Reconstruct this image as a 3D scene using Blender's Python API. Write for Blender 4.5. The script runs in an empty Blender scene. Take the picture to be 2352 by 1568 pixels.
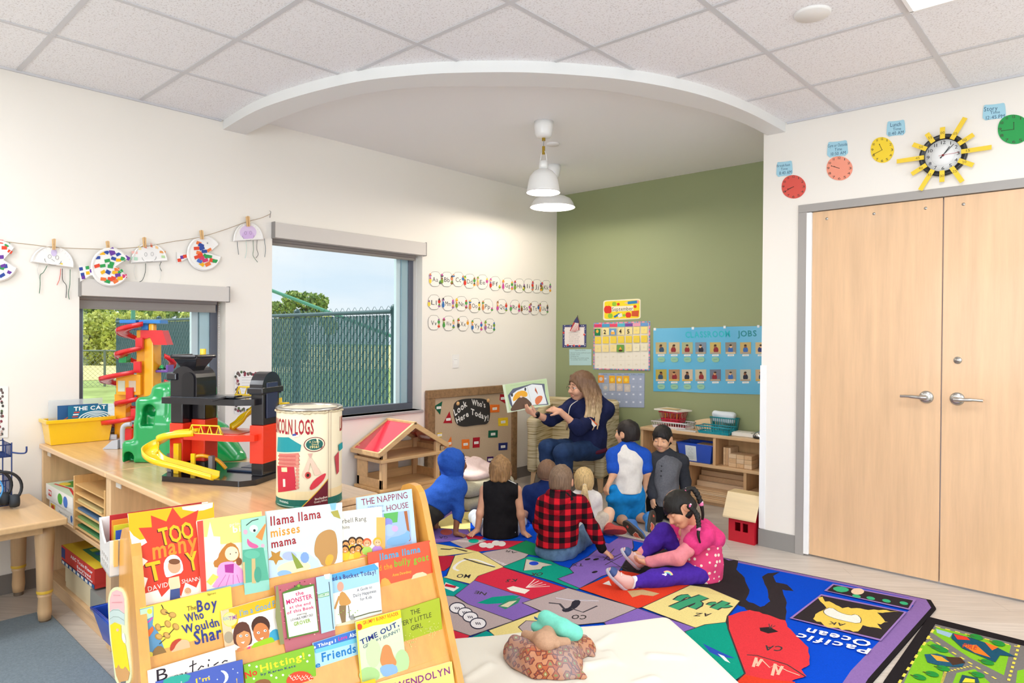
import bpy, bmesh, math, random
import numpy as np
from mathutils import Vector as V, Matrix as MX
from math import sin, cos, pi, radians as rad
random.seed(7); rng = np.random.RandomState(5)
SC = bpy.context.scene; COL = SC.collection
# ---------------- camera
W_, H_, FPX = 2352, 1568, 1546.57
YAW, PIT, ROL = 0.74046, -0.00869, 0.006778
CO = V((4.448, -5.554, 1.41))
CF = V((-sin(YAW)*cos(PIT), cos(YAW)*cos(PIT), sin(PIT)))
_r = V((cos(YAW), sin(YAW), 0)); _u = _r.cross(CF)
CR = cos(ROL)*_r + sin(ROL)*_u; CU = -sin(ROL)*_r + cos(ROL)*_u
cam = bpy.data.objects.new('camera', bpy.data.cameras.new('camera')); COL.objects.link(cam)
cam.data.sensor_width = 36; cam.data.lens = 36*FPX/W_; cam.data.clip_start = .05; cam.data.clip_end = 500
cam.matrix_world = MX(((CR.x, CU.x, -CF.x, CO.x), (CR.y, CU.y, -CF.y, CO.y), (CR.z, CU.z, -CF.z, CO.z), (0, 0, 0, 1)))
SC.camera = cam
# ---------------- world, lights, exposure
SC.view_settings.view_transform = 'Standard'; SC.view_settings.look = 'None'
SC.view_settings.gamma = 1; SC.view_settings.exposure = 0.08
WD = bpy.data.worlds.new('sky'); SC.world = WD; WD.use_nodes = True
nt = WD.node_tree; nt.nodes.clear()
def nd(nt, t, **k):
    n = nt.nodes.new(t)
    for a, b in k.items(): setattr(n, a, b)
    return n
o = nd(nt, 'ShaderNodeOutputWorld'); bg = nd(nt, 'ShaderNodeBackground'); tc = nd(nt, 'ShaderNodeTexCoord')
mp = nd(nt, 'ShaderNodeMapping'); mp.inputs['Scale'].default_value = (1, 1, 5)
nz = nd(nt, 'ShaderNodeTexNoise'); nz.inputs['Scale'].default_value = 2.2; nz.inputs['Detail'].default_value = 6
rp = nd(nt, 'ShaderNodeValToRGB'); e = rp.color_ramp.elements
e[0].position = .35; e[0].color = (.70, .82, .94, 1); e[1].position = .68; e[1].color = (.93, .94, .96, 1)
for a, b in ((tc.outputs['Generated'], mp.inputs[0]), (mp.outputs[0], nz.inputs[0]), (nz.outputs[0], rp.inputs[0]), (rp.outputs[0], bg.inputs[0]), (bg.outputs[0], o.inputs[0])): nt.links.new(a, b)
bg.inputs[1].default_value = 1.05
def light(name, typ, loc, en, col=(1, 1, 1), size=1, size_y=None, rot=None):
    l = bpy.data.lights.new(name, typ); l.energy = en; l.color = col
    if typ == 'AREA':
        l.shape = 'RECTANGLE'; l.size = size; l.size_y = size_y or size
    elif typ == 'SUN': l.angle = size
    else: l.shadow_soft_size = size
    ob = bpy.data.objects.new(name, l); COL.objects.link(ob); ob.location = loc
    if rot: ob.rotation_euler = rot
    return ob
SUN = light('sun', 'SUN', (0, 0, 10), 4.6, (1, .97, .92), .05, rot=(rad(38), 0, rad(-60)))
TROFF_SEEN_ADDED = [(4.04, -2.84), (2.19, -5.3), (5.9, -5.3), (4.04, -7.2), (6.5, -2.84), (.96, -6.1)]  # first panel is in view; the rest are added to brighten the room
for (tx, ty), en in zip(TROFF_SEEN_ADDED, (20, 7, 10, 22, 36, 30)):
    light('seen_or_added_troffer', 'AREA', (tx, ty, 2.79), en, (.90, .95, 1), .55, 1.15)
light('added_fill_light', 'AREA', (7.61, -4.2, 1.6), 66, (.86, .93, 1), 1.7, 4.2, rot=(0, rad(118), 0))  # added fill lights out of view, tilted up to brighten the ceiling
light('added_fill_light', 'AREA', (4.2, -8.61, 1.6), 140, (.86, .93, 1), 4.2, 1.7, rot=(rad(115), 0, 0))  # second added fill, from the back wall
# ---------------- geometry from the camera's rays: a pixel and a known plane give a place
def ray(x, y): return CF + (x-W_/2)/FPX*CR - (y-H_/2)/FPX*CU
def hit(x, y, ax, v):
    d = ray(x, y); return CO + (v-CO[ax])/d[ax]*d
def fl(x, y, z=0.): return hit(x, y, 2, z)
def wl(x, y, v=0.): return hit(x, y, 0, v)
def wg(x, y, v=0.): return hit(x, y, 1, v)
YD = -1.054
def wd(x, y, v=0.): return hit(x, y, 1, YD-v)
def at(x, y, dep): return CO + dep*ray(x, y)
def pln(x, y, p0, n):
    d = ray(x, y); return CO + (p0-CO).dot(n)/d.dot(n)*d
# ---------------- materials
def lin(h):
    h = h.lstrip('#'); r = [int(h[i:i+2], 16)/255 for i in (0, 2, 4)]
    return tuple(c/12.92 if c <= .04045 else ((c+.055)/1.055)**2.4 for c in r)+(1,)
MATS = {}
def M(h, rough=.55, metal=0., spec=.5, bump=0., bs=200., trans=0., emit=0., alpha=1., coat=0., var=0., vs=4., stretch=None):
    k = (h, rough, metal, spec, bump, bs, trans, emit, alpha, coat, var, vs, stretch)
    if k in MATS: return MATS[k]
    m = bpy.data.materials.new('m_'+h.strip('#')); m.use_nodes = True; t = m.node_tree; b = t.nodes['Principled BSDF']
    c = lin(h); b.inputs['Base Color'].default_value = c; b.inputs['Roughness'].default_value = rough
    b.inputs['Metallic'].default_value = metal; b.inputs['Specular IOR Level'].default_value = spec
    if trans: b.inputs['Transmission Weight'].default_value = trans
    if coat: b.inputs['Coat Weight'].default_value = coat; b.inputs['Coat Roughness'].default_value = .1
    if alpha < 1: b.inputs['Alpha'].default_value = alpha
    if emit: b.inputs['Emission Color'].default_value = c; b.inputs['Emission Strength'].default_value = emit
    if bump or var:
        tc = nd(t, 'ShaderNodeTexCoord'); src = tc.outputs['Object']
        if stretch:
            mp = nd(t, 'ShaderNodeMapping'); mp.inputs['Scale'].default_value = stretch; t.links.new(src, mp.inputs[0]); src = mp.outputs[0]
    if bump:
        n = nd(t, 'ShaderNodeTexNoise'); n.inputs['Scale'].default_value = bs; n.inputs['Detail'].default_value = 3
        bp = nd(t, 'ShaderNodeBump'); bp.inputs['Strength'].default_value = bump; bp.inputs['Distance'].default_value = .004
        t.links.new(src, n.inputs[0]); t.links.new(n.outputs[0], bp.inputs['Height']); t.links.new(bp.outputs[0], b.inputs['Normal'])
    if var:
        n = nd(t, 'ShaderNodeTexNoise'); n.inputs['Scale'].default_value = vs; n.inputs['Detail'].default_value = 5; n.inputs['Roughness'].default_value = .65
        r = nd(t, 'ShaderNodeValToRGB'); e = r.color_ramp.elements
        e[0].position = .3; e[0].color = tuple(x*(1-var) for x in c[:3])+(1,); e[1].position = .7; e[1].color = tuple(min(1, x*(1+var)) for x in c[:3])+(1,)
        t.links.new(src, n.inputs[0]); t.links.new(n.outputs[0], r.inputs[0]); t.links.new(r.outputs[0], b.inputs['Base Color'])
    MATS[k] = m; return m
def wood(h, axis='x', var=.16, rough=.38, scale=3.5):
    s = {'x': (.6, 9, 9), 'y': (9, .6, 9), 'z': (9, 9, .6)}[axis]
    return M(h, rough, var=var, vs=scale, stretch=s, coat=.15)
def plastic(h, rough=.22): return M(h, rough, spec=.5, coat=.3)
def cloth(h, var=.12, vs=60, bump=.35, bs=350): return M(h, .95, spec=.15, bump=bump, bs=bs, var=var, vs=vs)
def paint(h): return M(h, .55, spec=.3)
# ---------------- mesh builder
class MB:
    def __init__(s): s.v = []; s.f = []; s.m = []; s.sm = []; s.mats = []; s.T = None
    def mi(s, m):
        if m not in s.mats: s.mats.append(m)
        return s.mats.index(m)
    def add(s, vs, fs, m, smooth=False):
        b = len(s.v); T = s.T
        s.v += [tuple(T @ V(p)) if T else tuple(p) for p in vs]; i = s.mi(m)
        for f in fs: s.f.append([b+k for k in f]); s.m.append(i); s.sm.append(smooth)
        return s
    def box(s, lo, hi, m):
        x0, y0, z0 = lo; x1, y1, z1 = hi
        if x0 > x1: x0, x1 = x1, x0
        if y0 > y1: y0, y1 = y1, y0
        if z0 > z1: z0, z1 = z1, z0
        return s.add([(x0, y0, z0), (x1, y0, z0), (x1, y1, z0), (x0, y1, z0), (x0, y0, z1), (x1, y0, z1), (x1, y1, z1), (x0, y1, z1)],
                     [(3, 2, 1, 0), (4, 5, 6, 7), (0, 1, 5, 4), (1, 2, 6, 5), (2, 3, 7, 6), (3, 0, 4, 7)], m)
    def obox(s, c, ax, ay, az, m):   # centre and three half-axis vectors
        c, ax, ay, az = V(c), V(ax), V(ay), V(az)
        vs = [c+i*ax+j*ay+k*az for k in (-1, 1) for i, j in ((-1, -1), (1, -1), (1, 1), (-1, 1))]
        return s.add(vs, [(3, 2, 1, 0), (4, 5, 6, 7), (0, 1, 5, 4), (1, 2, 6, 5), (2, 3, 7, 6), (3, 0, 4, 7)], m)
    def bar(s, a, b, w, h, m, up=(0, 0, 1)):
        a, b = V(a), V(b); d = (b-a)/2; u = V(up); n = d.normalized(); x = n.cross(u)
        if x.length < 1e-4: x = n.cross(V((1, 0, 0)))
        x.normalize(); y = x.cross(n); return s.obox((a+b)/2, d, x*w/2, y*h/2, m)
    def prism(s, pts, vec, m, mside=None, smooth=False):   # planar polygon swept along vec
        n = len(pts); vec = V(vec); p = [V(q) for q in pts]
        s.add(p, [tuple(range(n))[::-1]], m); s.add([q+vec for q in p], [tuple(range(n))], m)
        return s.add(p+[q+vec for q in p], [(i, (i+1) % n, n+(i+1) % n, n+i) for i in range(n)], mside or m, smooth)
    def cyl(s, a, b, r0, r1=None, n=20, m=None, cap=True, smooth=True):
        return s.tube([a, b], [r0, r0 if r1 is None else r1], m, n, cap, smooth)
    def tube(s, pts, r, m, n=10, cap=True, smooth=True, closed=False):
        pts = [V(p) for p in pts]; k = len(pts); rs = r if isinstance(r, (list, tuple)) else [r]*k
        vs = []; up = None
        for i, p in enumerate(pts):
            d = (pts[(i+1) % k]-pts[i-1]) if closed else (pts[min(i+1, k-1)]-pts[max(i-1, 0)])
            d.normalize()
            if up is None:
                up = d.cross(V((0, 0, 1)))
                if up.length < 1e-3: up = d.cross(V((1, 0, 0)))
            up = (up-d*up.dot(d)).normalized(); w = d.cross(up)
            vs += [p+(up*cos(2*pi*j/n)+w*sin(2*pi*j/n))*rs[i] for j in range(n)]
        fs = [(i*n+j, i*n+(j+1) % n, ((i+1) % k)*n+(j+1) % n, ((i+1) % k)*n+j) for i in range(k if closed else k-1) for j in range(n)]
        s.add(vs, fs, m, smooth)
        if cap and not closed:
            s.add(vs[:n], [tuple(range(n))[::-1]], m); s.add(vs[-n:], [tuple(range(n))], m)
        return s
    def lathe(s, prof, c, m, n=28, axis=(0, 0, 1), smooth=True):
        c = V(c); a = V(axis).normalized(); x = a.cross(V((0, 0, 1)))
        x = V((1, 0, 0)) if x.length < 1e-3 else x.normalized(); y = a.cross(x)
        vs = [c+a*h+(x*cos(2*pi*j/n)+y*sin(2*pi*j/n))*r for r, h in prof for j in range(n)]
        return s.add(vs, [(i*n+j, i*n+(j+1) % n, (i+1)*n+(j+1) % n, (i+1)*n+j) for i in range(len(prof)-1) for j in range(n)], m, smooth)
    def ball(s, c, r, m, n=14, R=None):
        c = V(c); rx, ry, rz = r if isinstance(r, (tuple, list)) else (r, r, r); h = n//2+1; vs = []
        for i in range(h+1):
            t = pi*i/h
            for j in range(n):
                q = V((rx*sin(t)*cos(2*pi*j/n), ry*sin(t)*sin(2*pi*j/n), rz*cos(t)))
                vs.append(c+(R @ q if R else q))
        return s.add(vs, [(i*n+j, (i+1)*n+j, (i+1)*n+(j+1) % n, i*n+(j+1) % n) for i in range(h) for j in range(n)], m, True)
    def grid(s, fn, nu, nv, m, smooth=True, cu=False):
        vs = [fn(i/nu, j/nv) for i in range(nu+1) for j in range(nv+1)]
        return s.add(vs, [(i*(nv+1)+j, (i+1)*(nv+1)+j, (i+1)*(nv+1)+j+1, i*(nv+1)+j+1) for i in range(nu) for j in range(nv)], m, smooth)
    def build(s, name, parent=None, bevel=0, seg=2, solid=0, sub=0, weld=False):
        me = bpy.data.meshes.new(name); org = V(parent.location) if parent else None
        me.from_pydata(s.v, [], s.f)
        for m in s.mats: me.materials.append(m)
        me.polygons.foreach_set('material_index', s.m); me.polygons.foreach_set('use_smooth', s.sm); me.update()
        if weld:
            bm = bmesh.new(); bm.from_mesh(me); bmesh.ops.remove_doubles(bm, verts=bm.verts, dist=1e-5); bm.to_mesh(me); bm.free()
        ob = bpy.data.objects.new(name, me); COL.objects.link(ob)
        if parent: attach(ob, parent)
        if solid: q = ob.modifiers.new('solid', 'SOLIDIFY'); q.thickness = solid; q.offset = 0
        if sub: q = ob.modifiers.new('sub', 'SUBSURF'); q.levels = sub; q.render_levels = sub
        if bevel: q = ob.modifiers.new('bevel', 'BEVEL'); q.width = bevel; q.segments = seg; q.limit_method = 'ANGLE'; q.angle_limit = rad(40)
        return ob
ORG = {}
def attach(ob, parent):
    ob.parent = parent
    if parent.type == 'EMPTY': ob.matrix_parent_inverse = MX.Translation(-parent.location)   # meshes are built in world coordinates
def tag(o, label=None, cat=None, group=None, kind=None):
    if label: o['label'] = label
    if cat: o['category'] = cat
    if group: o['group'] = group
    if kind: o['kind'] = kind
    return o
def thing(name, label, cat, loc=(0, 0, 0), group=None):
    o = bpy.data.objects.new(name, None); o.empty_display_size = .05; COL.objects.link(o); o.location = V(loc)
    return tag(o, label, cat, group)
def struct(name, mb, label=None, parent=None, **k):
    o = mb.build(name, parent, **k)
    if not parent: tag(o, label or name.replace('_', ' '), name.split('_')[0], kind='structure')
    return o
# ---------------- lettering (built-in font, one mesh per glyph)
GL = {}
def _glyphs():
    cu = bpy.data.curves.new('g', 'FONT'); cu.resolution_u = 2; ob = bpy.data.objects.new('g', cu); COL.objects.link(ob)
    for st, off in ((0, 0.), (1, .022)):
        cu.offset = off
        for ch in 'ABCDEFGHIJKLMNOPQRSTUVWXYZabcdefghijklmnopqrstuvwxyz0123456789!?,.\'":-&':
            cu.body = ch; ob.data.update_tag(); dg = bpy.context.evaluated_depsgraph_get(); dg.update()
            oe = ob.evaluated_get(dg); me = oe.to_mesh()
            vs = [(v.co.x, v.co.y) for v in me.vertices]; fs = [tuple(p.vertices) for p in me.polygons]; oe.to_mesh_clear()
            x0 = min(p[0] for p in vs); x1 = max(p[0] for p in vs)
            GL[ch, st] = ([(x-x0, y) for x, y in vs], fs, x1-x0)
    cap = max(y for x, y in GL['H', 0][0]); COL.objects.unlink(ob); bpy.data.objects.remove(ob)
    for k in GL: GL[k] = ([(x/cap, y/cap) for x, y in GL[k][0]], GL[k][1], GL[k][2]/cap)
_glyphs()
def layout(s, st=0, tr=.14):
    x = 0; vs = []; fs = []
    for ch in s:
        if ch == ' ': x += .42; continue
        g = GL.get((ch, st))
        if not g: continue
        b = len(vs); w = max(g[2], .30); x0 = x+(w-g[2])/2; vs += [(p+x0, q) for p, q in g[0]]; fs += [tuple(b+i for i in f) for f in g[1]]; x += w+tr
    return vs, fs, max(x-tr, .01)
class Art:
    """flat printing laid on a face of a mesh builder; P maps a pixel or (u,v) to a place on that face"""
    def __init__(s, mb, P, n, step=.00005): s.mb, s.P, s.n, s.k, s.step = mb, P, V(n).normalized(), 4, step
    def off(s): s.k += 1; return s.n*s.k*s.step
    def poly(s, pts, h, sm=0):
        if sm: pts = chaikin(pts, sm)
        d = s.off(); p = [s.P(*q)+d for q in pts]
        a = sum(((p[i]-p[0]).cross(p[i+1]-p[0]) for i in range(1, len(p)-1)), V((0, 0, 0)))
        if a.dot(s.n) < 0: p = p[::-1]
        s.mb.add(p, [tuple(range(len(p)))], h if not isinstance(h, str) else paint(h)); return s
    def polys(s, lst, h, sm=0):
        for p in lst: s.poly(p, h, sm)
    def rect(s, x0, y0, x1, y1, h): return s.poly([(x0, y0), (x1, y0), (x1, y1), (x0, y1)], h)
    def ell(s, x, y, rx, ry, h, n=18, a=0.):
        return s.poly([(x+rx*cos(t)*cos(a)-ry*sin(t)*sin(a), y+rx*cos(t)*sin(a)+ry*sin(t)*cos(a)) for t in [2*pi*i/n for i in range(n)]], h)
    def line(s, pts, w, h, closed=False, sm=0):
        if sm: pts = chaikin(pts, sm, closed)
        d = s.off(); p = [s.P(*q)+d for q in pts]; n = len(p); m = h if not isinstance(h, str) else paint(h); vs = []
        for i in range(n):
            t = p[(i+1) % n]-p[i-1] if closed else p[min(i+1, n-1)]-p[max(i-1, 0)]
            x = s.n.cross(t); x = x.normalized()*w/2 if x.length > 1e-9 else x
            vs += [p[i]+x, p[i]-x]
        s.mb.add(vs, [(2*i, 2*i+1, (2*i+3) % (2*n), (2*i+2) % (2*n)) for i in range(n if closed else n-1)], m); return s
    def text(s, t, a, b, cap, h, st=0, tr=.14):   # a, b: ends of the base line, cap: the top of the first letter
        vs, fs, w = layout(t, st, tr); d = s.off(); a, b, c = [s.P(*q) for q in (a, b, cap)]
        w2 = max(w, .52*len(t)); vs = [(x+(w2-w)/2, y) for x, y in vs]; X = (b-a)/w2; Y = c-a
        s.mb.add([a+X*x+Y*y+d for x, y in vs], fs, h if not isinstance(h, str) else paint(h)); return s
def chaikin(p, k=1, closed=True):
    for _ in range(k):
        q = []; n = len(p)
        for i in range(n if closed else n-1):
            a, b = p[i], p[(i+1) % n]
            q += [tuple(.75*x+.25*y for x, y in zip(a, b)), tuple(.25*x+.75*y for x, y in zip(a, b))]
        p = q if closed else [p[0]]+q+[p[-1]]
    return p
def rrect(q, f=.12, n=4):
    o = []; m = len(q)
    for i in range(m):
        a, b, c = q[i-1], q[i], q[(i+1) % m]
        p = tuple(y+(x-y)*f for x, y in zip(a, b)); r = tuple(y+(x-y)*f for x, y in zip(c, b))
        for k in range(n+1):
            t = k/n; o.append(tuple((1-t)**2*u+2*t*(1-t)*v+t*t*w for u, v, w in zip(p, b, r)))
    return o
def spline(p, k=6):
    p = [V(q) for q in p]; o = []
    for i in range(len(p)-1):
        a, b, c, d = p[max(i-1, 0)], p[i], p[i+1], p[min(i+2, len(p)-1)]
        for j in range(k):
            t = j/k; o.append(.5*((2*b)+(c-a)*t+(2*a-5*b+4*c-d)*t*t+(3*b-a-3*c+d)*t**3))
    return o+[p[-1]]
# ---------------- smooth solids: signed distances on a grid, polygonised by surface nets
class Sol:
    def __init__(s, lo, hi, h):
        s.lo = np.array(lo, float); s.h = h; s.n = np.ceil((np.array(hi)-s.lo)/h).astype(int)+1
        s.a = np.full(s.n, .2, np.float32)
        s.zone = None
    def _blk(s, lo, hi, pad):
        i0 = np.maximum(np.floor((np.array(lo)-pad-s.lo)/s.h).astype(int), 0); i1 = np.minimum(np.ceil((np.array(hi)+pad-s.lo)/s.h).astype(int)+1, s.n)
        if (i1 <= i0).any(): return None, None
        g = [(s.lo[k]+s.h*np.arange(i0[k], i1[k])).astype(np.float32) for k in range(3)]
        return tuple(slice(i0[k], i1[k]) for k in range(3)), np.meshgrid(*g, indexing='ij', sparse=True)
    def _put(s, sl, d, k, op):
        a = s.a[sl]
        if op == 'u':
            if k > 0: t = np.maximum(k-np.abs(a-d), 0)/k; s.a[sl] = np.minimum(a, d)-t*t*k*.25
            else: s.a[sl] = np.minimum(a, d)
        else:
            d = -d if op == 's' else d
            if k > 0: t = np.maximum(k-np.abs(a-d), 0)/k; s.a[sl] = np.maximum(a, d)+t*t*k*.25
            else: s.a[sl] = np.maximum(a, d)
    def cap(s, a, b, ra, rb=None, k=.02, op='u', sq=None):
        a, b = np.array(a, float), np.array(b, float); rb = ra if rb is None else rb; r = max(ra, rb)
        sl, g = s._blk(np.minimum(a, b)-r, np.maximum(a, b)+r, k+2*s.h)
        if sl is None: return s
        ba = b-a; L = ba@ba+1e-12; p = [g[i]-a[i] for i in range(3)]
        t = np.clip((p[0]*ba[0]+p[1]*ba[1]+p[2]*ba[2])/L, 0, 1)
        d = np.sqrt((p[0]-t*ba[0])**2+(p[1]-t*ba[1])**2+(p[2]-t*ba[2])**2)-(ra+(rb-ra)*t)
        s._put(sl, d, k, op); return s
    def chain(s, pts, rs, k=.02, op='u'):
        for i in range(len(pts)-1): s.cap(pts[i], pts[i+1], rs[i], rs[i+1], k, op)
        return s
    def ell(s, c, r, R=None, k=.02, op='u'):
        c = np.array(c, float); r = np.array(r, float) if np.ndim(r) else np.array([r]*3, float); m = r.max()
        sl, g = s._blk(c-m, c+m, k+2*s.h)
        if sl is None: return s
        p = [g[i]-c[i] for i in range(3)]
        if R is not None: p = [p[0]*R[i][0]+p[1]*R[i][1]+p[2]*R[i][2] for i in range(3)]   # rows of R are the axes
        k0 = np.sqrt((p[0]/r[0])**2+(p[1]/r[1])**2+(p[2]/r[2])**2); k1 = np.sqrt((p[0]/r[0]**2)**2+(p[1]/r[1]**2)**2+(p[2]/r[2]**2)**2)+1e-9
        s._put(sl, k0*(k0-1)/k1, k, op); return s
    def box(s, c, r, R=None, rd=.01, k=.0, op='u'):
        c = np.array(c, float); r = np.array(r, float); m = np.sqrt((r**2).sum())
        sl, g = s._blk(c-m, c+m, k+2*s.h)
        if sl is None: return s
        p = [g[i]-c[i] for i in range(3)]
        if R is not None: p = [p[0]*R[i][0]+p[1]*R[i][1]+p[2]*R[i][2] for i in range(3)]
        q = [np.abs(p[i])-r[i]+rd for i in range(3)]
        d = np.sqrt(sum(np.maximum(x, 0)**2 for x in q))+np.minimum(np.maximum(np.maximum(q[0], q[1]), q[2]), 0)-rd
        s._put(sl, d, k, op); return s
    def half(s, p, n, k=.004):     # keep the side of the plane the normal points away from
        p, n = np.array(p, float), np.array(n, float); n = n/np.linalg.norm(n)
        g = np.meshgrid(*[(s.lo[i]+s.h*np.arange(s.n[i])).astype(np.float32) for i in range(3)], indexing='ij', sparse=True)
        d = (g[0]-p[0])*n[0]+(g[1]-p[1])*n[1]+(g[2]-p[2])*n[2]; s._put((slice(None),)*3, d, k, 'i'); return s
    def wrinkle(s, amp, freq, seed=0, dirs=5, stretch=(1, 1, 1)):
        r = np.random.RandomState(seed); g = np.meshgrid(*[(s.lo[i]+s.h*np.arange(s.n[i])).astype(np.float32) for i in range(3)], indexing='ij', sparse=True)
        w = 0
        for i in range(dirs):
            d = r.normal(size=3)*np.array(stretch); d = d/np.linalg.norm(d)*freq*r.uniform(.6, 1.6); ph = r.uniform(0, 6.28)
            d2 = r.normal(size=3); d2 = d2/np.linalg.norm(d2)*freq*.5
            w = w+np.sin(d[0]*g[0]+d[1]*g[1]+d[2]*g[2]+ph+1.5*np.sin(d2[0]*g[0]+d2[1]*g[1]+d2[2]*g[2]+ph*2))
        s.a += (amp/dirs*1.6*w).astype(np.float32); return s
    def mesh(s):
        a = s.a; ins = a < 0; n = np.array(a.shape)
        c = [ins[i:n[0]-1+i, j:n[1]-1+j, k:n[2]-1+k] for i in (0, 1) for j in (0, 1) for k in (0, 1)]
        sm = sum(x.astype(np.int8) for x in c); act = np.argwhere((sm > 0) & (sm < 8))
        if len(act) == 0: return [], []
        idx = np.full(n-1, -1, np.int64); idx[act[:, 0], act[:, 1], act[:, 2]] = np.arange(len(act))
        acc = np.zeros((len(act), 3)); cnt = np.zeros(len(act)); co = [(i, j, k) for i in (0, 1) for j in (0, 1) for k in (0, 1)]
        val = {q: a[act[:, 0]+q[0], act[:, 1]+q[1], act[:, 2]+q[2]] for q in co}
        for q in co:
            for ax in range(3):
                if q[ax]: continue
                e = list(q); e[ax] = 1; v0, v1 = val[q], val[tuple(e)]; m = (v0 < 0) != (v1 < 0); t = np.where(m, v0/np.where(m, v0-v1, 1), 0)
                p = np.tile(np.array(q, float), (len(act), 1)); p[:, ax] = t; acc[m] += p[m]; cnt[m] += 1
        vs = (act+acc/cnt[:, None])*s.h+s.lo; fs = []
        for ax in range(3):
            b, c2 = (ax+1) % 3, (ax+2) % 3; sl0 = [slice(None)]*3; sl1 = [slice(None)]*3; sl0[ax] = slice(0, -1); sl1[ax] = slice(1, None)
            x0, x1 = ins[tuple(sl0)], ins[tuple(sl1)]; e = np.argwhere(x0 != x1)
            ok = (e[:, b] > 0) & (e[:, c2] > 0) & (e[:, b] < n[b]-1) & (e[:, c2] < n[c2]-1); e = e[ok]
            if len(e) == 0: continue
            fl_ = x0[e[:, 0], e[:, 1], e[:, 2]]
            def I(db, dc):
                q = e.copy(); q[:, b] -= db; q[:, c2] -= dc; return idx[q[:, 0], q[:, 1], q[:, 2]]
            f = np.stack([I(1, 1), I(0, 1), I(0, 0), I(1, 0)], 1); f[~fl_] = f[~fl_][:, ::-1]; fs.append(f)
        return vs, np.concatenate(fs)
    def build(s, name, mat, parent=None, zones=None, post=None):
        vs, fs = s.mesh()
        if post: vs = post(vs)
        me = bpy.data.meshes.new(name); me.vertices.add(len(vs)); me.vertices.foreach_set('co', np.asarray(vs, np.float32).ravel())
        me.loops.add(len(fs)*4); me.polygons.add(len(fs)); me.loops.foreach_set('vertex_index', fs.astype(np.int32).ravel()); me.polygons.foreach_set('loop_start', np.arange(0, len(fs)*4, 4, dtype=np.int32))
        mats = mat if isinstance(mat, list) else [mat]
        for m in mats: me.materials.append(m)
        if zones is not None:
            c = vs[fs].mean(1); me.polygons.foreach_set('material_index', zones(c).astype(np.int32))
        me.polygons.foreach_set('use_smooth', np.ones(len(fs), bool)); me.update(calc_edges=True); me.validate()
        ob = bpy.data.objects.new(name, me); COL.objects.link(ob)
        if parent: attach(ob, parent)
        return ob
class CylArt(Art):
    def __init__(s, mb, c, r, z0, a0, step=.00008):
        s.c, s.r, s.z0, s.a0 = c, r, z0, a0; super().__init__(mb, None, (0, 0, 1), step); s.P = s._p
    def _p(s, u, v):
        a = s.a0+u/s.r; r = s.r+s.k*s.step; return V((s.c[0]+r*cos(a), s.c[1]+r*sin(a), s.z0+v))
    def poly(s, pts, h, sm=0):
        if sm: pts = chaikin(pts, sm)
        s.k += 1; m = paint(h); us = [p[0] for p in pts]; w = s.r*.14; i0, i1 = math.floor(min(us)/w), math.ceil(max(us)/w)
        for i in range(i0, i1):
            q = pts
            for sg, lim in ((1, i*w), (-1, (i+1)*w)):
                o = []
                for a, b in zip(q, q[1:]+q[:1]):
                    fa, fb = sg*(a[0]-lim), sg*(b[0]-lim)
                    if fa >= 0: o.append(a)
                    if fa*fb < 0: t = fa/(fa-fb); o.append((a[0]+t*(b[0]-a[0]), a[1]+t*(b[1]-a[1])))
                q = o
                if len(q) < 3: break
            if len(q) >= 3: s.mb.add([s._p(*p) for p in q], [tuple(range(len(q)))], m, True)
        return s
    def line(s, pts, w, h, closed=False, sm=0):
        pts = pts+pts[:1] if closed else pts
        for a, b in zip(pts, pts[1:]):
            d = V((b[0]-a[0], b[1]-a[1])); n = V((-d.y, d.x)); n = n.normalized()*w/2 if n.length else n
            s.poly([(a[0]+n.x, a[1]+n.y), (a[0]-n.x, a[1]-n.y), (b[0]-n.x, b[1]-n.y), (b[0]+n.x, b[1]+n.y)], h)
            s.k -= 1
        s.k += 1
    def text(s, t, a, b, cap, h, st=0, tr=.14):
        vs, fs, w = layout(t, st, tr); s.k += 1; X = ((b[0]-a[0])/w, (b[1]-a[1])/w); Y = (cap[0]-a[0], cap[1]-a[1])
        s.mb.add([s._p(a[0]+X[0]*x+Y[0]*y, a[1]+X[1]*x+Y[1]*y) for x, y in vs], fs, paint(h)); return s
# ================= SETTING
ZC, ZS, ZB = 2.825, 2.8775, 2.765
XW, XE, YB = 2.623, 7.6, -8.6
WALL = M('#efe9e0', .7, bump=.05, bs=300); WHITE = M('#f3f3f2', .6); GREY = M('#8f8c88', .5)
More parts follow.
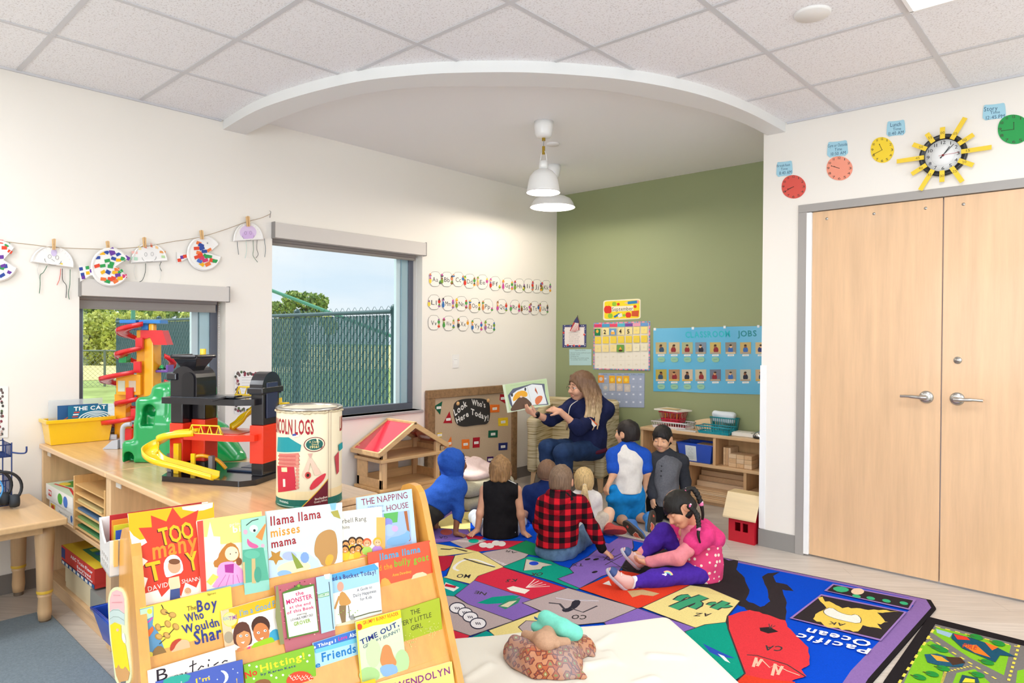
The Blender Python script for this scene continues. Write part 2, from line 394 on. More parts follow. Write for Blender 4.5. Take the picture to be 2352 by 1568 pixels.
# floor of pale vinyl planks
def floor_mat():
    m = bpy.data.materials.new('m_planks'); m.use_nodes = True; t = m.node_tree; b = t.nodes['Principled BSDF']; L = t.links.new
    tc = nd(t, 'ShaderNodeTexCoord'); br = nd(t, 'ShaderNodeTexBrick'); br.inputs['Scale'].default_value = 1
    br.inputs['Brick Width'].default_value = 1.2; br.inputs['Row Height'].default_value = .15; br.inputs['Mortar Size'].default_value = .0012
    br.inputs['Color1'].default_value = lin('#d6cdc3'); br.inputs['Color2'].default_value = lin('#cdc2b6'); br.inputs['Mortar'].default_value = lin('#b3a89c')
    mp = nd(t, 'ShaderNodeMapping'); mp.inputs['Rotation'].default_value = (0, 0, rad(-38)); L(tc.outputs['Object'], mp.inputs[0]); L(mp.outputs[0], br.inputs[0])
    mp2 = nd(t, 'ShaderNodeMapping'); mp2.inputs['Scale'].default_value = (1.5, 22, 1); L(mp.outputs[0], mp2.inputs[0])
    n = nd(t, 'ShaderNodeTexNoise'); n.inputs['Scale'].default_value = 2.5; n.inputs['Detail'].default_value = 5; L(mp2.outputs[0], n.inputs[0])
    r = nd(t, 'ShaderNodeValToRGB'); e = r.color_ramp.elements; e[0].position = .3; e[0].color = (.8, .79, .78, 1); e[1].position = .7; e[1].color = (1, 1, 1, 1)
    L(n.outputs[0], r.inputs[0]); mx = nd(t, 'ShaderNodeMix', data_type='RGBA', blend_type='MULTIPLY'); mx.inputs['Factor'].default_value = 1
    L(br.outputs[0], mx.inputs['A']); L(r.outputs[0], mx.inputs['B']); L(mx.outputs['Result'], b.inputs['Base Color'])
    b.inputs['Roughness'].default_value = .38; return m
mb = MB(); mb.box((-.25, YB-.1, -.12), (XE+.1, .15, 0), floor_mat()); struct('floor', mb, 'pale wood-look plank floor')
# left wall with two window openings
w1 = (-4.375, -3.525, .80, 1.70); w2 = (-3.195, -1.828, .772, 2.16)
mb = MB(); ys = [YB, w1[0], w1[1], w2[0], w2[1], .15]
for a, b, zz in ((ys[0], ys[1], None), (ys[1], ys[2], w1), (ys[2], ys[3], None), (ys[3], ys[4], w2), (ys[4], ys[5], None)):
    if zz is None: mb.box((-.2, a, 0), (0, b, 3.0), WALL)
    else: mb.box((-.2, a, 0), (0, b, zz[2]), WALL); mb.box((-.2, a, zz[3]), (0, b, 3.0), WALL)
struct('wall_left', mb, 'cream wall with two windows')
mb = MB(); mb.box((-.2, 0, 0), (XW+.3, .15, 3.0), M('#929b72', .6, bump=.05, bs=300)); struct('wall_green', mb, 'olive green wall of the story corner')
dx0, dx1, dzt = 2.859, 4.50, 2.269
mb = MB(); mb.box((XW, YD, 0), (dx0, 0, 3.0), WALL); mb.box((dx0, YD, dzt), (dx1, YD+.2, 3.0), WALL); mb.box((dx1, YD, 0), (XE, YD+.2, 3.0), WALL)
struct('wall_doors', mb, 'white wall around the double doors')
mb = MB()
for a, b, c, d in ((YB, -6.32, 0, 3.), (-2.08, YD, 0, 3.), (-6.32, -2.08, 0, .73), (-6.32, -2.08, 2.47, 3.)): mb.box((XE, a, c), (XE+.1, b, d), WALL)  # opening added to hold a fill light
struct('wall_right', mb, 'wall behind the camera with an added window opening')
mb = MB()
for a, b, c, d in ((-.2, 2.08, 0, 3.), (6.32, XE+.1, 0, 3.), (2.08, 6.32, 0, .73), (2.08, 6.32, 2.47, 3.)): mb.box((a, YB-.1, c), (b, YB, d), WALL)  # opening added to hold a fill light
struct('wall_back', mb, 'back wall behind the camera with an added window opening')
# ceilings
arc_o = spline([V((x, y)).to_3d() for x, y in ((-.01, -3.545), (.62, -3.58), (1.29, -3.475), (1.69, -3.30), (1.975, -3.098), (2.216, -2.87), (2.48, -2.51), (2.66, -2.08), (2.745, -1.6), (2.768, -1.05))])
arc_i = spline([V((x, y)).to_3d() for x, y in ((-.01, -3.392), (.59, -3.41), (1.155, -3.348), (1.546, -3.192), (1.842, -2.96), (2.073, -2.745), (2.324, -2.43), (2.54, -1.89), (2.632, -1.451), (2.65, -1.05))])
def tile_mat():
    m = bpy.data.materials.new('m_ceiling_tile'); m.use_nodes = True; t = m.node_tree; b = t.nodes['Principled BSDF']; L = t.links.new
    tc = nd(t, 'ShaderNodeTexCoord'); n = nd(t, 'ShaderNodeTexNoise'); n.inputs['Scale'].default_value = 130; n.inputs['Detail'].default_value = 3
    r = nd(t, 'ShaderNodeValToRGB'); e = r.color_ramp.elements; e[0].position = .33; e[0].color = lin('#d6d3d3'); e[1].position = .46; e[1].color = lin('#f3f3f5')
    L(tc.outputs['Object'], n.inputs[0]); L(n.outputs[0], r.inputs[0]); L(r.outputs[0], b.inputs['Base Color']); b.inputs['Roughness'].default_value = .9; return m
mb = MB()
pl = [V((p.x, p.y, ZC)) for p in arc_o]+[V((XE, YD, ZC)), V((XE, YB, ZC)), V((0, YB, ZC))]
mb.add(pl, [tuple(range(len(pl)))], tile_mat())
BAR = M('#cfcfd2', .45)
ax_, ay_ = [p.x for p in arc_o], [p.y for p in arc_o]
def ybar(x): return float(np.interp(x, ax_, ay_)) if x < 2.765 else YD
def xbar(y):
    return float(np.interp(y, ay_[6:], ax_[6:])) if y > -3.57 else 0
for i in range(12):
    x = .6582+.6137*i
    if x < XE: mb.box((x-.013, YB, ZC-.004), (x+.013, ybar(x)-.01, ZC-.0005), BAR)
for j in range(-6, 6):
    y = -4.6645+.6083*j
    if y < YD: mb.box((xbar(y)+.01, y-.012, ZC-.0037), (XE, y+.012, ZC-.001), BAR)
mb.box((0, YB, ZC-.012), (.014, -3.56, ZC-.0002), BAR); mb.box((2.78, YD-.014, ZC-.012), (XE, YD, ZC-.0002), BAR)
struct('ceiling', mb, 'suspended ceiling of speckled square tiles')
mb = MB(); mb.box((-.2, -3.7, ZS), (XW+.3, .15, ZS+.05), WHITE); struct('ceiling_alcove', mb, 'smooth white ceiling of the story corner')
mb = MB(); n = len(arc_o)
for a, za, b, zb in ((arc_o, ZC+.05, arc_o, ZB), (arc_o, ZB, arc_i, ZB), (arc_i, ZB, arc_i, ZS+.02)):
    mb.add([V((p.x, p.y, za)) for p in a]+[V((p.x, p.y, zb)) for p in b], [(i, i+1, n+i+1, n+i) for i in range(n-1)], M('#e6e6e4', .55), True)
struct('trim_1', mb, 'curved white bulkhead edge under the ceiling')
# baseboards
BB = M('#7d7670', .5)
mb = MB(); mb.box((0, YB, 0), (.008, -.008, .105), BB); struct('baseboard_left', mb)
mb = MB(); mb.box((0, -.008, 0), (XW, 0, .105), BB); struct('baseboard_green', mb)
mb = MB(); mb.box((XW-.008, YD-.008, 0), (dx0, YD, .115), GREY); mb.box((XW-.008, YD, 0), (XW, -.008, .115), GREY); struct('baseboard_doors', mb)
mb = MB(); mb.box((XW-.006, YD-.006, .12), (XW+.035, YD, 1.22), WHITE); mb.box((XW-.006, YD, .12), (XW, YD+.04, 1.22), WHITE); struct('trim_2', mb, 'white corner guard on the wall edge')
# windows: dark frame, thin glass, sill, roller blind in its box
GLS = bpy.data.materials.new('m_glass'); GLS.use_nodes = True; t = GLS.node_tree; t.nodes.clear()
o = nd(t, 'ShaderNodeOutputMaterial'); mx = nd(t, 'ShaderNodeMixShader'); tr = nd(t, 'ShaderNodeBsdfTransparent'); gl = nd(t, 'ShaderNodeBsdfGlossy'); gl.inputs['Roughness'].default_value = .02
tr.inputs[0].default_value = (.93, .97, .96, 1)
fr = nd(t, 'ShaderNodeFresnel'); fr.inputs[0].default_value = 1.35
for a, b in ((fr.outputs[0], mx.inputs[0]), (tr.outputs[0], mx.inputs[1]), (gl.outputs[0], mx.inputs[2]), (mx.outputs[0], o.inputs[0])): t.links.new(a, b)
FRM = M('#5f6470', .4, metal=.2); ALU = M('#a9c6cf', .35, metal=.3)
def window(name, w, label, lab2):
    y0, y1, z0, z1 = w; X = -.12; e = tag(bpy.data.objects.new(name, None), label, 'window', kind='structure'); COL.objects.link(e); e.location = (X, (y0+y1)/2, z0)
    mb = MB()
    for a, b in (((X-.07, y0, z0+.055), (X, y0+.05, z1-.05)), ((X-.07, y1-.05, z0+.055), (X, y1, z1-.05)), ((X-.07, y0, z0), (X, y1, z0+.055)), ((X-.07, y0, z1-.05), (X, y1, z1))): mb.box(a, b, FRM)
    mb.build('window_frame', e, bevel=.003)
    mb = MB(); mb.box((X-.03, y0+.06, z0+.06), (X-.055, y0+.05, z1-.05), ALU); mb.box((X-.075, y1-.115, z0+.055), (X-.012, y1-.05, z1-.05), ALU); mb.box((X-.06, y1-.16, z0+.055), (X-.03, y1-.118, z1-.05), M('#c9dde2', .4))
    mb.build('sash', e)
    mb = MB(); mb.add([(X-.045, y0+.05, z0+.05), (X-.045, y1-.05, z0+.05), (X-.045, y1-.05, z1-.05), (X-.045, y0+.05, z1-.05)], [(0, 1, 2, 3)], GLS); mb.build('pane', e)
    mb = MB(); mb.box((-.12, y0, z0-.022), (.018, y1+.01, z0), M('#a9a3a2', .5)); mb.build('window_sill', e, bevel=.003)
    return e
window('window_1', w1, 'smaller window behind the toys', 1); window('window_2', w2, 'larger window looking onto the green fence', 2)
for nm, lb, F in (('added_window_3', 'added unseen window for fill light in the back wall', lambda a, z, k: V((a, YB-.06-k, z))), ('added_window_4', 'added unseen window for fill light in the right wall', lambda a, z, k: V((XE+.06+k, a-8.4, z)))):  # both windows are unseen additions around the fill lights
    e = tag(bpy.data.objects.new(nm, None), lb, 'window', kind='structure'); COL.objects.link(e); e.location = F(4.2, .73, 0); mb = MB()
    for a, b, c, d in ((2.08, 6.32, .73, .79), (2.08, 6.32, 2.41, 2.47), (2.08, 2.14, .79, 2.41), (6.26, 6.32, .79, 2.41), (3.46, 3.52, .79, 2.41), (4.86, 4.92, .79, 2.41)): mb.box(F(a, c, -.02), F(b, d, .02), FRM)
    mb.build('window_frame', e); mb = MB(); mb.add([F(2.1, .75, 0), F(6.3, .75, 0), F(6.3, 2.45, 0), F(2.1, 2.45, 0)], [(0, 1, 2, 3)], GLS); mb.build('pane', e)
def blind(w, zt, zb, drop, label):
    y0, y1 = w[0], w[1]; e = thing('roller_blind', label, 'blind', (.02, (y0+y1)/2, zb), 'roller blinds over the windows'); c = M('#cfc9c3', .6)
    mb = MB(); mb.box((-.02, y0-.002, zb), (.045, y1+.005, zt), c); mb.build('valance', e, bevel=.002)
    for ya in (y0-.006, y1+.005): mb = MB(); mb.box((.0, ya, zb-.004), (.047, ya+.004, zt+.004), M('#8c8885')); mb.build('end_cap', e)
    mb = MB(); mb.cyl((-.06, y0+.01, zb-.0), (-.06, y1-.04, zb-.0), .022, m=M('#8f8984', .7)); mb.box((-.063, y0+.01, zb-drop), (-.06, y1-.04, zb), M('#9a938d', .8)); mb.box((-.068, y0+.01, zb-drop-.012), (-.055, y1-.04, zb-drop), M('#8b857f')); mb.build('shade_cloth', e)
    mb = MB()
    for i in range(60): mb.ball((-.05, y1-.022, zb-.02-i*.012), .003, WHITE, 6)
    mb.build('bead_chain', e)
blind(w1, 1.719, 1.622, .06, 'taupe roller blind box above the smaller window')
blind(w2, 2.192, 2.085, .03, 'taupe roller blind box above the larger window')
# doors
mb = MB(); G2 = M('#a39e99', .5)
mb.box((dx0, YD-.012, 0), (dx0+.056, YD+.1, dzt-.05), G2); mb.box((dx0, YD-.012, dzt-.05), (dx1, YD+.1, dzt), G2); mb.box((dx1-.056, YD-.012, 0), (dx1, YD+.1, dzt-.05), G2)
struct('trim_3', mb, 'grey steel frame of the double doors', bevel=.002)
MAPLE = wood('#dfb78e', 'z', .1, .36, 2.2); STEEL = M('#b9b6b0', .28, metal=.9)
def door(name, x0, x1, sgn, label):
    mb = MB(); mb.box((x0, YD+.004, .012), (x1, YD+.05, 2.216), MAPLE); d = struct(name, mb, label, bevel=.002)
    hx = x1-.07 if sgn < 0 else x0+.075; hz = 1.07; y = YD+.004
    mb = MB(); mb.lathe([(.0, -.012), (.02, -.012), (.036, -.006), (.037, 0)], (hx, y, hz), STEEL, axis=(0, 1, 0))
    mb.tube([(hx, y, hz), (hx, y-.045, hz)], .011, STEEL, 12)
    mb.tube(spline([(hx+sgn*-.01, y-.05, hz), (hx+sgn*.03, y-.052, hz), (hx+sgn*.08, y-.05, hz+.002), (hx+sgn*.125, y-.042, hz)]), [.012]*6+[.010]*6+[.008]*7, STEEL, 12); mb.build('door_handle', d)
    if sgn > 0: mb = MB(); mb.lathe([(0, -.012), (.008, -.012), (.009, -.008), (.018, -.008), (.021, 0)], (hx, y, 1.288), STEEL, axis=(0, 1, 0)); mb.build('deadbolt_lock', d)
    for fx in (.12, .5, .88)[::1]:
        mb = MB(); mb.lathe([(0, -.004), (.007, -.003), (.009, 0)], (x0+fx*(x1-x0), y, 2.165), STEEL, axis=(0, 1, 0), n=10); mb.build('screw_cap', d)
    return d
door('door_1', 2.945, 3.661, -1, 'left leaf of the maple double doors'); door('door_2', 3.667, 4.44, 1, 'right leaf of the maple double doors with deadbolt')
mb = MB(); mb.box((2.912, YD-.016, .012), (2.945, YD+.01, 2.215), WHITE); struct('trim_4', mb, 'white finger guard strip along the door hinge', bevel=.004)
# ceiling fixtures; light panels after the first are unseen additions
for k, (tx, ty) in enumerate(TROFF_SEEN_ADDED):
    e = thing('seen_or_added_ceiling_panel', ['flat recessed ceiling light panel lit white above the double doors', 'added unseen ceiling light panel behind the bookcase', 'added unseen ceiling light panel beside the camera', 'added unseen ceiling light panel at the back of the room', 'added unseen ceiling light panel far along the door wall', 'added unseen ceiling light panel near the cream wall behind the table'][k], 'ceiling light', (tx, ty, ZC-.01))
    mb = MB()
    for s in (-1, 1): mb.box((tx+s*.285, ty-.59, ZC-.012), (tx+s*.30, ty+.59, ZC), WHITE); mb.box((tx-.30, ty+s*.585, ZC-.012), (tx+.30, ty+s*.6, ZC), WHITE)
    mb.build('light_frame', e)
    mb = MB(); mb.box((tx-.285, ty-.585, ZC-.006), (tx+.285, ty+.585, ZC-.002), M('#ffffff', .5, emit=2.2)); mb.build('diffuser', e)
for (x, y, z, r, lb) in ((3.418, -2.5, ZC, .075, 'round white cover disc on the tiled ceiling'), (1.192, -1.543, ZS, .05, 'small round white cover disc on the alcove ceiling behind the lamp')):
    mb = MB(); mb.lathe([(0, -.012), (r*.93, -.012), (r, -.006), (r, 0)], (x, y, z), M('#e8e6e2', .5)); tag(mb.build('ceiling_cover', None), lb, 'ceiling disc')
BRASS = M('#b99a3c', .3, metal=.9); ENAMEL = M('#ecebe8', .3, coat=.2)
def pendant(px, py, zrim, rr, hh, label):
    p = fl(px, py, ZS); x, y = p.x, p.y; e = thing('pendant_lamp', label, 'lamp', (x, y, zrim), 'white enamel pendant lamps in the story corner'); zt = zrim+hh
    mb = MB(); mb.lathe([(0, 0), (.066, 0), (.066, -.035), (.058, -.085), (.048, -.105), (.02, -.11), (0, -.11)], (x, y, ZS), ENAMEL); mb.build('canopy', e)
    for za, zb_, r_ in ((ZS-.13, ZS-.105, .012), (zt+.10, zt+.155, .010)): mb = MB(); mb.cyl((x, y, za), (x, y, zb_), r_, m=BRASS); mb.build('brass_fitting', e)
    mb = MB(); mb.tube([(x, y, ZS-.12), (x, y, zt+.13)], .0035, M('#9a9a9c', .7), 8); mb.build('cord', e)
    mb = MB(); mb.lathe([(0, .0), (.012, .0), (.03, -.002), (.033, -.055), (.0, -.055)], (x, y, zt+.055), ENAMEL)
    mb.tube([(x-.03, y, zt+.05), (x-.022, y, zt+.1), (x, y, zt+.135), (x+.022, y, zt+.1), (x+.03, y, zt+.05)], .003, ENAMEL, 6); mb.build('neck', e)
    mb = MB(); pr = [(.03, hh), (rr*.55, hh*.9), (rr*.8, hh*.68), (rr*.9, hh*.4), (rr*.96, hh*.12), (rr, 0), (rr-.004, .002), (rr*.93, hh*.13), (rr*.87, hh*.4), (rr*.77, hh*.65), (rr*.53, hh*.85), (.03, hh*.95)]
    mb.lathe(pr, (x, y, zrim), ENAMEL, 40); mb.build('lamp_shade', e)
    mb = MB(); mb.ball((x, y, zrim+.055), .04, M('#fff0d8', .5, emit=9.)); mb.build('bulb', e)
    light('pendant_light', 'POINT', (x, y, zrim+.035), 56, (1, .90, .77), .05)
pendant(1249, 280, 2.391, .117, .164, 'smaller white pendant lamp hanging in front, deep bell shade')
pendant(1270, 380, 2.515, .195, .105, 'larger white pendant lamp hanging behind, wide shallow shade')
# ================= OUTDOORS
GZ = -.18
def ground_mat(a, b, sc):
    return M(a, .95, spec=.1, var=b, vs=sc, bump=.4, bs=30)
mb = MB(); mb.box((-90, -60, GZ-.3), (-.2, 60, GZ), ground_mat('#93a565', .3, 1.2)); tag(mb.build('lawn'), 'short green lawn outside the windows', 'lawn', kind='structure')
mb = MB(); mb.prism([(-9.6, -8, GZ), (-.21, -8, GZ), (-.21, 3, GZ), (-9.2, 3, GZ), (-12.8, -1.0, GZ)], (0, 0, .01), ground_mat('#a8a6a3', .2, 9)); tag(mb.build('gravel_path'), 'grey gravel strip outside the smaller window', 'path', kind='structure')
mb = MB(); mb.prism([(-21, -40, GZ), (-21, 40, GZ), (-70, 60, GZ), (-70, -60, GZ)], (0, 0, .02), ground_mat('#d3c98c', .2, .7)); tag(mb.build('meadow'), 'dry yellow meadow beyond the low fence', 'field', kind='structure')
FG = M('#2f5a5e', .5, spec=.4); FD = M('#33565c', .5)
A, B = V((-9.522, -1.249, 0)), V((-.45, -1.805, 0)); D = (B-A).normalized(); L = (B-A).length; N = V((-D.y, D.x, 0)); zt = 1.62
e = thing('chain_link_fence', 'tall green chain link fence with privacy slats outside the windows', 'fence', (A.x, A.y, GZ))
mb = MB(); n = int(L/.058)
for i in range(n):
    c = A+D*(i+.5)*.058; mb.obox((c.x, c.y, (zt+GZ)/2), D*.0225, N*.002, V((0, 0, (zt-GZ)/2-.03)), FG)
mb.build('privacy_slats', e)
mb = MB(); Hh = zt+.05-GZ; st = .116
for sg in (1, -1):
    k = -int(Hh/st)-1
    while k*st < L+Hh:
        s0 = k*st; a, b = 0., Hh
        if sg > 0: lo, hi = max(0, -s0), min(Hh, L-s0); p = lambda z: A+D*(s0+z)+V((0, 0, GZ+z))
        else: lo, hi = max(0, s0-L), min(Hh, s0); p = lambda z: A+D*(s0-z)+V((0, 0, GZ+z))
        if hi > lo: mb.tube([p(lo)+N*-.006*1, p(hi)+N*-.006*1], 0.0026, FG, 4, False, False)
        k += 1
mb.build('wire_mesh', e)
mb = MB(); mb.tube([A+V((0, 0, zt)), B+V((0, 0, zt))], .02, FD, 8); mb.build('top_rail', e)
for d in (0, 2.4, 4.8, 7.2, L):
    c = A+D*d+N*.03; mb = MB(); mb.cyl((c.x, c.y, GZ), (c.x, c.y, zt+.02), .032, m=FD, n=10); mb.ball((c.x, c.y, zt+.03), .04, FD, 10); mb.build('post', e)
G3 = M('#8a9088', .5, metal=.3)
A, B = at(120, 801, 19.6), at(420, 806, 20.6); A.z = B.z = GZ; D = (B-A).normalized(); L = (B-A).length; zt = .88
e = thing('low_fence', 'low grey chain link fence at the edge of the lawn', 'fence', A); mb = MB(); Hh = zt-GZ; st = .13
for sg in (1, -1):
    k = -int(Hh/st)-1
    while k*st < L+Hh:
        s0 = k*st
        if sg > 0: lo, hi = max(0, -s0), min(Hh, L-s0); p = lambda z: A+D*(s0+z)+V((0, 0, z))
        else: lo, hi = max(0, s0-L), min(Hh, s0); p = lambda z: A+D*(s0-z)+V((0, 0, z))
        if hi > lo: mb.tube([p(lo), p(hi)], .004, G3, 3, False, False)
        k += 1
mb.build('wire_mesh', e); mb = MB(); mb.tube([A+V((0, 0, Hh)), B+V((0, 0, Hh))], .025, G3, 8); mb.build('top_rail', e)
for q in (.0, .39, .85):
    c = A+D*L*q; mb = MB(); mb.cyl(c, (c.x, c.y, zt+.03), .035, m=G3, n=8); mb.build('post', e)
GP = M('#5fa98a', .45); d = 15.5; a = at(306, 560, d); b = at(606, 660, d); c = at(790, 730, d)
e = thing('swing_frame', 'pale green pole and sloping bar of a swing frame beyond the green fence', 'swing frame', (a.x, a.y, GZ))
mb = MB(); mb.cyl((a.x, a.y, GZ), a, .045, m=GP); mb.build('pole', e)
mb = MB(); mb.tube([a, b], .04, GP); mb.build('top_beam', e); mb = MB(); mb.tube([b, c, c+(c-b)*1.6], .04, GP); mb.build('sloping_bar', e)
def foliage(c, r, n, s, cols, rg):
    mb = MB(); ms = [M(q, .8, spec=.1) for q in cols]
    for i in range(n):
        d = V(rg.normal(size=3)); d.normalize(); q = rg.uniform(.55, 1)**.6
        p = V((c[0]+d.x*r[0]*q, c[1]+d.y*r[1]*q, c[2]+d.z*r[2]*q)); a = V(rg.normal(size=3)).normalized()*s; b = a.cross(V(rg.normal(size=3))).normalized()*s*.6
        mb.add([p-a, p+b, p+a, p-b], [(0, 1, 2, 3)], ms[rg.randint(len(ms))])
    return mb
def tree(x, y, dep, ztop, w, cols, label, n=1500, cat='tree', s=.16, group=None):
    p = at(x, y, dep); h = ztop-GZ; rg = np.random.RandomState(int(x)+7)
    e = thing(cat, label, cat, (p.x, p.y, GZ), group)
    if cat == 'tree':
        mb = MB()
        for k in range(6):
            q = V((p.x+rg.uniform(-.6, .6)*w, p.y+rg.uniform(-.6, .6)*w, GZ+h*rg.uniform(.55, .85))); r = w*rg.uniform(.35, .55)
            f = foliage(q, (r, r, r*.8), n//6, s, cols, rg); mb.v, mb.f, mb.m, mb.sm = mb.v+f.v, mb.f+[[i+len(mb.v) for i in g] for g in f.f], mb.m+f.m, mb.sm+f.sm; mb.mats = f.mats
        mb.build('foliage', e)
        mb = MB(); mb.tube([(p.x, p.y, GZ), (p.x+.1, p.y, GZ+h*.4), (p.x, p.y+.1, GZ+h*.75)], [w*.09, w*.07, w*.03], M('#6d5d4a', .9)); mb.build('trunk', e)
    else:
        foliage((p.x, p.y, GZ+h*.42), (w, w, h*.58), n, s, cols, rg).build('foliage', e)
        mb = MB()
        for k in range(5): mb.tube([(p.x, p.y, GZ), (p.x+rg.uniform(-.5, .5)*w, p.y+rg.uniform(-.5, .5)*w, GZ+h*.7)], .03, M('#6d5d4a', .9), 5)
        mb.build('stem', e)
YG = ['#d3da7e', '#c6d072', '#b9c56a', '#dde08c']; GG = ['#7f9c58', '#93ab62', '#6f8f52', '#a9bb70']
for k in range(18):
    row = k % 3; x = 145+20*k
    tree(x, 780, 33+4*row, (2.2, 2.6, 3.0)[row]-.9*max(0, (x-330)/200)+.25*sin(k*2.3), .6, YG, 'yellow green meadow bush in the dense row beyond the low fence', 1300, 'bush', .12, 'meadow bushes')
tree(650, 780, 33, 2.2, 1.2, YG, 'yellow green bush under the sloping bar in the larger window', 1800, 'bush', .12)
for x, dep, z, w, lb in ((190, 60, 6.2, 3.4, 'leafy tree behind the bushes at the far left of the smaller window'), (290, 72, 5.6, 4, 'leafy tree crown behind the green pole'), (362, 60, 4.4, 2.2, 'small leafy tree left of the patch of sky'), (478, 60, 4.6, 2.6, 'leafy tree at the right edge of the smaller window'), (640, 46, 4.6, 1.2, 'tall thin tree at the left edge of the larger window'), (700, 39, 4.2, 1.3, 'round leafy tree in the larger window'), (752, 46, 3.0, .9, 'low yellowish tree right of the round one in the larger window')):
    tree(x, 760, dep, z, w, GG if x < 745 else YG, lb, 2000, 'tree', .19 if x < 500 else .13, 'trees beyond the meadow')
# ================= CABINETS AND WHAT STANDS ON THEM
MW = wood('#dcb486', 'x', .12, .2); MWV = wood('#dcb88b', 'z', .14, .35)
TZ = .795; CY0, CY1 = -4.57, -3.97
def cabinet(x0, x1, label):
    e = thing('storage_cabinet', label, 'cabinet', ((x0+x1)/2, CY0+.3, 0), 'low maple storage cabinets')
    mb = MB(); mb.box((x0, CY0, TZ-.028), (x1, CY1, TZ), MW); mb.build('cabinet_top', e, bevel=.006, seg=3)
    for x in (x0, x1-.028): mb = MB(); mb.box((x, CY0+.012, 0), (x+.028, CY1-.005, TZ-.03), MWV); mb.build('side_panel', e, bevel=.003)
    for q in (.41, .06): mb = MB(); mb.box((x0+.03, CY0+.02, q), (x1-.03, CY0+.29, q+.022), MW); mb.build('shelf', e, bevel=.003)
    mb = MB(); mb.box((x0+.03, CY0+.03, .0), (x1-.03, CY0+.05, .06), MW); mb.build('plinth', e)
    mb = MB(); mb.box((x0+.03, CY0+.292, 0), (x1-.03, CY0+.304, TZ-.03), MWV); mb.build('back_panel', e)
    mb = MB(); mb.box((x0+.04, CY0+.03, TZ-.065), (x0+.1, CY0+.034, TZ-.035), M('#d8d2c8')); mb.build('name_plate', e)
cabinet(.006, 1.112, 'low maple cabinet beside the cream wall, under the yellow bin'); cabinet(1.116, 2.30, 'low maple cabinet under the toy garage, standing away from the wall')
# game boxes and the wooden paper rack on the shelves
def gbox(lo, hi, top, side, label, art=None):
    x0, y0, z0 = lo; x1, y1, z1 = hi; e = thing('game_box', label, 'game box', ((x0+x1)/2, (y0+y1)/2, z0), 'boxed games on the cabinet shelves')
    mb = MB(); mb.box(lo, (x1, y1, z0+(z1-z0)*.55), M(side)); mb.build('box_base', e)
    mb = MB(); mb.box((x0-.002, y0-.002, z0+(z1-z0)*.25), (x1+.002, y1+.002, z1), M(side)); a = Art(mb, lambda u, v: V((x0+(x1-x0)*u, y0+(y1-y0)*v, z1)), (0, 0, 1)); b = Art(mb, lambda u, v: V((x0+(x1-x0)*u, y0-.002, z0+(z1-z0)*v)), (0, -1, 0))
    a.rect(0, 0, 1, 1, top)
    if art: art(a, b)
    mb.build('box_lid', e)
def g1(a, b):
    a.ell(.3, .5, .22, .3, '#5aa040'); a.ell(.62, .55, .25, .33, '#3d7fc4'); a.ell(.62, .6, .1, .14, '#e8b98d'); a.ell(.8, .3, .12, .2, '#d9533b'); a.poly([(0, .8), (.4, .95), (.2, 1), (0, 1)], '#7ec043'); a.ell(.2, .25, .1, .1, '#f0d34a'); a.line([(.1, .1), (.5, .2), (.9, .08)], .012, '#d43c3c')
    b.rect(.1, .3, .22, .7, '#d23b35'); b.text('MB', (.11, .42), (.21, .42), (.11, .62), '#ffffff', 1); b.ell(.55, .5, .09, .35, '#58a83c'); b.ell(.75, .5, .08, .35, '#4a78c8')
def g2(a, b): b.rect(.05, .2, .25, .8, '#e8c23c'); b.ell(.15, .5, .06, .2, '#d2453c'); b.text('Ages 3 to 6', (.4, .45), (.8, .45), (.4, .6), '#444444'); b.ell(.92, .5, .04, .3, '#3c6fb5')
gbox((.10, -4.54, .434), (.54, -4.30, .495), '#e6e4dc', '#ece8e0', 'white boxed game under another on the shelf', g2)
gbox((.05, -4.545, .4965), (.54, -4.29, .578), '#cfe0c4', '#efece6', 'white game box with green and blue lid art, topmost of its stack', g1)
def g3(a, b):
    a.rect(0, 0, 1, 1, '#e8c636'); a.rect(.3, .2, .95, .8, '#3f8f6a')
    for i in range(4): a.rect(.35+.15*i, .3, .45+.15*i, .65, ['#c8d94a', '#2f6fb0', '#e0b030', '#74b84a'][i])
    b.rect(0, 0, 1, .2, '#2c5a8c'); [b.rect(.02+.12*i, .03, .09+.12*i, .17, '#e8e2d0') for i in range(8)]
    b.rect(.0, .35, .12, .9, '#2c3f78'); b.text('ABC Train Floor', (.3, .68), (.95, .68), (.3, .85), '#ffffff', 1); b.text('Easyload', (.5, .42), (.9, .42), (.5, .56), '#ffffff', 1); b.text('Jumbo Pieces', (.5, .26), (.95, .26), (.5, .37), '#ffffff', 1)
gbox((.31, -4.535, .196), (.85, -4.29, .29), '#e8c636', '#c8352c', 'red boxed alphabet train puzzle with yellow lid', g3)
gbox((.36, -4.53, .083), (.78, -4.29, .195), '#cdbb95', '#d6c6a2', 'plain tan box under the red puzzle box')
mb = MB(); mb.box((.80, -4.54, .083), (1.02, -4.29, .185), M('#8a8a84')); tag(mb.build('storage_tub'), 'grey tub beside the tan box on the bottom shelf', 'tub')
e = thing('paper_rack', 'small wooden rack with open slots on the cabinet shelf', 'rack', (.8, -4.42, .432)); OK = wood('#d2a467', 'z', .15)
for x in (.585, 1.045): mb = MB(); mb.box((x, -4.555, .4325), (x+.016, -4.30, .70), OK); mb.build('side_panel', e, bevel=.002)
for i in range(6): mb = MB(); mb.box((.601, -4.55, .445+i*.042), (1.045, -4.31, .452+i*.042), wood('#d9ae72')); mb.build('slot_shelf', e)
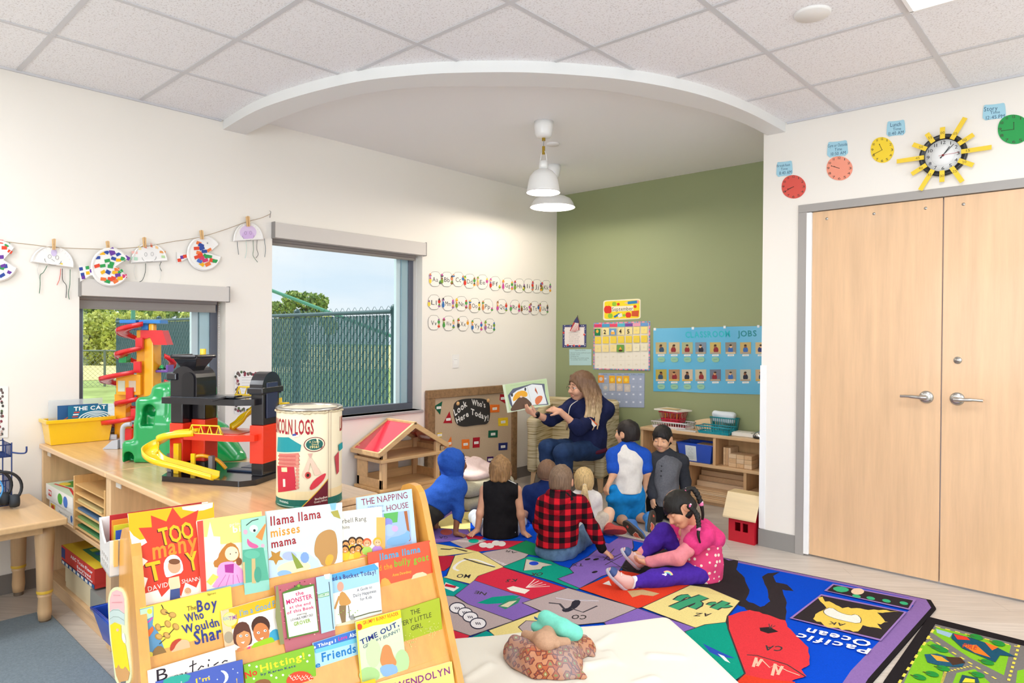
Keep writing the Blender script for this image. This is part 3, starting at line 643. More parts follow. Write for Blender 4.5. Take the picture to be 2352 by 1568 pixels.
for i, c in enumerate(('#3e7a4a', '#7f9c5a', '#4a6a8a', '#c7b27a')):
    mb = MB(); mb.box((.62, -4.545, .4535+i*.042), (.98, -4.33, .463+i*.042), M(c)); tag(mb.build('paper_stack'), ['dark green paper in the lowest slot of the wooden rack', 'sage paper in the second slot of the wooden rack', 'blue paper in the third slot of the wooden rack', 'tan paper in the fourth slot of the wooden rack'][i], 'paper', 'paper in the wooden rack')
# table with turned legs, wire organiser, headphones
TB = wood('#dfb887', 'x', .08, .35); e = thing('wooden_table', 'low maple table with turned legs and yellow rings at left', 'table', (.36, -5.2, 0))
mb = MB(); mb.box((.02, -5.9, .497), (.735, -4.615, .53), TB); mb.build('tabletop', e, bevel=.008, seg=3)
mb = MB(); mb.box((.07, -5.8, .455), (.66, -4.70, .497), TB); mb.build('apron', e)
for x, y in ((.585, -4.675), (.065, -4.675), (.585, -5.83), (.065, -5.83)):
    mb = MB(); mb.lathe([(.0, .02), (.026, .02), (.03, .06), (.027, .13), (.031, .135), (.031, .142), (.028, .147), (.033, .15), (.036, .3), (.042, .42), (.042, .5), (0, .5)], (x, y, 0), wood('#d8b184', 'z', .08), 20); l = mb.build('leg', e)
    mb = MB(); mb.lathe([(.0335, .15), (.0345, .154), (.0345, .160), (.0335, .164)], (x, y, 0), M('#e0b53a', .4), 20); mb.build('ring', l)
    mb = MB(); mb.cyl((x, y, 0), (x, y, .02), .022, m=M('#6a5a4a')); mb.build('glide', l)
BW = M('#27407c', .4, metal=.2); x0, x1, y0, y1 = .07, .27, -4.95, -4.745
e = thing('wire_organizer', 'blue wire desk organizer on the low table', 'organizer', ((x0+x1)/2, (y0+y1)/2, .531)); mb = MB()
for zz in (.534, .60, .66, .78, .84): mb.tube([(x0, y0, zz), (x1, y0, zz), (x1, y1, zz), (x0, y1, zz)], .003, BW, 6, closed=True)
for i in range(9):
    t = i/8
    for zA, zB in ((.534, .66), (.78, .84)):
        mb.tube([(x0+t*(x1-x0), y1, zA), (x0+t*(x1-x0), y1, zB)], .002, BW, 5); mb.tube([(x1, y0+t*(y1-y0), zA), (x1, y0+t*(y1-y0), zB)], .002, BW, 5)
        mb.tube([(x0+t*(x1-x0), y0, zA), (x0+t*(x1-x0), y1, zA)], .002, BW, 5)
for x, y in ((x1, y0), (x1, y1), (x0, y1), (x0, y0)): mb.tube([(x, y, .532), (x, y, .85)], .003, BW, 6)
mb.build('wire_frame', e); mb = MB(); mb.tube(spline([(x1, y1, .80), (x1+.03, y1+.03, .795), (x1+.05, y1+.05, .80), (x1+.052, y1+.052, .83)], 4), .004, BW, 6); mb.build('hook', e)
BK = M('#22252a', .45)
for i, (dx, lb) in enumerate(((0, 'black headphones hanging on the blue wire organizer, nearer pair'), (.035, 'black headphones hanging on the blue wire organizer, farther pair'))):
    c = V((x1+.05+dx, y0+.11+dx, .645-.01*i)); e = thing('headphones', lb, 'headphones', c, 'headphones on the organizer'); mb = MB()
    mb.tube([c+V((0, .085*cos(t), .085*sin(t))) for t in [rad(-50+280*k/24) for k in range(25)]], .007, BK, 8); mb.build('headband', e)
    for s in (-1, 1): mb = MB(); q = c+V((0, .055*s, -.066)); mb.lathe([(0, -.02), (.03, -.018), (.034, 0), (.03, .018), (0, .02)], q, M('#2c3138', .7), 16, axis=(0, 1, 0)); mb.build('ear_cushion', e)
mb = MB(); mb.tube(spline([(x1+.055, -4.83, .72), (x1+.1, -4.80, .64), (x1+.09, -4.84, .56), (x1+.06, -4.9, .545), (x1+.04, -4.86, .60)], 8), .004, M('#3d8fd0', .4), 6); tag(mb.build('headphone_cable'), 'blue cable looped among the headphones', 'cable')
# yellow bin of picture books
YP = plastic('#f3c21d'); e = thing('storage_bin', 'yellow plastic bin of picture books on the cabinet by the wall', 'bin', (.085, -4.40, TZ+.001)); z0 = TZ+.001
mb = MB(); b0 = [(.018, -4.545), (.138, -4.545), (.138, -4.262), (.018, -4.262)]; b1 = [(.005, -4.562), (.152, -4.562), (.152, -4.242), (.005, -4.242)]; bi = [(.009, -4.556), (.147, -4.556), (.147, -4.248), (.009, -4.248)]
vs = [(x, y, z0) for x, y in b0]+[(x, y, z0+.135) for x, y in b1]+[(x, y, z0+.135) for x, y in bi]+[(x, y, z0+.006) for x, y in b0]
mb.add(vs, [(3, 2, 1, 0), (12, 13, 14, 15)]+[(4*k+i, 4*k+(i+1) % 4, 4*k+4+(i+1) % 4, 4*k+4+i) for k in range(3) for i in range(4)], YP); mb.build('bin_body', e, bevel=.003)
mb = MB()
for y0_, y1_, xa, xb in ((-4.572, -4.558, 0.004, .158), (-4.246, -4.232, 0.004, .158), (-4.572, -4.232, .150, .160)): mb.box((xa, y0_, z0+.118), (xb, y1_, z0+.138), YP)
mb.build('rim', e, bevel=.003)
def binbook(x, y0, y1, zt, c, label, art):
    e = thing('picture_book', label, 'book', (x, (y0+y1)/2, z0+.01), 'picture books in the yellow bin'); mb = MB(); mb.box((x, y0, z0+.01), (x+.002, y1, zt), M(c, .35))
    art(Art(mb, lambda u, v: V((x+.002, y0+(y1-y0)*u, z0+.135+(zt-z0-.135)*v)), (1, 0, 0))); mb.build('front_cover', e); mb = MB(); mb.box((x-.008, y0+.003, z0+.012), (x, y1-.003, zt-.003), M('#efe9dc')); mb.build('page_block', e)
def a1(a): a.rect(0, -.5, 1, 1, '#2f5f92'); a.text('AL', (.25, .35), (.5, .35), (.25, .75), '#d8b0a0'); a.line([(.15, -.1), (.35, .25), (.6, .1), (.9, .2)], .006, '#d0704a')
def a2(a):
    a.rect(0, -.5, 1, 1, '#1b6f92')
    for k in range(5): a.line([(.68+.42*(1-.2*k)*cos(t), -.15+.62*(1-.2*k)*sin(t)) for t in [pi*j/20 for j in range(21)]], .006, '#dfeef0')
    a.text('THE CAT', (.14, .62), (.95, .62), (.14, .92), '#ffffff', 1)
    for k in range(3): a.rect(.1+.02*k, .1+.17*k, .24+.02*k, .19+.17*k, ['#d2402f', '#f2f2ee'][k % 2])
binbook(.075, -4.50, -4.30, z0+.208, '#2f5f92', 'blue picture book standing behind in the yellow bin', a1); binbook(.115, -4.46, -4.262, z0+.205, '#1b6f92', 'teal picture book with white rings, front of the yellow bin', a2)
mb = MB(); mb.box((.02, -4.53, z0+.012), (.0225, -4.262, z0+.235), M('#e8ecf0', .15, alpha=.35)); tag(mb.build('plastic_sleeve'), 'clear plastic sheet standing at the back of the yellow bin', 'sleeve')
# ---- ramp tower toy
o = fl(330, 1002, TZ)+V((.085, -.025, 0)); cu = V((CR.x, CR.y, 0)).normalized(); cv = V((-cu.y, cu.x, 0)); S = .00272
def LT(q): return MX(((cu.x, cv.x, 0, q.x), (cu.y, cv.y, 0, q.y), (0, 0, 1, TZ+.001), (0, 0, 0, 1)))
e = thing('ramp_tower_toy', 'tall yellow toy tower with red spiral car ramps', 'toy tower', (o.x, o.y, TZ+.001)); T = LT(o)
ORG_ = plastic('#f4ab1e'); RED = plastic('#d9252b'); BLU = plastic('#2f82cf'); GRN = plastic('#12a053'); SIL = plastic('#b9bcc4')
X = lambda p: (p-330)*S
Z = lambda p: (1000-p)*S
mb = MB(); mb.T = T; mb.box((X(318), -.03, 0), (X(337), .05, Z(768)), ORG_); mb.box((X(337), -.045, 0), (X(357), .05, Z(772)), ORG_); mb.build('column', e, bevel=.006, seg=3)
mb = MB(); mb.T = T; mb.box((X(282), -.06, Z(905)), (X(333), .03, Z(862)), ORG_); mb.box((X(272), -.03, 0), (X(296), .03, Z(905)), ORG_)
for k, x in enumerate((286, 309)): mb.box((X(x), -.062, Z(898)), (X(x+15), -.06, Z(875)), M(('#cfd8c0', '#d8c8b0')[k]))
mb.build('garage_body', e, bevel=.004)
mb = MB(); mb.T = T; mb.box((X(345), -.04, Z(776)), (X(357), 0, Z(753)), ORG_); mb.build('top_knob', e, bevel=.01, seg=4)
for xa, xb, xm in ((286, 321, 305), (327, 373, 335)):
    mb = MB(); mb.T = T; mb.box((X(xa), -.05, Z(754)), (X(xb), .04, Z(746)), BLU); mb.box((X(xm-6), -.03, Z(768)), (X(xm+8), .02, Z(752)), BLU); mb.build('top_platform', e, bevel=.004)
mb = MB(); mb.T = T; mb.prism([(X(332), -.055, Z(790)), (X(332), -.055, Z(768)), (X(378), -.055, Z(768)), (X(389), -.055, Z(799)), (X(360), -.055, Z(799)), (X(352), -.055, Z(783))], (0, .07, 0), RED); mb.build('red_flap', e, bevel=.004)
def turn(cx, cy, ra, rb, zt, zb_, a0, a1, w=.05, lip=.018):
    mb = MB(); mb.T = T; n = 26; prof = [(-.004, lip), (0, 0), (w, 0), (w+.004, lip)]
    def fn(i, j):
        t = a0+(a1-a0)*i; k = min(int(j*6+.5), 6); pr = [(-.002, lip), (.0, 0), (w/2, -.006), (w, 0), (w+.006, lip), (w+.008, lip), (w+.003, -.004)][k]
        return (cx+(ra-w+pr[0])*cos(t), cy+(rb-w+pr[0])*sin(t), zt+(zb_-zt)*i+pr[1])
    mb.grid(fn, n, 6, RED); mb.build('spiral_ramp', e, solid=.004)
for cx, r, zt, zb_ in ((322, 46, 757, 800), (318, 45, 808, 850), (302, 60, 858, 905), (312, 40, 915, 950), (300, 58, 955, 992)):
    turn(X(cx), 0, r*S, r*S*.85, Z(zt), Z(zb_), rad(300), rad(60), .055)
    mb = MB(); mb.T = T; mb.box((X(cx+3), -.075, Z(zb_+8)), (X(cx+18), -.055, Z(zb_-16)), RED); mb.build('ramp_support', e, bevel=.003)
for zt in (825, 880): turn(X(362), .05, 22*S, 22*S, Z(zt), Z(zt+30), rad(-60), rad(80), .03)
mb = MB(); mb.T = T; mb.box((X(357), -.02, Z(858)), (X(383), .05, Z(853)), plastic('#6a3f9a')); mb.box((X(379), -.02, Z(855)), (X(384), .05, Z(842)), plastic('#6a3f9a')); mb.build('purple_platform', e, bevel=.003)
mb = MB(); mb.T = T; mb.box((X(280), -.03, Z(838)), (X(297), .02, Z(815)), GRN); mb.build('green_gate', e, bevel=.005)
mb = MB(); mb.T = T; mb.box((X(224), -.06, 0), (X(283), .04, .008), SIL); mb.box((X(224), -.06, .008), (X(283), -.05, .03), SIL); mb.box((X(224), .03, .008), (X(283), .04, .035), SIL); mb.box((X(224), -.05, .008), (X(229), .03, .03), SIL); mb.build('base_tray', e, bevel=.003)
c = T @ V((X(367), .0, Z(848))); e = thing('toy_car', 'tiny green toy car on the purple ledge of the ramp tower', 'toy car', c-V((0, 0, .012)))
mb = MB(); mb.ball(c, (.022, .014, .011), GRN); mb.ball(c+V((0, 0, .009)), (.012, .01, .008), GRN); mb.build('car_body', e); 
for dx, dy in ((-.012, .012), (.012, .012), (-.012, -.012), (.012, -.012)): mb = MB(); mb.ball(c+V((dx, dy, -.007)), .006, BK, 8); mb.build('wheel', e)
# ---- green mountain toy
g0 = V((1.012, -4.40, TZ+.001)); Rm = [list(cu), list(cv), [0, 0, 1]]
P = lambda u, v, z: np.array(g0+cu*u+cv*v+V((0, 0, z)))
s = Sol(g0+V((-.34, -.10, 0)), g0+V((.46, .58, .44)), .005)
s.box(P(.12, .12, .10), (.155, .11, .11), Rm, .03, 0); s.box(P(.155, .13, .2), (.13, .09, .17), Rm, .035, .03); s.box(P(.03, .11, .16), (.07, .085, .15), Rm, .03, .03)
s.cap(P(.30, .12, .10), P(.40, .12, .0), .09, .06, .05); s.ell(P(.09, .11, .33), (.05, .06, .045), Rm, .03); s.ell(P(.2, .12, .35), (.10, .08, .03), Rm, .03)
for u, zt_ in ((.10, .33), (.145, .355), (.20, .345), (.255, .34), (.06, .2)): s.cap(P(u, .03, 0), P(u+.005, .05, zt_), .020, .016, .02)
for v in (.06, .13): s.cap(P(-.03, v, 0), P(-.01, v, .27), .022, .018, .02)
s.box(P(-.05, .05, .05), (.035, .05, .055), Rm, .02, .02)
s.cap(P(.035, -.06, .245), P(.035, .06, .245), .030, .030, .006, 's'); s.box(P(.035, .0, .21), (.030, .06, .035), Rm, .002, .004, 's')
s.cap(P(-.05, -.06, .03), P(-.05, .06, .03), .024, .024, .006, 's'); s.box(P(-.05, .0, .0), (.024, .06, .03), Rm, .002, .004, 's'); s.half(g0, (0, 0, -1), 0)
mtn = s.build('toy_mountain', M('#0f9a4e', .22, coat=.4)); tag(mtn, 'green plastic toy mountain with tunnel openings between the toy towers', 'toy mountain')
mb = MB(); q = fl(262, 1030, TZ); mb.T = LT(q); mb.prism([(-.05, -.02, 0), (.03, -.02, 0), (.03, -.02, .05), (0, -.02, .045)], (0, .05, 0), SIL); mb.tube(spline([(.045, .0, 0), (.045, 0, .1), (.06, 0, .125), (.09, 0, .13)], 5), .012, SIL, 10); tag(mb.build('toy_ramp', bevel=.003), 'small grey toy ramp and pipe left of the green mountain', 'toy ramp')
# ---- toy garage
MID = V((1.62, -4.26, TZ+.001)); gu = V((.875, .484, 0)).normalized(); gv = V((-gu.y, gu.x, 0))
T = MX(((gu.x, gv.x, 0, MID.x), (gu.y, gv.y, 0, MID.y), (0, 0, 1, MID.z), (0, 0, 0, 1)))
GBK = plastic('#1d1b20', .18); RD2 = plastic('#ec3a1e'); YL2 = plastic('#f5c914')
e = thing('toy_garage', 'black and red toy parking garage with yellow spiral slide', 'toy garage', MID)
def gb(name, fn, bevel=.004, **k): mb = MB(); mb.T = T; fn(mb); return mb.build(name, e, bevel=bevel, **k)
gb('base_plate', lambda m: m.prism([(-.29, .04, 0), (-.215, -.125, 0), (.16, -.135, 0), (.205, -.09, 0), (.205, .2, 0), (-.05, .24, 0), (-.29, .16, 0)], (0, 0, .022), GBK), .006)
gb('base_track', lambda m: [m.box((-.02, .03, .022), (.12, .08, .03), M('#31435e', .3)), m.box((.0, .1, .022), (.16, .17, .028), M('#31435e', .3)), m.box((-.27, .0, .022), (-.22, .03, .034), GBK)], .003)
TW = ((-.235, -.175, -.05, .03), (-.168, -.105, .0, .08))
for a, b, c, d in TW:
    gb('tower_leg', lambda m: m.box((a, c, .022), (b, d, .065), GBK)); gb('tower_red_block', lambda m: m.box((a-.003, c-.003, .065), (b+.003, d+.003, .232 if a < -.2 else .245), RD2)); gb('tower_black_block', lambda m: m.box((a, c, .245 if a > -.2 else .232), (b, d, .318), GBK))
def arch(m, a, b, c, d, z0, z1, mat):
    n = 12; r = (b-a)/2; q = [(a, c, z0)]+[((a+b)/2-r*cos(pi*i/n), c, z1-r+r*sin(pi*i/n)) for i in range(n+1)]+[(b, c, z0)]
    m.prism(q, (0, d-c, 0), mat)
gb('tower_top', lambda m: [arch(m, -.235, -.105, -.05, .075, .335, .475, GBK), m.box((-.25, -.06, .415), (-.2, .0, .445), GBK)], .005)
gb('tower_door', lambda m: arch(m, -.175, -.115, -.056, -.05, .345, .45, M('#17161a', .15)), .003)
gb('hopper', lambda m: m.add([(x*s_-.17, y*s_+.01, z) for z, s_ in ((.462, .5), (.505, .92), (.52, .95)) for x, y in ((-.06, -.055), (.06, -.055), (.06, .055), (-.06, .055))], [(3, 2, 1, 0)]+[(4*k+i, 4*k+(i+1) % 4, 4*k+4+(i+1) % 4, 4*k+4+i) for k in (0, 1) for i in range(4)], GBK), .003, solid=.006)
gb('hopper_handle', lambda m: [m.cyl((-.228, -.05, .515), (-.228, .07, .515), .009, m=GBK), m.cyl((-.112, -.05, .515), (-.112, .07, .515), .009, m=GBK), m.cyl((-.228, -.045, .515), (-.112, -.045, .515), .008, m=GBK)], 0)
gb('yellow_knob', lambda m: m.cyl((-.13, .02, .5), (-.13, .02, .548), .012, m=YL2), .003)
gb('tower_leg', lambda m: m.box((.135, -.02, .022), (.19, .10, .072), GBK)); gb('tower_red_block', lambda m: m.box((.13, -.025, .072), (.193, .105, .232), RD2)); gb('tower_black_block', lambda m: m.box((.133, -.02, .232), (.19, .10, .37), GBK))
def arch2(m):
    n = 12; c, d = -.03, .11; r = (d-c)/2; q = [(.133, c, .36)]+[(.133, (c+d)/2-r*cos(pi*i/n), .455-r+r*sin(pi*i/n)) for i in range(n+1)]+[(.133, d, .36)]
    m.prism(q, (.06, 0, 0), GBK)
gb('tower_top', arch2, .008); gb('tower_window', lambda m: m.box((.191, .0, .26), (.196, .08, .41), M('#2c3550', .2)), .002)
gb('tower_band', lambda m: m.box((.125, -.038, .365), (.2, .118, .39), GBK), .004)
gb('yellow_crank', lambda m: m.cyl((.19, .12, .3), (.22, .12, .3), .018, m=YL2), .002)
def deck(m, z, c, u0): m.prism([(u0, -.085, z), (.1, -.085, z), (.17, -.05, z), (.17, .12, z), (-.24, .12, z), (-.26, .0, z)], (0, 0, .026), c); m.box((u0+.02, -.06, z+.026), (.1, .05, z+.028), M('#3c3f46' if c is GBK else '#c93018', .3))
gb('upper_deck', lambda m: deck(m, .318, GBK, -.25)); gb('lower_deck', lambda m: deck(m, .17, RD2, -.14))
gb('deck_ramp', lambda m: m.prism([(.0, -.095, .335), (.07, -.095, .352), (.1, -.085, .352), (.1, -.03, .352), (.0, -.03, .335)], (0, 0, .006), GBK), .002)
def truss(m, u0, u1, v, z):
    h = .035; n = 4; m.tube([(u0, v, z), (u0+.02, v, z+h), (u1-.02, v, z+h), (u1, v, z)], .0035, YL2, 6, closed=True)
    w = (u1-u0)/n; [m.tube([(u0+w*i+.01, v, z), (u0+w*(i+.5), v, z+h), (u0+w*(i+1)-.01, v, z)], .003, YL2, 6) for i in range(n)]
gb('yellow_rail', lambda m: truss(m, -.125, .045, -.08, .197), 0); gb('yellow_rail', lambda m: truss(m, -.03, .13, .10, .346), 0)
def slide(m, pts, w, mat):
    pts = spline(pts, 6)
    def fn(i, j):
        k = min(int(i*(len(pts)-1)+.5), len(pts)-1); p = pts[k]; d = pts[min(k+1, len(pts)-1)]-pts[max(k-1, 0)]; x = d.cross(V((0, 0, 1))).normalized(); q = min(int(j*6+.5), 6)
        a, h = [(-1, .022), (-.97, .0), (-.5, -.004), (0, -.005), (.5, -.004), (.97, 0), (1, .022)][q]; return p+x*a*w/2+V((0, 0, h))
    m.grid(fn, len(pts)-1, 6, mat)
gb('spiral_slide', lambda m: slide(m, [(-.10, -.06, .19), (-.2, -.09, .18), (-.255, -.09, .15), (-.265, -.13, .115), (-.2, -.155, .085), (-.1, -.14, .06), (.0, -.125, .035), (.04, -.12, .026)], .062, YL2), 0, solid=.006)
gb('slide_post', lambda m: [m.box((-.2, -.075, .022), (-.175, -.055, .15), YL2), m.box((-.12, -.07, .022), (-.1, -.06, .11), YL2)], .002)
gb('upper_slide', lambda m: slide(m, [(.15, .14, .31), (.06, .16, .29), (.0, .15, .25), (-.03, .12, .21), (-.05, .1, .19)], .06, YL2), 0, solid=.006)
gb('arched_rail', lambda m: m.tube(spline([(-.12, -.06, .09), (-.08, -.05, .1), (-.03, -.02, .08), (.0, .0, .04)], 5), .008, plastic('#eda61c'), 8), 0)
gb('pump', lambda m: [m.box((-.255, -.05, .022), (-.225, -.02, .1), M('#7c7a7c', .3)), m.box((-.05, -.05, .022), (-.03, -.03, .1), M('#7c7a7c', .3))], .003)
# ---- tin of building logs
c = (2.225, -4.225); r = .116; z0 = TZ+.001; zh = .352; e = thing('building_log_tin', 'tall round tin of wooden building logs with torn top edge', 'tin', (c[0], c[1], z0))
mb = MB(); mb.cyl((c[0], c[1], z0+.004), (c[0], c[1], z0+zh-.008), r, m=M('#ecdfbf', .35), n=64); ac = math.atan2(CO.y-c[1], CO.x-c[0]); A = CylArt(mb, c, r, z0, ac)
# (u to the right in metres along the skin, v up)
kz = .00150; PX = lambda x, y: ((r*math.asin(max(-1, min(1, (x-1404)/235)))), (1465-y)/752*zh)
def pp(*q): return [PX(*a) for a in q]
A.poly([(-.2, 0), (.2, 0), (.2, .03), (-.2, .03)], '#1f6d60'); A.poly([(-.18, .031), (.18, .031), (.18, .06), (-.18, .06)], '#efd9a8'); A.poly([(-.185, .0), (-.095, .0), (-.03, .03), (-.185, .03)], '#1f6d60')
A.poly(pp((1350, 1455), (1532, 1255), (1532, 1455)), '#6b1f2c'); A.line(pp((1348, 1458), (1532, 1258)), .003, '#e2b73c')
A.text('LINCOLN LOGS', (-.172, .262), PX(1432, 905), (-.172, .312), '#a3202f', 1); A.text('LINCOLN LOGS', (.132, .262), (.30, .262), (.132, .312), '#a3202f', 1)
A.poly(pp((1180, 1055), (1340, 1035), (1348, 985), (1262, 930), (1185, 940)), '#1f8f95')
for k in range(7): A.poly(pp((1195-6*(k % 2), 1062+k*14), (1330+5*(k % 2), 1045+k*15), (1334+5*(k % 2), 1059+k*15), (1195-6*(k % 2), 1075+k*14)), ['#d4796c', '#c8665c'][k % 2])
A.poly(pp((1183, 1160), (1300, 1150), (1318, 1320), (1190, 1362)), '#c42a3c'); A.poly(pp((1213, 1165), (1252, 1158), (1254, 1192), (1215, 1197)), '#efe0a8'); A.poly(pp((1224, 1250), (1240, 1248), (1242, 1305), (1226, 1310)), '#f0dccf')
for k in range(10): A.ell(*PX(1322, 1070+k*26), .0065, .006, '#d88a76', 10)
A.poly(pp((1352, 1215), (1408, 1068), (1485, 1210), (1440, 1220), (1410, 1120), (1385, 1245)), '#e3c3ac'); A.poly(pp((1392, 1050), (1425, 1050), (1410, 1090)), '#d6a898'); A.ell(*PX(1394, 1213), .010, .012, '#c4463f'); A.ell(*PX(1394, 1213), .005, .006, '#2c2018')
A.poly(pp((1405, 1300), (1440, 1245), (1500, 1210), (1520, 1212), (1500, 1260), (1450, 1310), (1410, 1330)), '#cf3744', 1)
x, y = PX(1438, 983); A.ell(x, y, .036, .026, '#7a1f2b', 24); A.ell(x, y, .033, .0235, '#f0e2c0', 24); A.ell(x, y, .029, .020, '#1f5f58', 24); A.text('A Classic', (x-.018, y+.006), (x+.018, y+.006), (x-.018, y+.013), '#e8d28a'); A.text('Since', (x-.01, y-.003), (x+.01, y-.003), (x-.01, y+.004), '#e8d28a'); A.text('1916!', (x-.016, y-.013), (x+.015, y-.013), (x-.016, y-.005), '#e8d28a', 1)
A.poly(pp((1288, 915), (1338, 905), (1338, 922), (1288, 932)), '#e0d2c8'); A.poly(pp((1290, 903), (1314, 899), (1314, 914), (1290, 918)), '#3a4f9a')
for k in (0, .010): A.line([(PX(1532, 900)[0]+k, .03), (PX(1532, 900)[0]+k, zh-.01)], .0012, '#6d2430')
A.text('Includes', PX(1440, 1405), PX(1524, 1398), PX(1440, 1388), '#f2e6d8', 1); A.text('Cavalry Officer,', PX(1436, 1427), PX(1526, 1419), PX(1436, 1413), '#f2e6d8', 1); A.text('WARNING', PX(1205, 1425), PX(1265, 1430), PX(1205, 1410), '#d8e8e0', 1); A.line(pp((1190, 1446), (1300, 1452)), .002, '#b8d0c8')
A.poly(pp((1575, 1095), (1605, 1060), (1606, 1220), (1590, 1240)), '#b8404a'); A.poly(pp((1603, 1010), (1632, 1000), (1634, 1050), (1606, 1062)), '#1f8f95')
mb.build('printed_wall', e)
mb = MB(); mb.lathe([(r-.012, zh-.02), (r-.012, zh-.004), (r-.002, zh), (r+.003, zh-.004), (r+.003, zh-.011), (r-.004, zh-.013)], (c[0], c[1], z0), M('#b5b0a6', .25, metal=.9), 48); mb.lathe([(0, zh-.022), (r-.012, zh-.022)], (c[0], c[1], z0), M('#a8a29a', .3, metal=.9), 48); mb.build('metal_lid', e)
mb = MB(); mb.lathe([(r-.004, 0), (r+.002, .001), (r+.002, .006), (r-.001, .008)], (c[0], c[1], z0), M('#3f7a68', .3, metal=.6), 48); mb.build('bottom_rim', e)
mb = MB(); pts = [V((c[0]+(r+.001+.002*rng.rand())*cos(t), c[1]+(r+.001+.002*rng.rand())*sin(t), z0+zh-.012-.006*rng.rand())) for t in [ac-1.5+3*i/40 for i in range(41)]]; mb.tube(pts, [.0015+.003*rng.rand() for _ in pts], M('#c9b997', .9), 6); mb.build('torn_paper_edge', e)
# grey carpet by the table
mb = MB(); mb.box((.43, -7.4, .0005), (2.05, -4.63, .012), cloth('#7f8c94', .18, 120, .5, 500)); tag(mb.build('carpet', bevel=.008), 'plain blue grey carpet in front of the low cabinet', 'rug')
# ================= BOOK DISPLAY
RW = M('#d99a45', .3, var=.12, vs=3.0, stretch=(8, 8, .7), coat=.35)
EW, ED, EZ = V((.1325, .9912, 0)), V((.9912, -.1325, 0)), V((0, 0, 1)); P0 = V((2.565, -4.94, 0))
def RP(w, d, z): return P0+EW*w+ED*d+EZ*z
e = thing('book_display_rack', 'honey coloured wooden book display rack with sloped tiers of picture books', 'book rack', RP(.44, .1, 0))
prof = [(-.15, 0), (-.15, .74), (-.147, .80), (-.135, .85), (-.11, .882), (-.07, .895), (-.03, .893), (-.005, .875), (.015, .84), (.11, .60), (.22, .34), (.30, .14), (.335, .05), (.335, 0)]
for w in (0, .868): mb = MB(); mb.prism([RP(w, d, z) for d, z in prof], EW*.024, RW); mb.build('side_panel', e, bevel=.006, seg=3)
DI, ZI = [.048, .117, .184, .252, .31], [.715, .552, .396, .236, .09]; tn = math.tan(rad(23))
mb = MB(); mb.prism([RP(.024, d, z) for d, z in ((-.035, .842), (-.047, .842), (.0, .66), (.012, .66))], EW*.844, RW); mb.build('back_board', e, bevel=.003)
for i in range(5):
    d, z = DI[i], ZI[i]; zb = ZI[i+1]-.03 if i < 4 else .02
    mb = MB(); mb.prism([RP(.024, d, z), RP(.024, d-.014, z), RP(.024, d-.014+(z-zb)*tn, zb), RP(.024, d+(z-zb)*tn, zb)], EW*.844, RW); mb.build('tier_board', e, bevel=.003)
    mb = MB(); mb.prism([RP(.024, d-.012, z-.035), RP(.024, d-.075, z-.035), RP(.024, d-.075, z-.047), RP(.024, d-.012, z-.047)], EW*.844, RW); mb.build('tier_shelf', e)
# pencil cut-out on the near side
F2 = lambda x, y: (215+x/6.59, 1330+y/6.59)
mb = MB(); PS = lambda x, y: pln(*F2(x, y), P0, EW)
out = chaikin([(232, 300), (270, 160), (350, 105), (440, 130), (500, 240), (520, 420), (530, 800), (555, 1000), (590, 1440), (575, 1560), (480, 1640), (350, 1560), (330, 1400), (300, 1120), (262, 900), (245, 600)], 2)
mb.prism([PS(*q) for q in out], -EW*.003, M('#d9dcae'))
A = Art(mb, PS, -EW, .00008); A.k = 40
A.poly([(262, 480), (262, 300), (300, 190), (370, 155), (450, 190), (485, 300), (490, 520), (400, 470)], '#f2b3b2'); A.poly([(258, 500), (300, 450), (400, 440), (490, 520), (488, 690), (440, 670), (350, 640), (270, 680)], '#bcccc6')
for y in (495, 600): A.line([(262, y), (320, y-40), (400, y-35), (485, y+20)], .0012, '#7f9088')
A.poly([(272, 690), (340, 645), (440, 690), (445, 900), (510, 990), (575, 1400), (500, 1310), (470, 1350), (430, 1340), (400, 1280), (370, 1335), (345, 1330), (300, 1020)], '#f6d10a'); A.poly([(345, 1332), (372, 1335), (400, 1282), (430, 1342), (470, 1350), (500, 1312), (572, 1410), (545, 1520), (410, 1560), (365, 1450)], '#c9965a'); A.poly([(430, 1545), (510, 1530), (500, 1600), (450, 1610)], '#6c6a68')
A.ell(385, 760, 22, 22, '#f0b3a0'); A.poly([(450, 820), (490, 800), (520, 960), (470, 950)], '#f3ece4', 1); A.line([(320, 235), (430, 240)], .0015, '#d58f95'); A.line([(300, 345), (460, 340)], .002, '#d58f95')
tag(mb.build('pencil_cutout'), 'laminated paper pencil with pink eraser stuck on the side of the book rack', 'paper cutout')
# white basket with hanging folders on the back of the rack, blue bin on the cabinet floor
e = thing('hanging_basket', 'white plastic basket of colored folders hooked behind the book rack', 'basket', RP(.15, -.24, .72)); WB = plastic('#e6e2de')
mb = MB()
for a in ([(-.165, .84), (-.172, .84), (-.172, .74), (-.165, .74)], [(-.335, .87), (-.328, .87), (-.30, .74), (-.307, .74)], [(-.305, .74), (-.165, .74), (-.165, .746), (-.305, .746)]): mb.prism([RP(-.02, d, z) for d, z in a], EW*.30, WB)
for w in (-.02, .276): mb.prism([RP(w, d, z) for d, z in ((-.168, .74), (-.168, .84), (-.20, .83), (-.24, .815), (-.28, .83), (-.332, .868), (-.303, .74))], EW*.005, WB)
mb.build('basket_body', e, bevel=.002)
mb = MB()
for k in range(4):
    for j in range(2): c = RP(-.0215, -.2-.025*k, .765+.02*j); mb.obox(c, EW*.001, ED*.006, EZ*.004, M('#b8b2ac'))
mb.build('vent_pattern', e)
mb = MB(); mb.prism([RP(-.012, d, z) for d, z in ((-.15, .845), (-.165, .84), (-.165, .775), (-.15, .77))], EW*.01, M('#e8bd6c', .4)); mb.build('bracket', e, bevel=.003)
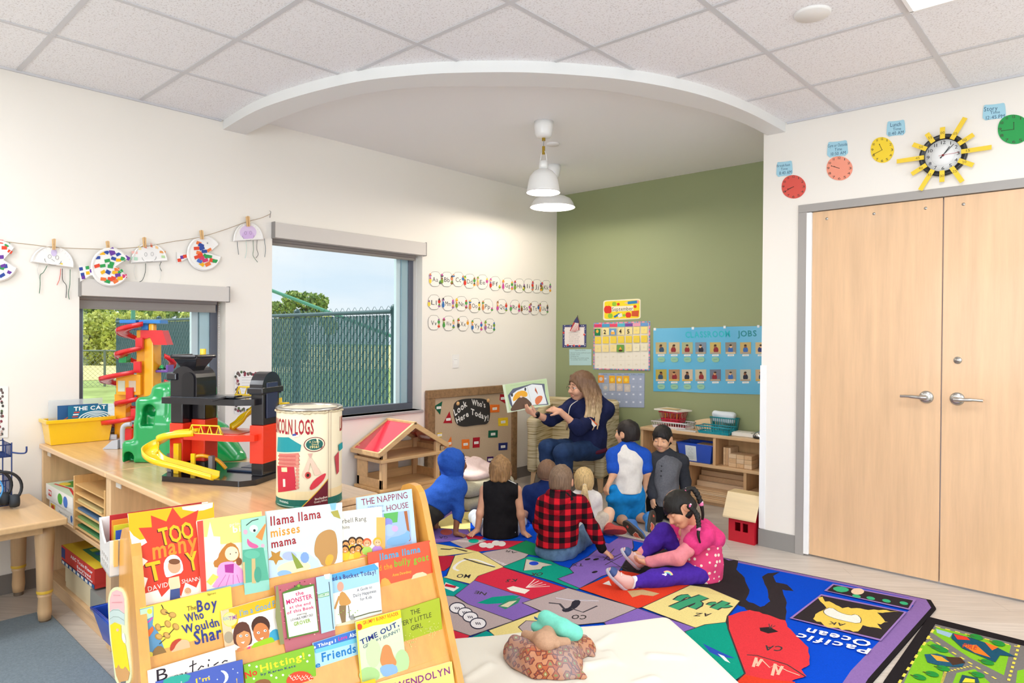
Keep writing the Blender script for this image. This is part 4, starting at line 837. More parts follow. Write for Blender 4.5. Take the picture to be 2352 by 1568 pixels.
for i, (c, lb) in enumerate((('#b8262b', 'red'), ('#e08a2c', 'orange'), ('#d8c92a', 'yellow'), ('#2a4fa8', 'blue'))):
    mb = MB(); d = -.29+.03*i; mb.prism([RP(.0, d, .75), RP(.25, d, .75), RP(.25, d, .882-.008*i), RP(.0, d, .882-.008*i)], ED*.004, M(c, .5)); tag(mb.build('hanging_folder'), lb+' folder in the white basket behind the book rack', 'folder', 'folders in the white basket')
e = thing('plastic_tub', 'blue plastic tub sticking out of the bottom shelf behind the book rack', 'tub', (1.32, -4.47, .083)); mb = MB(); BT = plastic('#1f4fc0')
a, b = [(1.19, -4.60), (1.48, -4.60), (1.48, -4.32), (1.19, -4.32)], [(1.155, -4.635), (1.51, -4.635), (1.51, -4.29), (1.155, -4.29)]
bi = [(1.165, -4.625), (1.50, -4.625), (1.50, -4.30), (1.165, -4.30)]
mb.add([(x, y, .0835) for x, y in a]+[(x, y, .225) for x, y in b]+[(x, y, .225) for x, y in bi]+[(x, y, .09) for x, y in a], [(3, 2, 1, 0), (12, 13, 14, 15)]+[(4*k+i, 4*k+(i+1) % 4, 4*k+4+(i+1) % 4, 4*k+4+i) for k in range(3) for i in range(4)], BT); mb.build('tub_body', e, bevel=.003)
mb = MB(); mb.tube([(x, y, .222) for x, y in b], .006, BT, 8, closed=True); mb.build('rim', e)
# ---- picture books, each leaning on its tier
t14 = rad(14); BN = ED*cos(t14)+EZ*sin(t14); BUP = EZ*cos(t14)-ED*sin(t14)
FA, FB, FC, FD_ = (280, 1140, 6.03), (600, 1110, 5.407), (300, 1330, 6.533), (620, 1290, 5.47)
BOOKS = []
def book(row, off, fr, q, cov, label, art=None, th=.006, spine=None, down=.03):
    x0, y0, s = fr; Q = RP(0, DI[row]-.017, ZI[row])+BN*off
    P = lambda x, y: pln(x0+x/s, y0+y/s, Q, BN)
    tl, tr, br, bl = [P(*c) for c in q]; dn = BUP*-down; br = br+(br-tr).normalized()*down; bl = bl+(bl-tl).normalized()*down
    e = thing('picture_book', label, 'book', (bl+br)/2-BN*th/2, 'picture books on the display rack')
    mb = MB(); mb.prism([tl, tr, br, bl], -BN*.0012, M(cov, .32, spec=.4))
    A = Art(mb, P, BN)
    if art: art(A)
    mb.build('front_cover', e)
    ins = lambda p: p+((tl+tr+br+bl)/4-p).normalized()*.003
    mb = MB(); mb.prism([ins(p)-BN*.0014 for p in (tl, tr, br, bl)], -BN*(th-.003), M('#efe8da', .8)); mb.build('page_block', e)
    mb = MB(); mb.prism([p-BN*(th-.0014) for p in (tl, tr, br, bl)], -BN*.0012, M(cov, .4)); mb.build('back_cover', e)
    return e
def kid(A, x, y, r, skin, hair, shirt, hs=1.):
    A.ell(x, y+r*1.9, r*1.25, r*1.1, shirt); A.ell(x, y-r*.15, r*1.08, r*1.1*hs, hair); A.ell(x, y+r*.12, r*.82, r*.88, skin)
    for s_ in (-1, 1): A.ell(x+s_*r*.33, y+r*.02, r*.1, r*.12, '#2a201c', 8)
    A.poly([(x-r*.3, y+r*.42), (x+r*.3, y+r*.38), (x, y+r*.62)], '#ffffff')
def toys(A):
    A.poly([(85, 235), (1270, 80), (1280, 290), (1050, 330), (300, 590), (250, 600), (160, 540), (100, 460)], '#f7ae12'); A.poly([(830, 145), (1260, 85), (1255, 150), (1130, 190), (1000, 205), (900, 190), (840, 180)], '#cfd9da')
    star = [(700, 150), (820, 305), (1060, 185), (1025, 360), (1070, 700), (1095, 1100), (1030, 1260), (880, 1190), (820, 1380), (690, 1240), (550, 1390), (500, 1290), (290, 1350), (360, 1130), (185, 1075), (360, 890), (140, 765), (350, 635), (230, 435), (415, 425), (400, 260), (615, 345)]
    A.poly(star, '#d23c26')
    for t_, a, b, c in (('TOO', (545, 680), (1010, 560), (495, 455)), ('T', (375, 1180), (580, 1130), (320, 935)), ('Y', (915, 1030), (1080, 995), (870, 790))): A.text(t_, (a[0]-12, a[1]+14), (b[0]-12, b[1]+14), (c[0]-12, c[1]+14), '#5a2010', 1, .02); A.text(t_, a, b, c, '#f5b51c', 1, .02)
    A.text('many', (430, 870), (1050, 720), (412, 640), '#e98a2a', 1)
    A.text('DAVID', (365, 1315), (640, 1245), (355, 1250), '#e8e0d8'); A.text('SHANN', (830, 1205), (1080, 1160), (825, 1150), '#e8e0d8')
    A.poly([(600, 1110), (570, 950), (610, 850), (690, 800), (780, 820), (840, 920), (850, 1050), (720, 1090), (640, 1120)], '#e8e6e4', 1); A.ell(725, 965, 90, 100, '#e0a07a'); A.ell(725, 900, 80, 40, '#7a4a2c')
    A.poly([(650, 1130), (790, 1100), (810, 1240), (800, 1270), (670, 1290), (640, 1200)], '#dccaa2'); A.poly([(670, 1290), (800, 1265), (805, 1400), (665, 1440)], '#3f4f86'); A.ell(910, 1305, 48, 48, '#e6c39a'); A.line([(910+r_*cos(t), 1305+r_*sin(t)) for r_, t in [(4+2*k, k*.7) for k in range(20)]], .0015, '#c06a3a')
book(0, .006, FA, ((85, 235), (1265, 78), (1330, 1340), (235, 1500)), '#efe6d8', 'TOO many TOYS picture book with red starburst, leftmost in the top row', toys, .008)
def princess(A):
    A.poly([(1125, 320), (1930, 205), (1960, 600), (1380, 660), (1140, 560)], '#efe07a'); A.poly([(1150, 900), (1150, 560), (1180, 560), (1220, 350), (1270, 550), (1360, 555), (1370, 900)], '#ddd9de')
    A.text('bir', (1540, 500), (1720, 470), (1532, 415), '#e9e4d8', 1); A.text('prince', (1495, 415), (1700, 380), (1490, 370), '#e9e4d8')
    A.poly([(1350, 770), (1480, 620), (1600, 680), (1640, 830), (1590, 900), (1440, 930), (1290, 1000), (1260, 900), (1330, 860)], '#b9762e', 1); A.ell(1520, 790, 95, 100, '#f6d3b0'); A.ell(1500, 795, 8, 10, '#3a2a20', 8); A.ell(1580, 775, 8, 10, '#3a2a20', 8)
    A.poly([(1350, 930), (1430, 900), (1560, 900), (1700, 1050), (1710, 1240), (1220, 1290), (1330, 1120), (1310, 1030)], '#e79ac8', 1); A.poly([(1420, 945), (1550, 930), (1545, 1060), (1430, 1050)], '#a8308c')
    for k in range(4): A.line([(1440+50*k, 1080), (1320+110*k, 1270)], .0012, '#b04a9a')
    A.ell(1620, 900, 40, 55, '#8a4f28'); A.poly([(1170, 1180), (1260, 1070), (1340, 1110), (1230, 1230)], '#ecd45a'); A.poly([(1165, 1290), (1700, 1180), (1710, 1250), (1175, 1310)], '#8fb2cf'); A.poly([(1040, 345), (1120, 330), (1172, 1310), (1095, 1320)], '#e24a3c')
book(0, .013, FA, ((1040, 345), (1935, 205), (1990, 1180), (1100, 1320)), '#efe3c4', 'princess birthday picture book with red spine beside the starburst book', princess, .009)
def monster(A):
    A.poly([(1655, 320), (1990, 262), (2010, 740), (1670, 770)], '#9fcfbc'); A.poly([(1672, 740), (1960, 700), (2036, 1150), (1690, 1200)], '#58a98c'); A.ell(1825, 445, 58, 52, '#eef0ea'); A.ell(1835, 470, 18, 20, '#1e2a26'); A.poly([(1850, 560), (1985, 370), (1995, 400), (1940, 610)], '#e88a45'); A.poly([(1735, 570), (1780, 630), (1900, 680), (1870, 720), (1780, 710), (1730, 650)], '#de5f92', 1)
    A.ell(1710, 490, 30, 34, '#e3a6b8'); A.ell(1950, 680, 26, 26, '#e3a6b8'); A.poly([(1795, 860), (1845, 850), (1855, 1200), (1800, 1200)], '#c8b07a'); A.poly([(1672, 910), (1700, 905), (1712, 1200), (1685, 1200)], '#c8b07a'); A.line([(1720, 400), (1800, 335), (1890, 310)], .0025, '#2a4a3c'); A.ell(1880, 1080, 50, 110, '#4a9a80'); A.ell(1800, 800, 110, 60, '#64b598')
book(0, .021, FA, ((1655, 318), (1988, 262), (2038, 1140), (1695, 1205)), '#8cc7b4', 'green shaggy monster picture book squeezed between two others in the top row', monster, .006)
def leaf(A, x, y, r, c, n=5, a0=0.):
    A.poly([(x+(r if k % 2 == 0 else r*.5)*cos(a0+pi*k/n), y+(r if k % 2 == 0 else r*.5)*sin(a0+pi*k/n)) for k in range(2*n)], c)
def mama(A):
    A.poly([(62, 345), (1000, 235), (1000, 700), (90, 900)], '#cfe0e2'); A.poly([(95, 900), (300, 840), (560, 850), (700, 950), (740, 1060), (100, 1180)], '#c3d8e8'); A.poly([(180, 1020), (480, 930), (620, 1000), (600, 1080), (220, 1150)], '#ece0b4', 2); A.ell(290, 1120, 90, 45, '#8fb6dc'); A.ell(540, 920, 55, 70, '#7fa0d8', 10); A.ell(350, 900, 90, 55, '#a9b4dc')
    A.text('llama llama', (112, 525), (742, 425), (106, 415), '#9c2229', 1); A.text('misses', (120, 670), (482, 605), (112, 565), '#e8932c', 1); A.text('mama', (128, 803), (435, 742), (120, 705), '#9c2229', 1)
    leaf(A, 180, 915, 100, '#b98535', 5, .3); A.poly([(370, 850), (450, 930), (525, 1040), (440, 1060), (400, 960)], '#8a9a3e'); A.poly([(860, 350), (950, 330), (985, 440), (900, 410)], '#a9a04a'); A.poly([(850, 250), (930, 240), (920, 330), (870, 330)], '#86bcd4')
    A.poly([(650, 880), (670, 690), (740, 600), (860, 560), (942, 620), (950, 1000), (760, 1040), (720, 940)], '#b98b52', 2); A.poly([(780, 1000), (820, 880), (890, 880), (900, 940), (850, 1030)], '#d9a93e', 2)
book(0, .012, FB, ((60, 345), (1005, 235), (1010, 990), (100, 1192)), '#d3e2e2', 'llama llama misses mama picture book in the middle of the top row', mama, .010)
def bell(A):
    A.rect(1430, 420, 1540, 860, '#e6b160'); A.text('rbell Rang', (1010, 497), (1305, 460), (1005, 440), '#4a4540'); A.text('hins', (1010, 568), (1098, 556), (1006, 525), '#4a4540')
    for x, y in ((1050, 760), (1130, 720), (1220, 720)): kid(A, x, y, 48, '#d99a5a', '#3a2518', '#eec02a')
    for x, y, c in ((1040, 820, '#f0c330'), (1140, 830, '#efc84a'), (1200, 810, '#e8b52a'), (1270, 850, '#e58a8a')): kid(A, x, y, 46, '#d8954f', '#35231a', c)
    kid(A, 1310, 740, 50, '#e6a878', '#d0582c', '#a9cf5a'); kid(A, 1440, 730, 50, '#eeb98a', '#e9b22e', '#b58ad0')
book(0, .005, FB, ((940, 355), (1495, 285), (1540, 880), (945, 1000)), '#f0e8d8', 'cream Doorbell Rang picture book with a crowd of children, top row', bell, .006)
def nap(A):
    A.text('THE NAPPING', (1250, 275), (1820, 180), (1238, 195), '#8c2338', 0); A.text('HOUSE', (1560, 345), (1830, 298), (1552, 275), '#8c2338', 0); A.text('AUDREY WOOD', (1320, 302), (1520, 285), (1318, 282), '#7f8ca8'); A.text('DON WOOD', (1500, 357), (1530, 350), (1498, 335), '#7f8ca8')
    A.poly([(1500, 380), (1840, 330), (1870, 760), (1540, 800)], '#9fb9e0'); A.poly([(1520, 375), (1700, 350), (1690, 480), (1540, 500)], '#5fae5a'); A.ell(1570, 480, 60, 50, '#8a8fd8'); A.ell(1590, 580, 75, 75, '#a8c0ea'); A.ell(1660, 560, 40, 40, '#c9a8d8'); A.poly([(1770, 345), (1810, 340), (1855, 700), (1835, 720)], '#a8643a'); A.poly([(1560, 680), (1760, 640), (1840, 560), (1850, 740), (1560, 790)], '#7fb0d8', 1)
book(0, .000, FB, ((1188, 175), (1868, 66), (1930, 735), (1200, 900)), '#b8d2e8', 'THE NAPPING HOUSE pale blue picture book, rightmost in the top row', nap, .007)
def boy(A):
    A.poly([(135, 450), (340, 400), (345, 560), (330, 680), (420, 800), (560, 1200), (250, 1320)], '#5c8fb4'); A.poly([(140, 460), (330, 410), (330, 560), (160, 640)], '#b4d0b0'); A.ell(190, 570, 40, 42, '#e0522c'); A.line([(165, 675), (260, 650), (330, 570)], .004, '#c04aa0', sm=1); A.ell(285, 480, 38, 40, '#f0cf3a')
    for x, y, a in ((500, 490, .4), (625, 535, .2), (555, 670, 1.), (410, 720, 1.2), (420, 860, .4), (540, 840, .6), (675, 710, .8)): A.ell(x, y, 60, 46, '#a88038', a=a); A.ell(x+6, y-4, 44, 32, '#c79c50', a=a)
    for a, b in (((460, 380), (490, 440)), ((520, 490), (580, 515)), ((590, 620), (610, 580)), ((440, 715), (510, 705)), ((480, 860), (510, 850)), ((570, 830), (650, 740)), ((430, 970), (520, 890))): A.line([a, b], .0022, '#3f3a28')
    A.poly([(180, 840), (330, 700), (345, 760), (280, 860)], '#d8682c'); A.poly([(300, 1150), (380, 1000), (480, 1000), (560, 1130), (560, 1250), (320, 1310)], '#8a6a3c', 1); A.poly([(240, 1100), (330, 1080), (330, 1180), (260, 1180)], '#d8c84a', 1)
    A.text('The', (845, 478), (985, 448), (840, 408), '#5a4520'); A.text('Boy', (1000, 490), (1300, 430), (985, 325), '#2f3a80', 1); A.text('Who', (830, 650), (1105, 580), (795, 530), '#2f3a80', 1); A.text('Wouldn', (790, 815), (1335, 695), (755, 695), '#2f3a80', 1); A.text('Shar', (960, 980), (1375, 880), (935, 790), '#2f3a80', 1)
    A.text('by Mike Reiss', (1070, 1020), (1395, 945), (1066, 985), '#9a7a1c'); A.text('illustrated by David Catrow', (930, 1125), (1400, 1010), (926, 1100), '#9a7a1c'); A.text('Spicc', (1150, 245), (1280, 215), (1148, 212), '#3a3418')
    A.poly([(600, 1080), (640, 960), (760, 900), (870, 910), (895, 1020), (880, 1120), (780, 1190), (660, 1190)], '#e3b48a', 2); A.poly([(585, 1080), (600, 960), (690, 890), (780, 890), (690, 960), (640, 1060)], '#b5402c', 1); A.ell(740, 1120, 40, 22, '#e8eef0'); A.ell(850, 1090, 36, 22, '#e8eef0')
book(1, .006, FC, ((138, 435), (1505, 105), (1575, 1060), (265, 1360)), '#f2d33a', "The Boy Who Wouldn't Share yellow picture book, leftmost in the second row", boy, .009)
def friend(A):
    A.poly([(1360, 475), (2170, 245), (2180, 430), (1620, 590), (1600, 700), (1480, 780), (1390, 760)], '#f2b01e'); A.poly([(1360, 480), (1470, 450), (1560, 1000), (1410, 1010)], '#eec29a'); A.ell(1490, 600, 110, 110, '#f2cf4a'); A.ell(1490, 600, 100, 100, '#e0d28a'); A.text('TIME', (1480, 620), (1600, 590), (1475, 560), '#8a4a9a', 1); A.text('READ', (1390, 620), (1480, 600), (1388, 570), '#7a9ac0', 1); A.ell(1470, 870, 70, 90, '#a89a80')
    A.text("I'm a Good F", (1640, 555), (2170, 400), (1630, 470), '#5f9cc0', 1); A.poly([(2070, 820), (2150, 740), (2240, 760), (2260, 980), (2100, 1010)], '#3f9fc0', 1)
    A.poly([(1530, 850), (1560, 700), (1650, 630), (1760, 650), (1810, 800), (1830, 950), (1760, 1000), (1560, 1000)], '#5d3527', 1); A.ell(1690, 890, 110, 140, '#dd9058', a=.1); A.poly([(1560, 720), (1770, 680), (1790, 800), (1700, 770), (1600, 830)], '#5d3527'); A.poly([(1580, 1160), (1690, 1090), (1790, 1000), (1810, 1120), (1600, 1170)], '#d8308a'); A.ell(1650, 1080, 60, 60, '#dd9058')
    A.ell(1950, 700, 140, 150, '#48291c'); A.ell(1960, 800, 120, 150, '#c97a45', a=-.2); A.poly([(1790, 1110), (1830, 970), (1920, 930), (2050, 880), (2130, 860), (2190, 1000), (1800, 1110)], '#98c31e', 1)
    for x, y in ((1650, 850), (1740, 840), (1915, 800), (2015, 770)): A.ell(x, y, 22, 18, '#ffffff'); A.ell(x+4, y, 9, 10, '#2a1a14')
    A.poly([(1650, 945), (1710, 930), (1690, 965)], '#ffffff'); A.poly([(1935, 885), (1995, 865), (1970, 905)], '#ffffff')
book(1, .014, FC, ((1360, 475), (2165, 245), (2290, 980), (1440, 1190)), '#efe6da', "I'm a Good Friend picture book with two smiling children, second row", friend, .006)
def grov(A):
    A.poly([(75, 310), (570, 195), (640, 900), (190, 1000)], '#b5606a'); A.poly([(75, 310), (100, 300), (180, 1030), (130, 1040), (70, 700)], '#8a8a5a')
    r = np.random.RandomState(3)
    for _ in range(60):
        u, v = r.rand(), r.rand(); x, y = 90+u*480+v*70, 310-u*110+v*690
        A.ell(x, y, 10, 8, ['#d8828a', '#7a2a3a', '#e8b8a8', '#5a3a40'][r.randint(4)], 6)
    A.poly([(150, 385), (300, 320), (355, 275), (410, 300), (550, 275), (610, 880), (215, 965)], '#4f7a2c'); A.poly([(160, 400), (540, 300), (600, 860), (235, 945)], '#f0e8d8'); A.ell(355, 300, 18, 18, '#7fae3c')
    for t_, a, b, c, h in (('the', (318, 425), (420, 405), (312, 380), '#c8206a'), ('MONSTER', (205, 535), (530, 455), (195, 480), '#c8206a'), ('at the end', (240, 590), (505, 530), (236, 555), '#c8206a'), ('of this Book', (210, 660), (548, 580), (205, 622), '#c8206a'), ('starring', (335, 675), (455, 650), (333, 655), '#444444'), ('LOVABLE, FURRY OLD', (258, 745), (535, 675), (255, 718), '#2f3a5a'), ('GROVER', (298, 805), (505, 752), (290, 760), '#7aa52a')): A.text(t_, a, b, c, h, 1)
    A.poly([(570, 195), (770, 150), (810, 850), (640, 900)], '#a9cbe6'); A.line([(735, 250), (790, 840)], .0025, '#3a4a48'); A.poly([(670, 160), (750, 145), (740, 215), (690, 215)], '#e8e6dc'); A.poly([(590, 410), (735, 370), (740, 425), (600, 455)], '#5aa05a'); A.poly([(595, 418), (730, 380), (733, 418), (602, 447)], '#cfe6cf'); A.text('SESAME ST', (600, 438), (725, 408), (598, 420), '#3a8a4a', 1)
book(1, .022, FD_, ((62, 305), (770, 145), (815, 830), (180, 1020)), '#b5606a', 'the MONSTER at the end of this Book picture book in a patterned border, second row', grov, .007)
def bucket(A):
    A.poly([(752, 165), (1360, 10), (1365, 160), (765, 320)], '#4f9fd0'); A.poly([(765, 250), (1368, 90), (1370, 250), (775, 400)], '#9fcbe2'); A.poly([(1310, 20), (1362, 8), (1365, 75)], '#e6e4ea')
    A.text('led a Bucket Today?', (765, 238), (1335, 150), (756, 185), '#4a3f7a', 1); A.text('A Guide to', (1095, 375), (1282, 330), (1092, 338), '#4f4a6a'); A.text('Daily Happiness', (1050, 445), (1335, 380), (1045, 405), '#4f4a6a'); A.text('for Kids', (1135, 490), (1280, 455), (1131, 452), '#4f4a6a')
    A.ell(885, 310, 42, 62, '#e0a088'); A.poly([(870, 400), (920, 360), (1010, 480), (1020, 520), (960, 550), (870, 560)], '#c8924e', 1); A.poly([(870, 550), (955, 545), (950, 780), (910, 795), (870, 640)], '#8a6f4a'); A.line([(870, 430), (815, 590)], .006, '#c8924e'); A.poly([(985, 690), (1050, 660), (1072, 720), (1020, 730)], '#9a9a98'); A.line([(985, 545), (1000, 690)], .002, '#5a4a3a'); A.line([(1050, 700), (1250, 640), (1400, 610)], .003, '#6a6a48'); A.poly([(830, 790), (1060, 720), (1060, 770), (840, 810)], '#d8d2b0')
    for k in range(9): A.ell(860+30*k, 660-8*(k % 3)*3, 7, 7, '#8fb84a', 6)
book(1, .016, FD_, ((752, 165), (1362, 8), (1410, 640), (800, 830)), '#e3e4dc', 'Bucket Today blue sky picture book with a man carrying a bucket, second row', bucket, .006)
def goat(A):
    A.text('llama llama', (1470, 955), (1978, 850), (1465, 875), '#3aa0c8', 1); A.text('d the', (1460, 1085), (1630, 1050), (1456, 1020), '#f0962a', 1); A.text('bully goat', (1655, 1035), (2080, 950), (1650, 955), '#7ab02c', 1); A.text('Anna Dewdney', (1630, 1155), (1865, 1105), (1628, 1122), '#f0b03a', 1)
    A.poly([(1470, 1200), (1560, 1160), (1640, 1290), (1690, 1310), (1680, 1370), (1600, 1410), (1540, 1560), (1480, 1500)], '#e2a34a', 1); A.poly([(1780, 1300), (1860, 1200), (1890, 1120), (2040, 1090), (2080, 1200), (2140, 1330), (2040, 1290), (1990, 1390), (1900, 1410), (1800, 1360)], '#eac9a0', 1); A.poly([(1890, 1500), (1920, 1400), (2060, 1370), (2070, 1410)], '#5a8a3a')
book(1, .004, FB, ((1330, 860), (2095, 705), (2160, 1400), (1380, 1600)), '#e2502a', 'llama llama and the bully goat orange picture book, rightmost in the second row', goat, .008)
def beat(A):
    A.text('B', (395, 1540), (560, 1490), (385, 1360), '#2a1f28', 0)
    A.line([(880, 1310), (990, 1260)], .003, '#2a1f28'); A.line([(935, 1215), (930, 1390)], .003, '#2a1f28'); A.line([(1010, 1360), (1060, 1300), (1100, 1310)], .003, '#2a1f28'); A.line([(1165, 1270), (1165, 1310)], .003, '#2a1f28'); A.ell(1175, 1212, 14, 14, '#2a1f28'); A.line([(1245, 1290), (1320, 1240)], .003, '#2a1f28'); A.line([(1370, 1255), (1410, 1220), (1455, 1222)], .003, '#2a1f28'); A.text('eat', (650, 1470), (860, 1410), (648, 1430), '#2a1f28')
book(2, .002, FC, ((250, 1370), (1560, 980), (1590, 1300), (280, 1700)), '#ece4d8', 'white hand-lettered sheet showing above the blue moon book', beat, .002)
def moon(A):
    A.poly([(500, 1480), (920, 1400), (850, 1560), (480, 1600)], '#2fa090', 1); A.poly([(1335, 1365), (1420, 1370), (1475, 1440), (1450, 1530), (1380, 1570), (1420, 1500), (1410, 1420)], '#dfe6ea', 1); A.text("I'm", (975, 1560), (1190, 1505), (970, 1495), '#efc53a', 1); A.text('!', (1580, 1550), (1610, 1540), (1575, 1490), '#efc53a', 1)
    for x, y in ((1175, 1455), (1535, 1345), (1605, 1400), (760, 1540), (1300, 1500)): leaf(A, x, y, 14, '#cfd8ee', 4)
book(2, .012, FC, ((380, 1540), (1680, 1205), (1700, 1640), (390, 1800)), '#3f56ad', "I'm blue night picture book with a crescent moon, third row", moon, .006)
def hit_(A):
    A.text('No', (1725, 1490), (1905, 1425), (1705, 1400), '#d8301e', 1); A.text('Hitting!', (1950, 1390), (2620, 1190), (1935, 1290), '#efd92a', 1); A.text('by Karen Katz', (1955, 1445), (2480, 1310), (1950, 1412), '#2a3a6a', 1)
    r = np.random.RandomState(5)
    for x, y in ((1780, 1290), (1890, 1310), (2110, 1440), (1850, 1490), (2185, 1475), (2285, 1435), (2550, 1160), (2650, 1230), (2680, 1140)): A.ell(x, y, 18, 18, '#e8efd0', 8)
    A.poly([(1820, 1600), (1900, 1510), (2050, 1490), (2120, 1560), (2100, 1650)], '#8a5a34', 1); A.poly([(2330, 1500), (2420, 1400), (2560, 1370), (2680, 1400), (2750, 1480), (2750, 1600), (2350, 1600)], '#e0482c', 1)
    for k in range(14): A.line([(2390+25*k+18*cos(t), 1440+14*((k*7) % 5)+18*sin(t)) for t in (0, 1, 2, 3, 4)], .0016, '#f5d8c8')
book(2, .006, FC, ((1695, 1285), (2750, 990), (2800, 1650), (1740, 1700)), '#7fb51e', 'No Hitting green dotted picture book in the third row', hit_, .007)
def frn(A):
    A.poly([(545, 1020), (1090, 850), (1095, 980), (565, 1140)], '#3f70c0'); A.poly([(565, 1100), (1095, 950), (1095, 1010), (570, 1150)], '#6fc0d8')
    A.text('e Things I', (548, 1090), (830, 1005), (544, 1052), '#ffffff', 1); A.text('Love', (862, 990), (970, 958), (858, 945), '#d8288a', 1); A.text('Abo', (1000, 950), (1090, 925), (996, 905), '#ffffff', 1); A.text('Friends', (655, 1255), (1085, 1130), (645, 1150), '#1f78bc', 1); A.text('e', (572, 1335), (635, 1315), (566, 1265), '#1f78bc', 1)
    A.poly([(780, 1521), (800, 1430), (900, 1390), (980, 1440), (990, 1521)], '#eadfb8', 1); A.poly([(1000, 1521), (1020, 1410), (1110, 1360), (1140, 1521)], '#e2b04a', 1); A.poly([(600, 1560), (610, 1470), (680, 1500), (700, 1560)], '#8a6a48', 1)
book(2, .003, FD_, ((540, 1020), (1085, 848), (1160, 1480), (590, 1660)), '#a9d0dc', 'Things I Love About Friends pale blue picture book, third row', frn, .006)
def bunny(A):
    A.poly([(1080, 755), (1640, 600), (1650, 700), (1500, 770), (1300, 800), (1100, 870)], '#f5dc1e'); A.text('GRUMPY BUNNY READER', (1170, 790), (1618, 665), (1162, 748), '#d0401e', 1)
    A.ell(1125, 815, 34, 40, '#e8501e'); A.text('TIME OUT,', (1145, 1045), (1625, 800), (1128, 985), '#2a2f7a', 1); A.text('GRUMPY BUNNY!', (1175, 1090), (1635, 870), (1168, 1050), '#2a2f6a')
    A.ell(1250, 1420, 130, 100, '#a9d08a'); A.ell(1660, 1250, 90, 150, '#b4d898'); A.ell(1300, 1150, 90, 180, '#c6e0a8'); A.poly([(1390, 1180), (1420, 1040), (1510, 1040), (1550, 1180), (1600, 1260), (1560, 1330), (1420, 1330), (1380, 1250)], '#d08a52', 2); A.poly([(1370, 1350), (1420, 1290), (1580, 1280), (1620, 1400), (1440, 1460)], '#8ab0d8', 1); A.line([(1085, 760), (1150, 1520)], .004, '#d8cf4a')
book(2, .016, FD_, ((1078, 752), (1640, 600), (1715, 1330), (1150, 1521)), '#cfe3b8', 'TIME OUT GRUMPY BUNNY pale green reader in front of the olive book', bunny, .005)
def girl(A):
    A.text('THE', (1770, 670), (1890, 640), (1762, 610), '#3a3a1c'); A.text('VERY LITTLE', (1625, 815), (2030, 690), (1620, 755), '#3a3a1c'); A.text('GIRL', (1775, 865), (1920, 820), (1768, 805), '#3a3a1c')
    r = np.random.RandomState(9)
    for cx, cy, n in ((2030, 870, 46), (1750, 1000, 26)):
        for _ in range(n): A.ell(cx+r.normal()*50, cy+r.normal()*60, 6, 6, '#cfcf7a', 6)
        A.line([(cx, cy), (cx+40, cy+310)], .001, '#cfcf7a')
    A.ell(2060, 1190, 50, 26, '#cfcf8a'); A.ell(1890, 1250, 50, 26, '#cfcf8a'); A.ell(1880, 1170, 34, 34, '#e8e4b8'); A.ell(1876, 1120, 18, 26, '#e8e4b8'); A.line([(1850, 1195), (1885, 1210), (1915, 1185)], .002, '#2a2a18')
book(2, .004, FD_, ((1640, 610), (2130, 450), (2195, 1150), (1700, 1310)), '#a5b41c', 'THE VERY LITTLE GIRL olive green book, rightmost in the third row', girl, .009)
def gwen(A): A.text('GWENDOLYN', (1480, 1640), (2265, 1400), (1470, 1550), '#8a3a7a', 1)
book(3, .004, FD_, ((1330, 1530), (2285, 1250), (2320, 1521), (1350, 1800)), '#f0dc7a', 'GWENDOLYN pale yellow picture book on the lowest visible tier', gwen, .010)
book(3, .012, FD_, ((1150, 1521), (1325, 1468), (1330, 1560), (1160, 1620)), '#f0c01e', 'corner of a bright yellow book on the lowest visible tier', None, .006)
# ================= THINGS ON THE WALLS
def fr(f, x0, y0, s, v=0.): return lambda x, y: f(x0+x/s, y0+y/s, v)
NX, NY = V((1, 0, 0)), V((0, -1, 0))
def sheet(name, label, cat, P, n, pts, col, art=None, th=.0015, group=None, parent=None, k0=0, loc=None):
    mb = MB(); p = [P(*q) for q in pts]; mb.prism(p, V(n)*th, col if not isinstance(col, str) else M(col, .6)); A = Art(mb, P, n); A.k = int(th/A.step)+6
    if art: art(A)
    ob = mb.build(name, parent)
    return tag(ob, label, cat, group) if not parent else ob
W1 = lambda v: fr(wl, 0, 460, 2.903, v)
# string, hook, pegs
P = W1(.02); mb = MB(); mb.tube(spline([P(*q) for q in ((-60, 258), (60, 278), (200, 294), (350, 312), (500, 320), (700, 325), (850, 318), (1000, 302), (1150, 275), (1330, 246), (1500, 195), (1640, 145), (1740, 118), (1800, 92))]), .0018, M('#a58c66', .9), 6); tag(mb.build('twine'), 'brown twine strung across the cream wall above the smaller window', 'string')
mb = MB(); mb.tube(spline([wl(620, 500, 0), wl(621, 492, .015), wl(622, 486, .028), wl(619, 484, .03)], 4), .002, M('#9a9a98', .3, metal=.8), 6); tag(mb.build('wall_hook'), 'small metal hook holding the end of the twine', 'hook')
CW = M('#efece8', .8, bump=.1, bs=80)
def plate(name, label, outline, art, group, strands=(), v=.014):
    P = W1(v); e = thing(name, label, 'paper plate', P(*outline[0]), group); mb = MB(); pts = [P(*q) for q in outline]; c = sum(pts, V((0, 0, 0)))/len(pts)
    n = len(pts); vs = pts+[c+(p-c)*.93+NX*.008 for p in pts]+[c+(p-c)*.8+NX*.004 for p in pts]; mb.add(vs, [(k*n+i, k*n+(i+1) % n, (k+1)*n+(i+1) % n, (k+1)*n+i) for k in (0, 1) for i in range(n)]+[tuple(range(2*n, 3*n))], CW)
    A = Art(mb, W1(v+.004), NX); A.k = 10; art(A); mb.build('plate', e)
    for st, c_ in strands:
        m2 = MB(); m2.tube(spline([W1(v-.004)(*q) for q in st], 4), .0016, M(c_, .9), 5); m2.build('yarn', e)
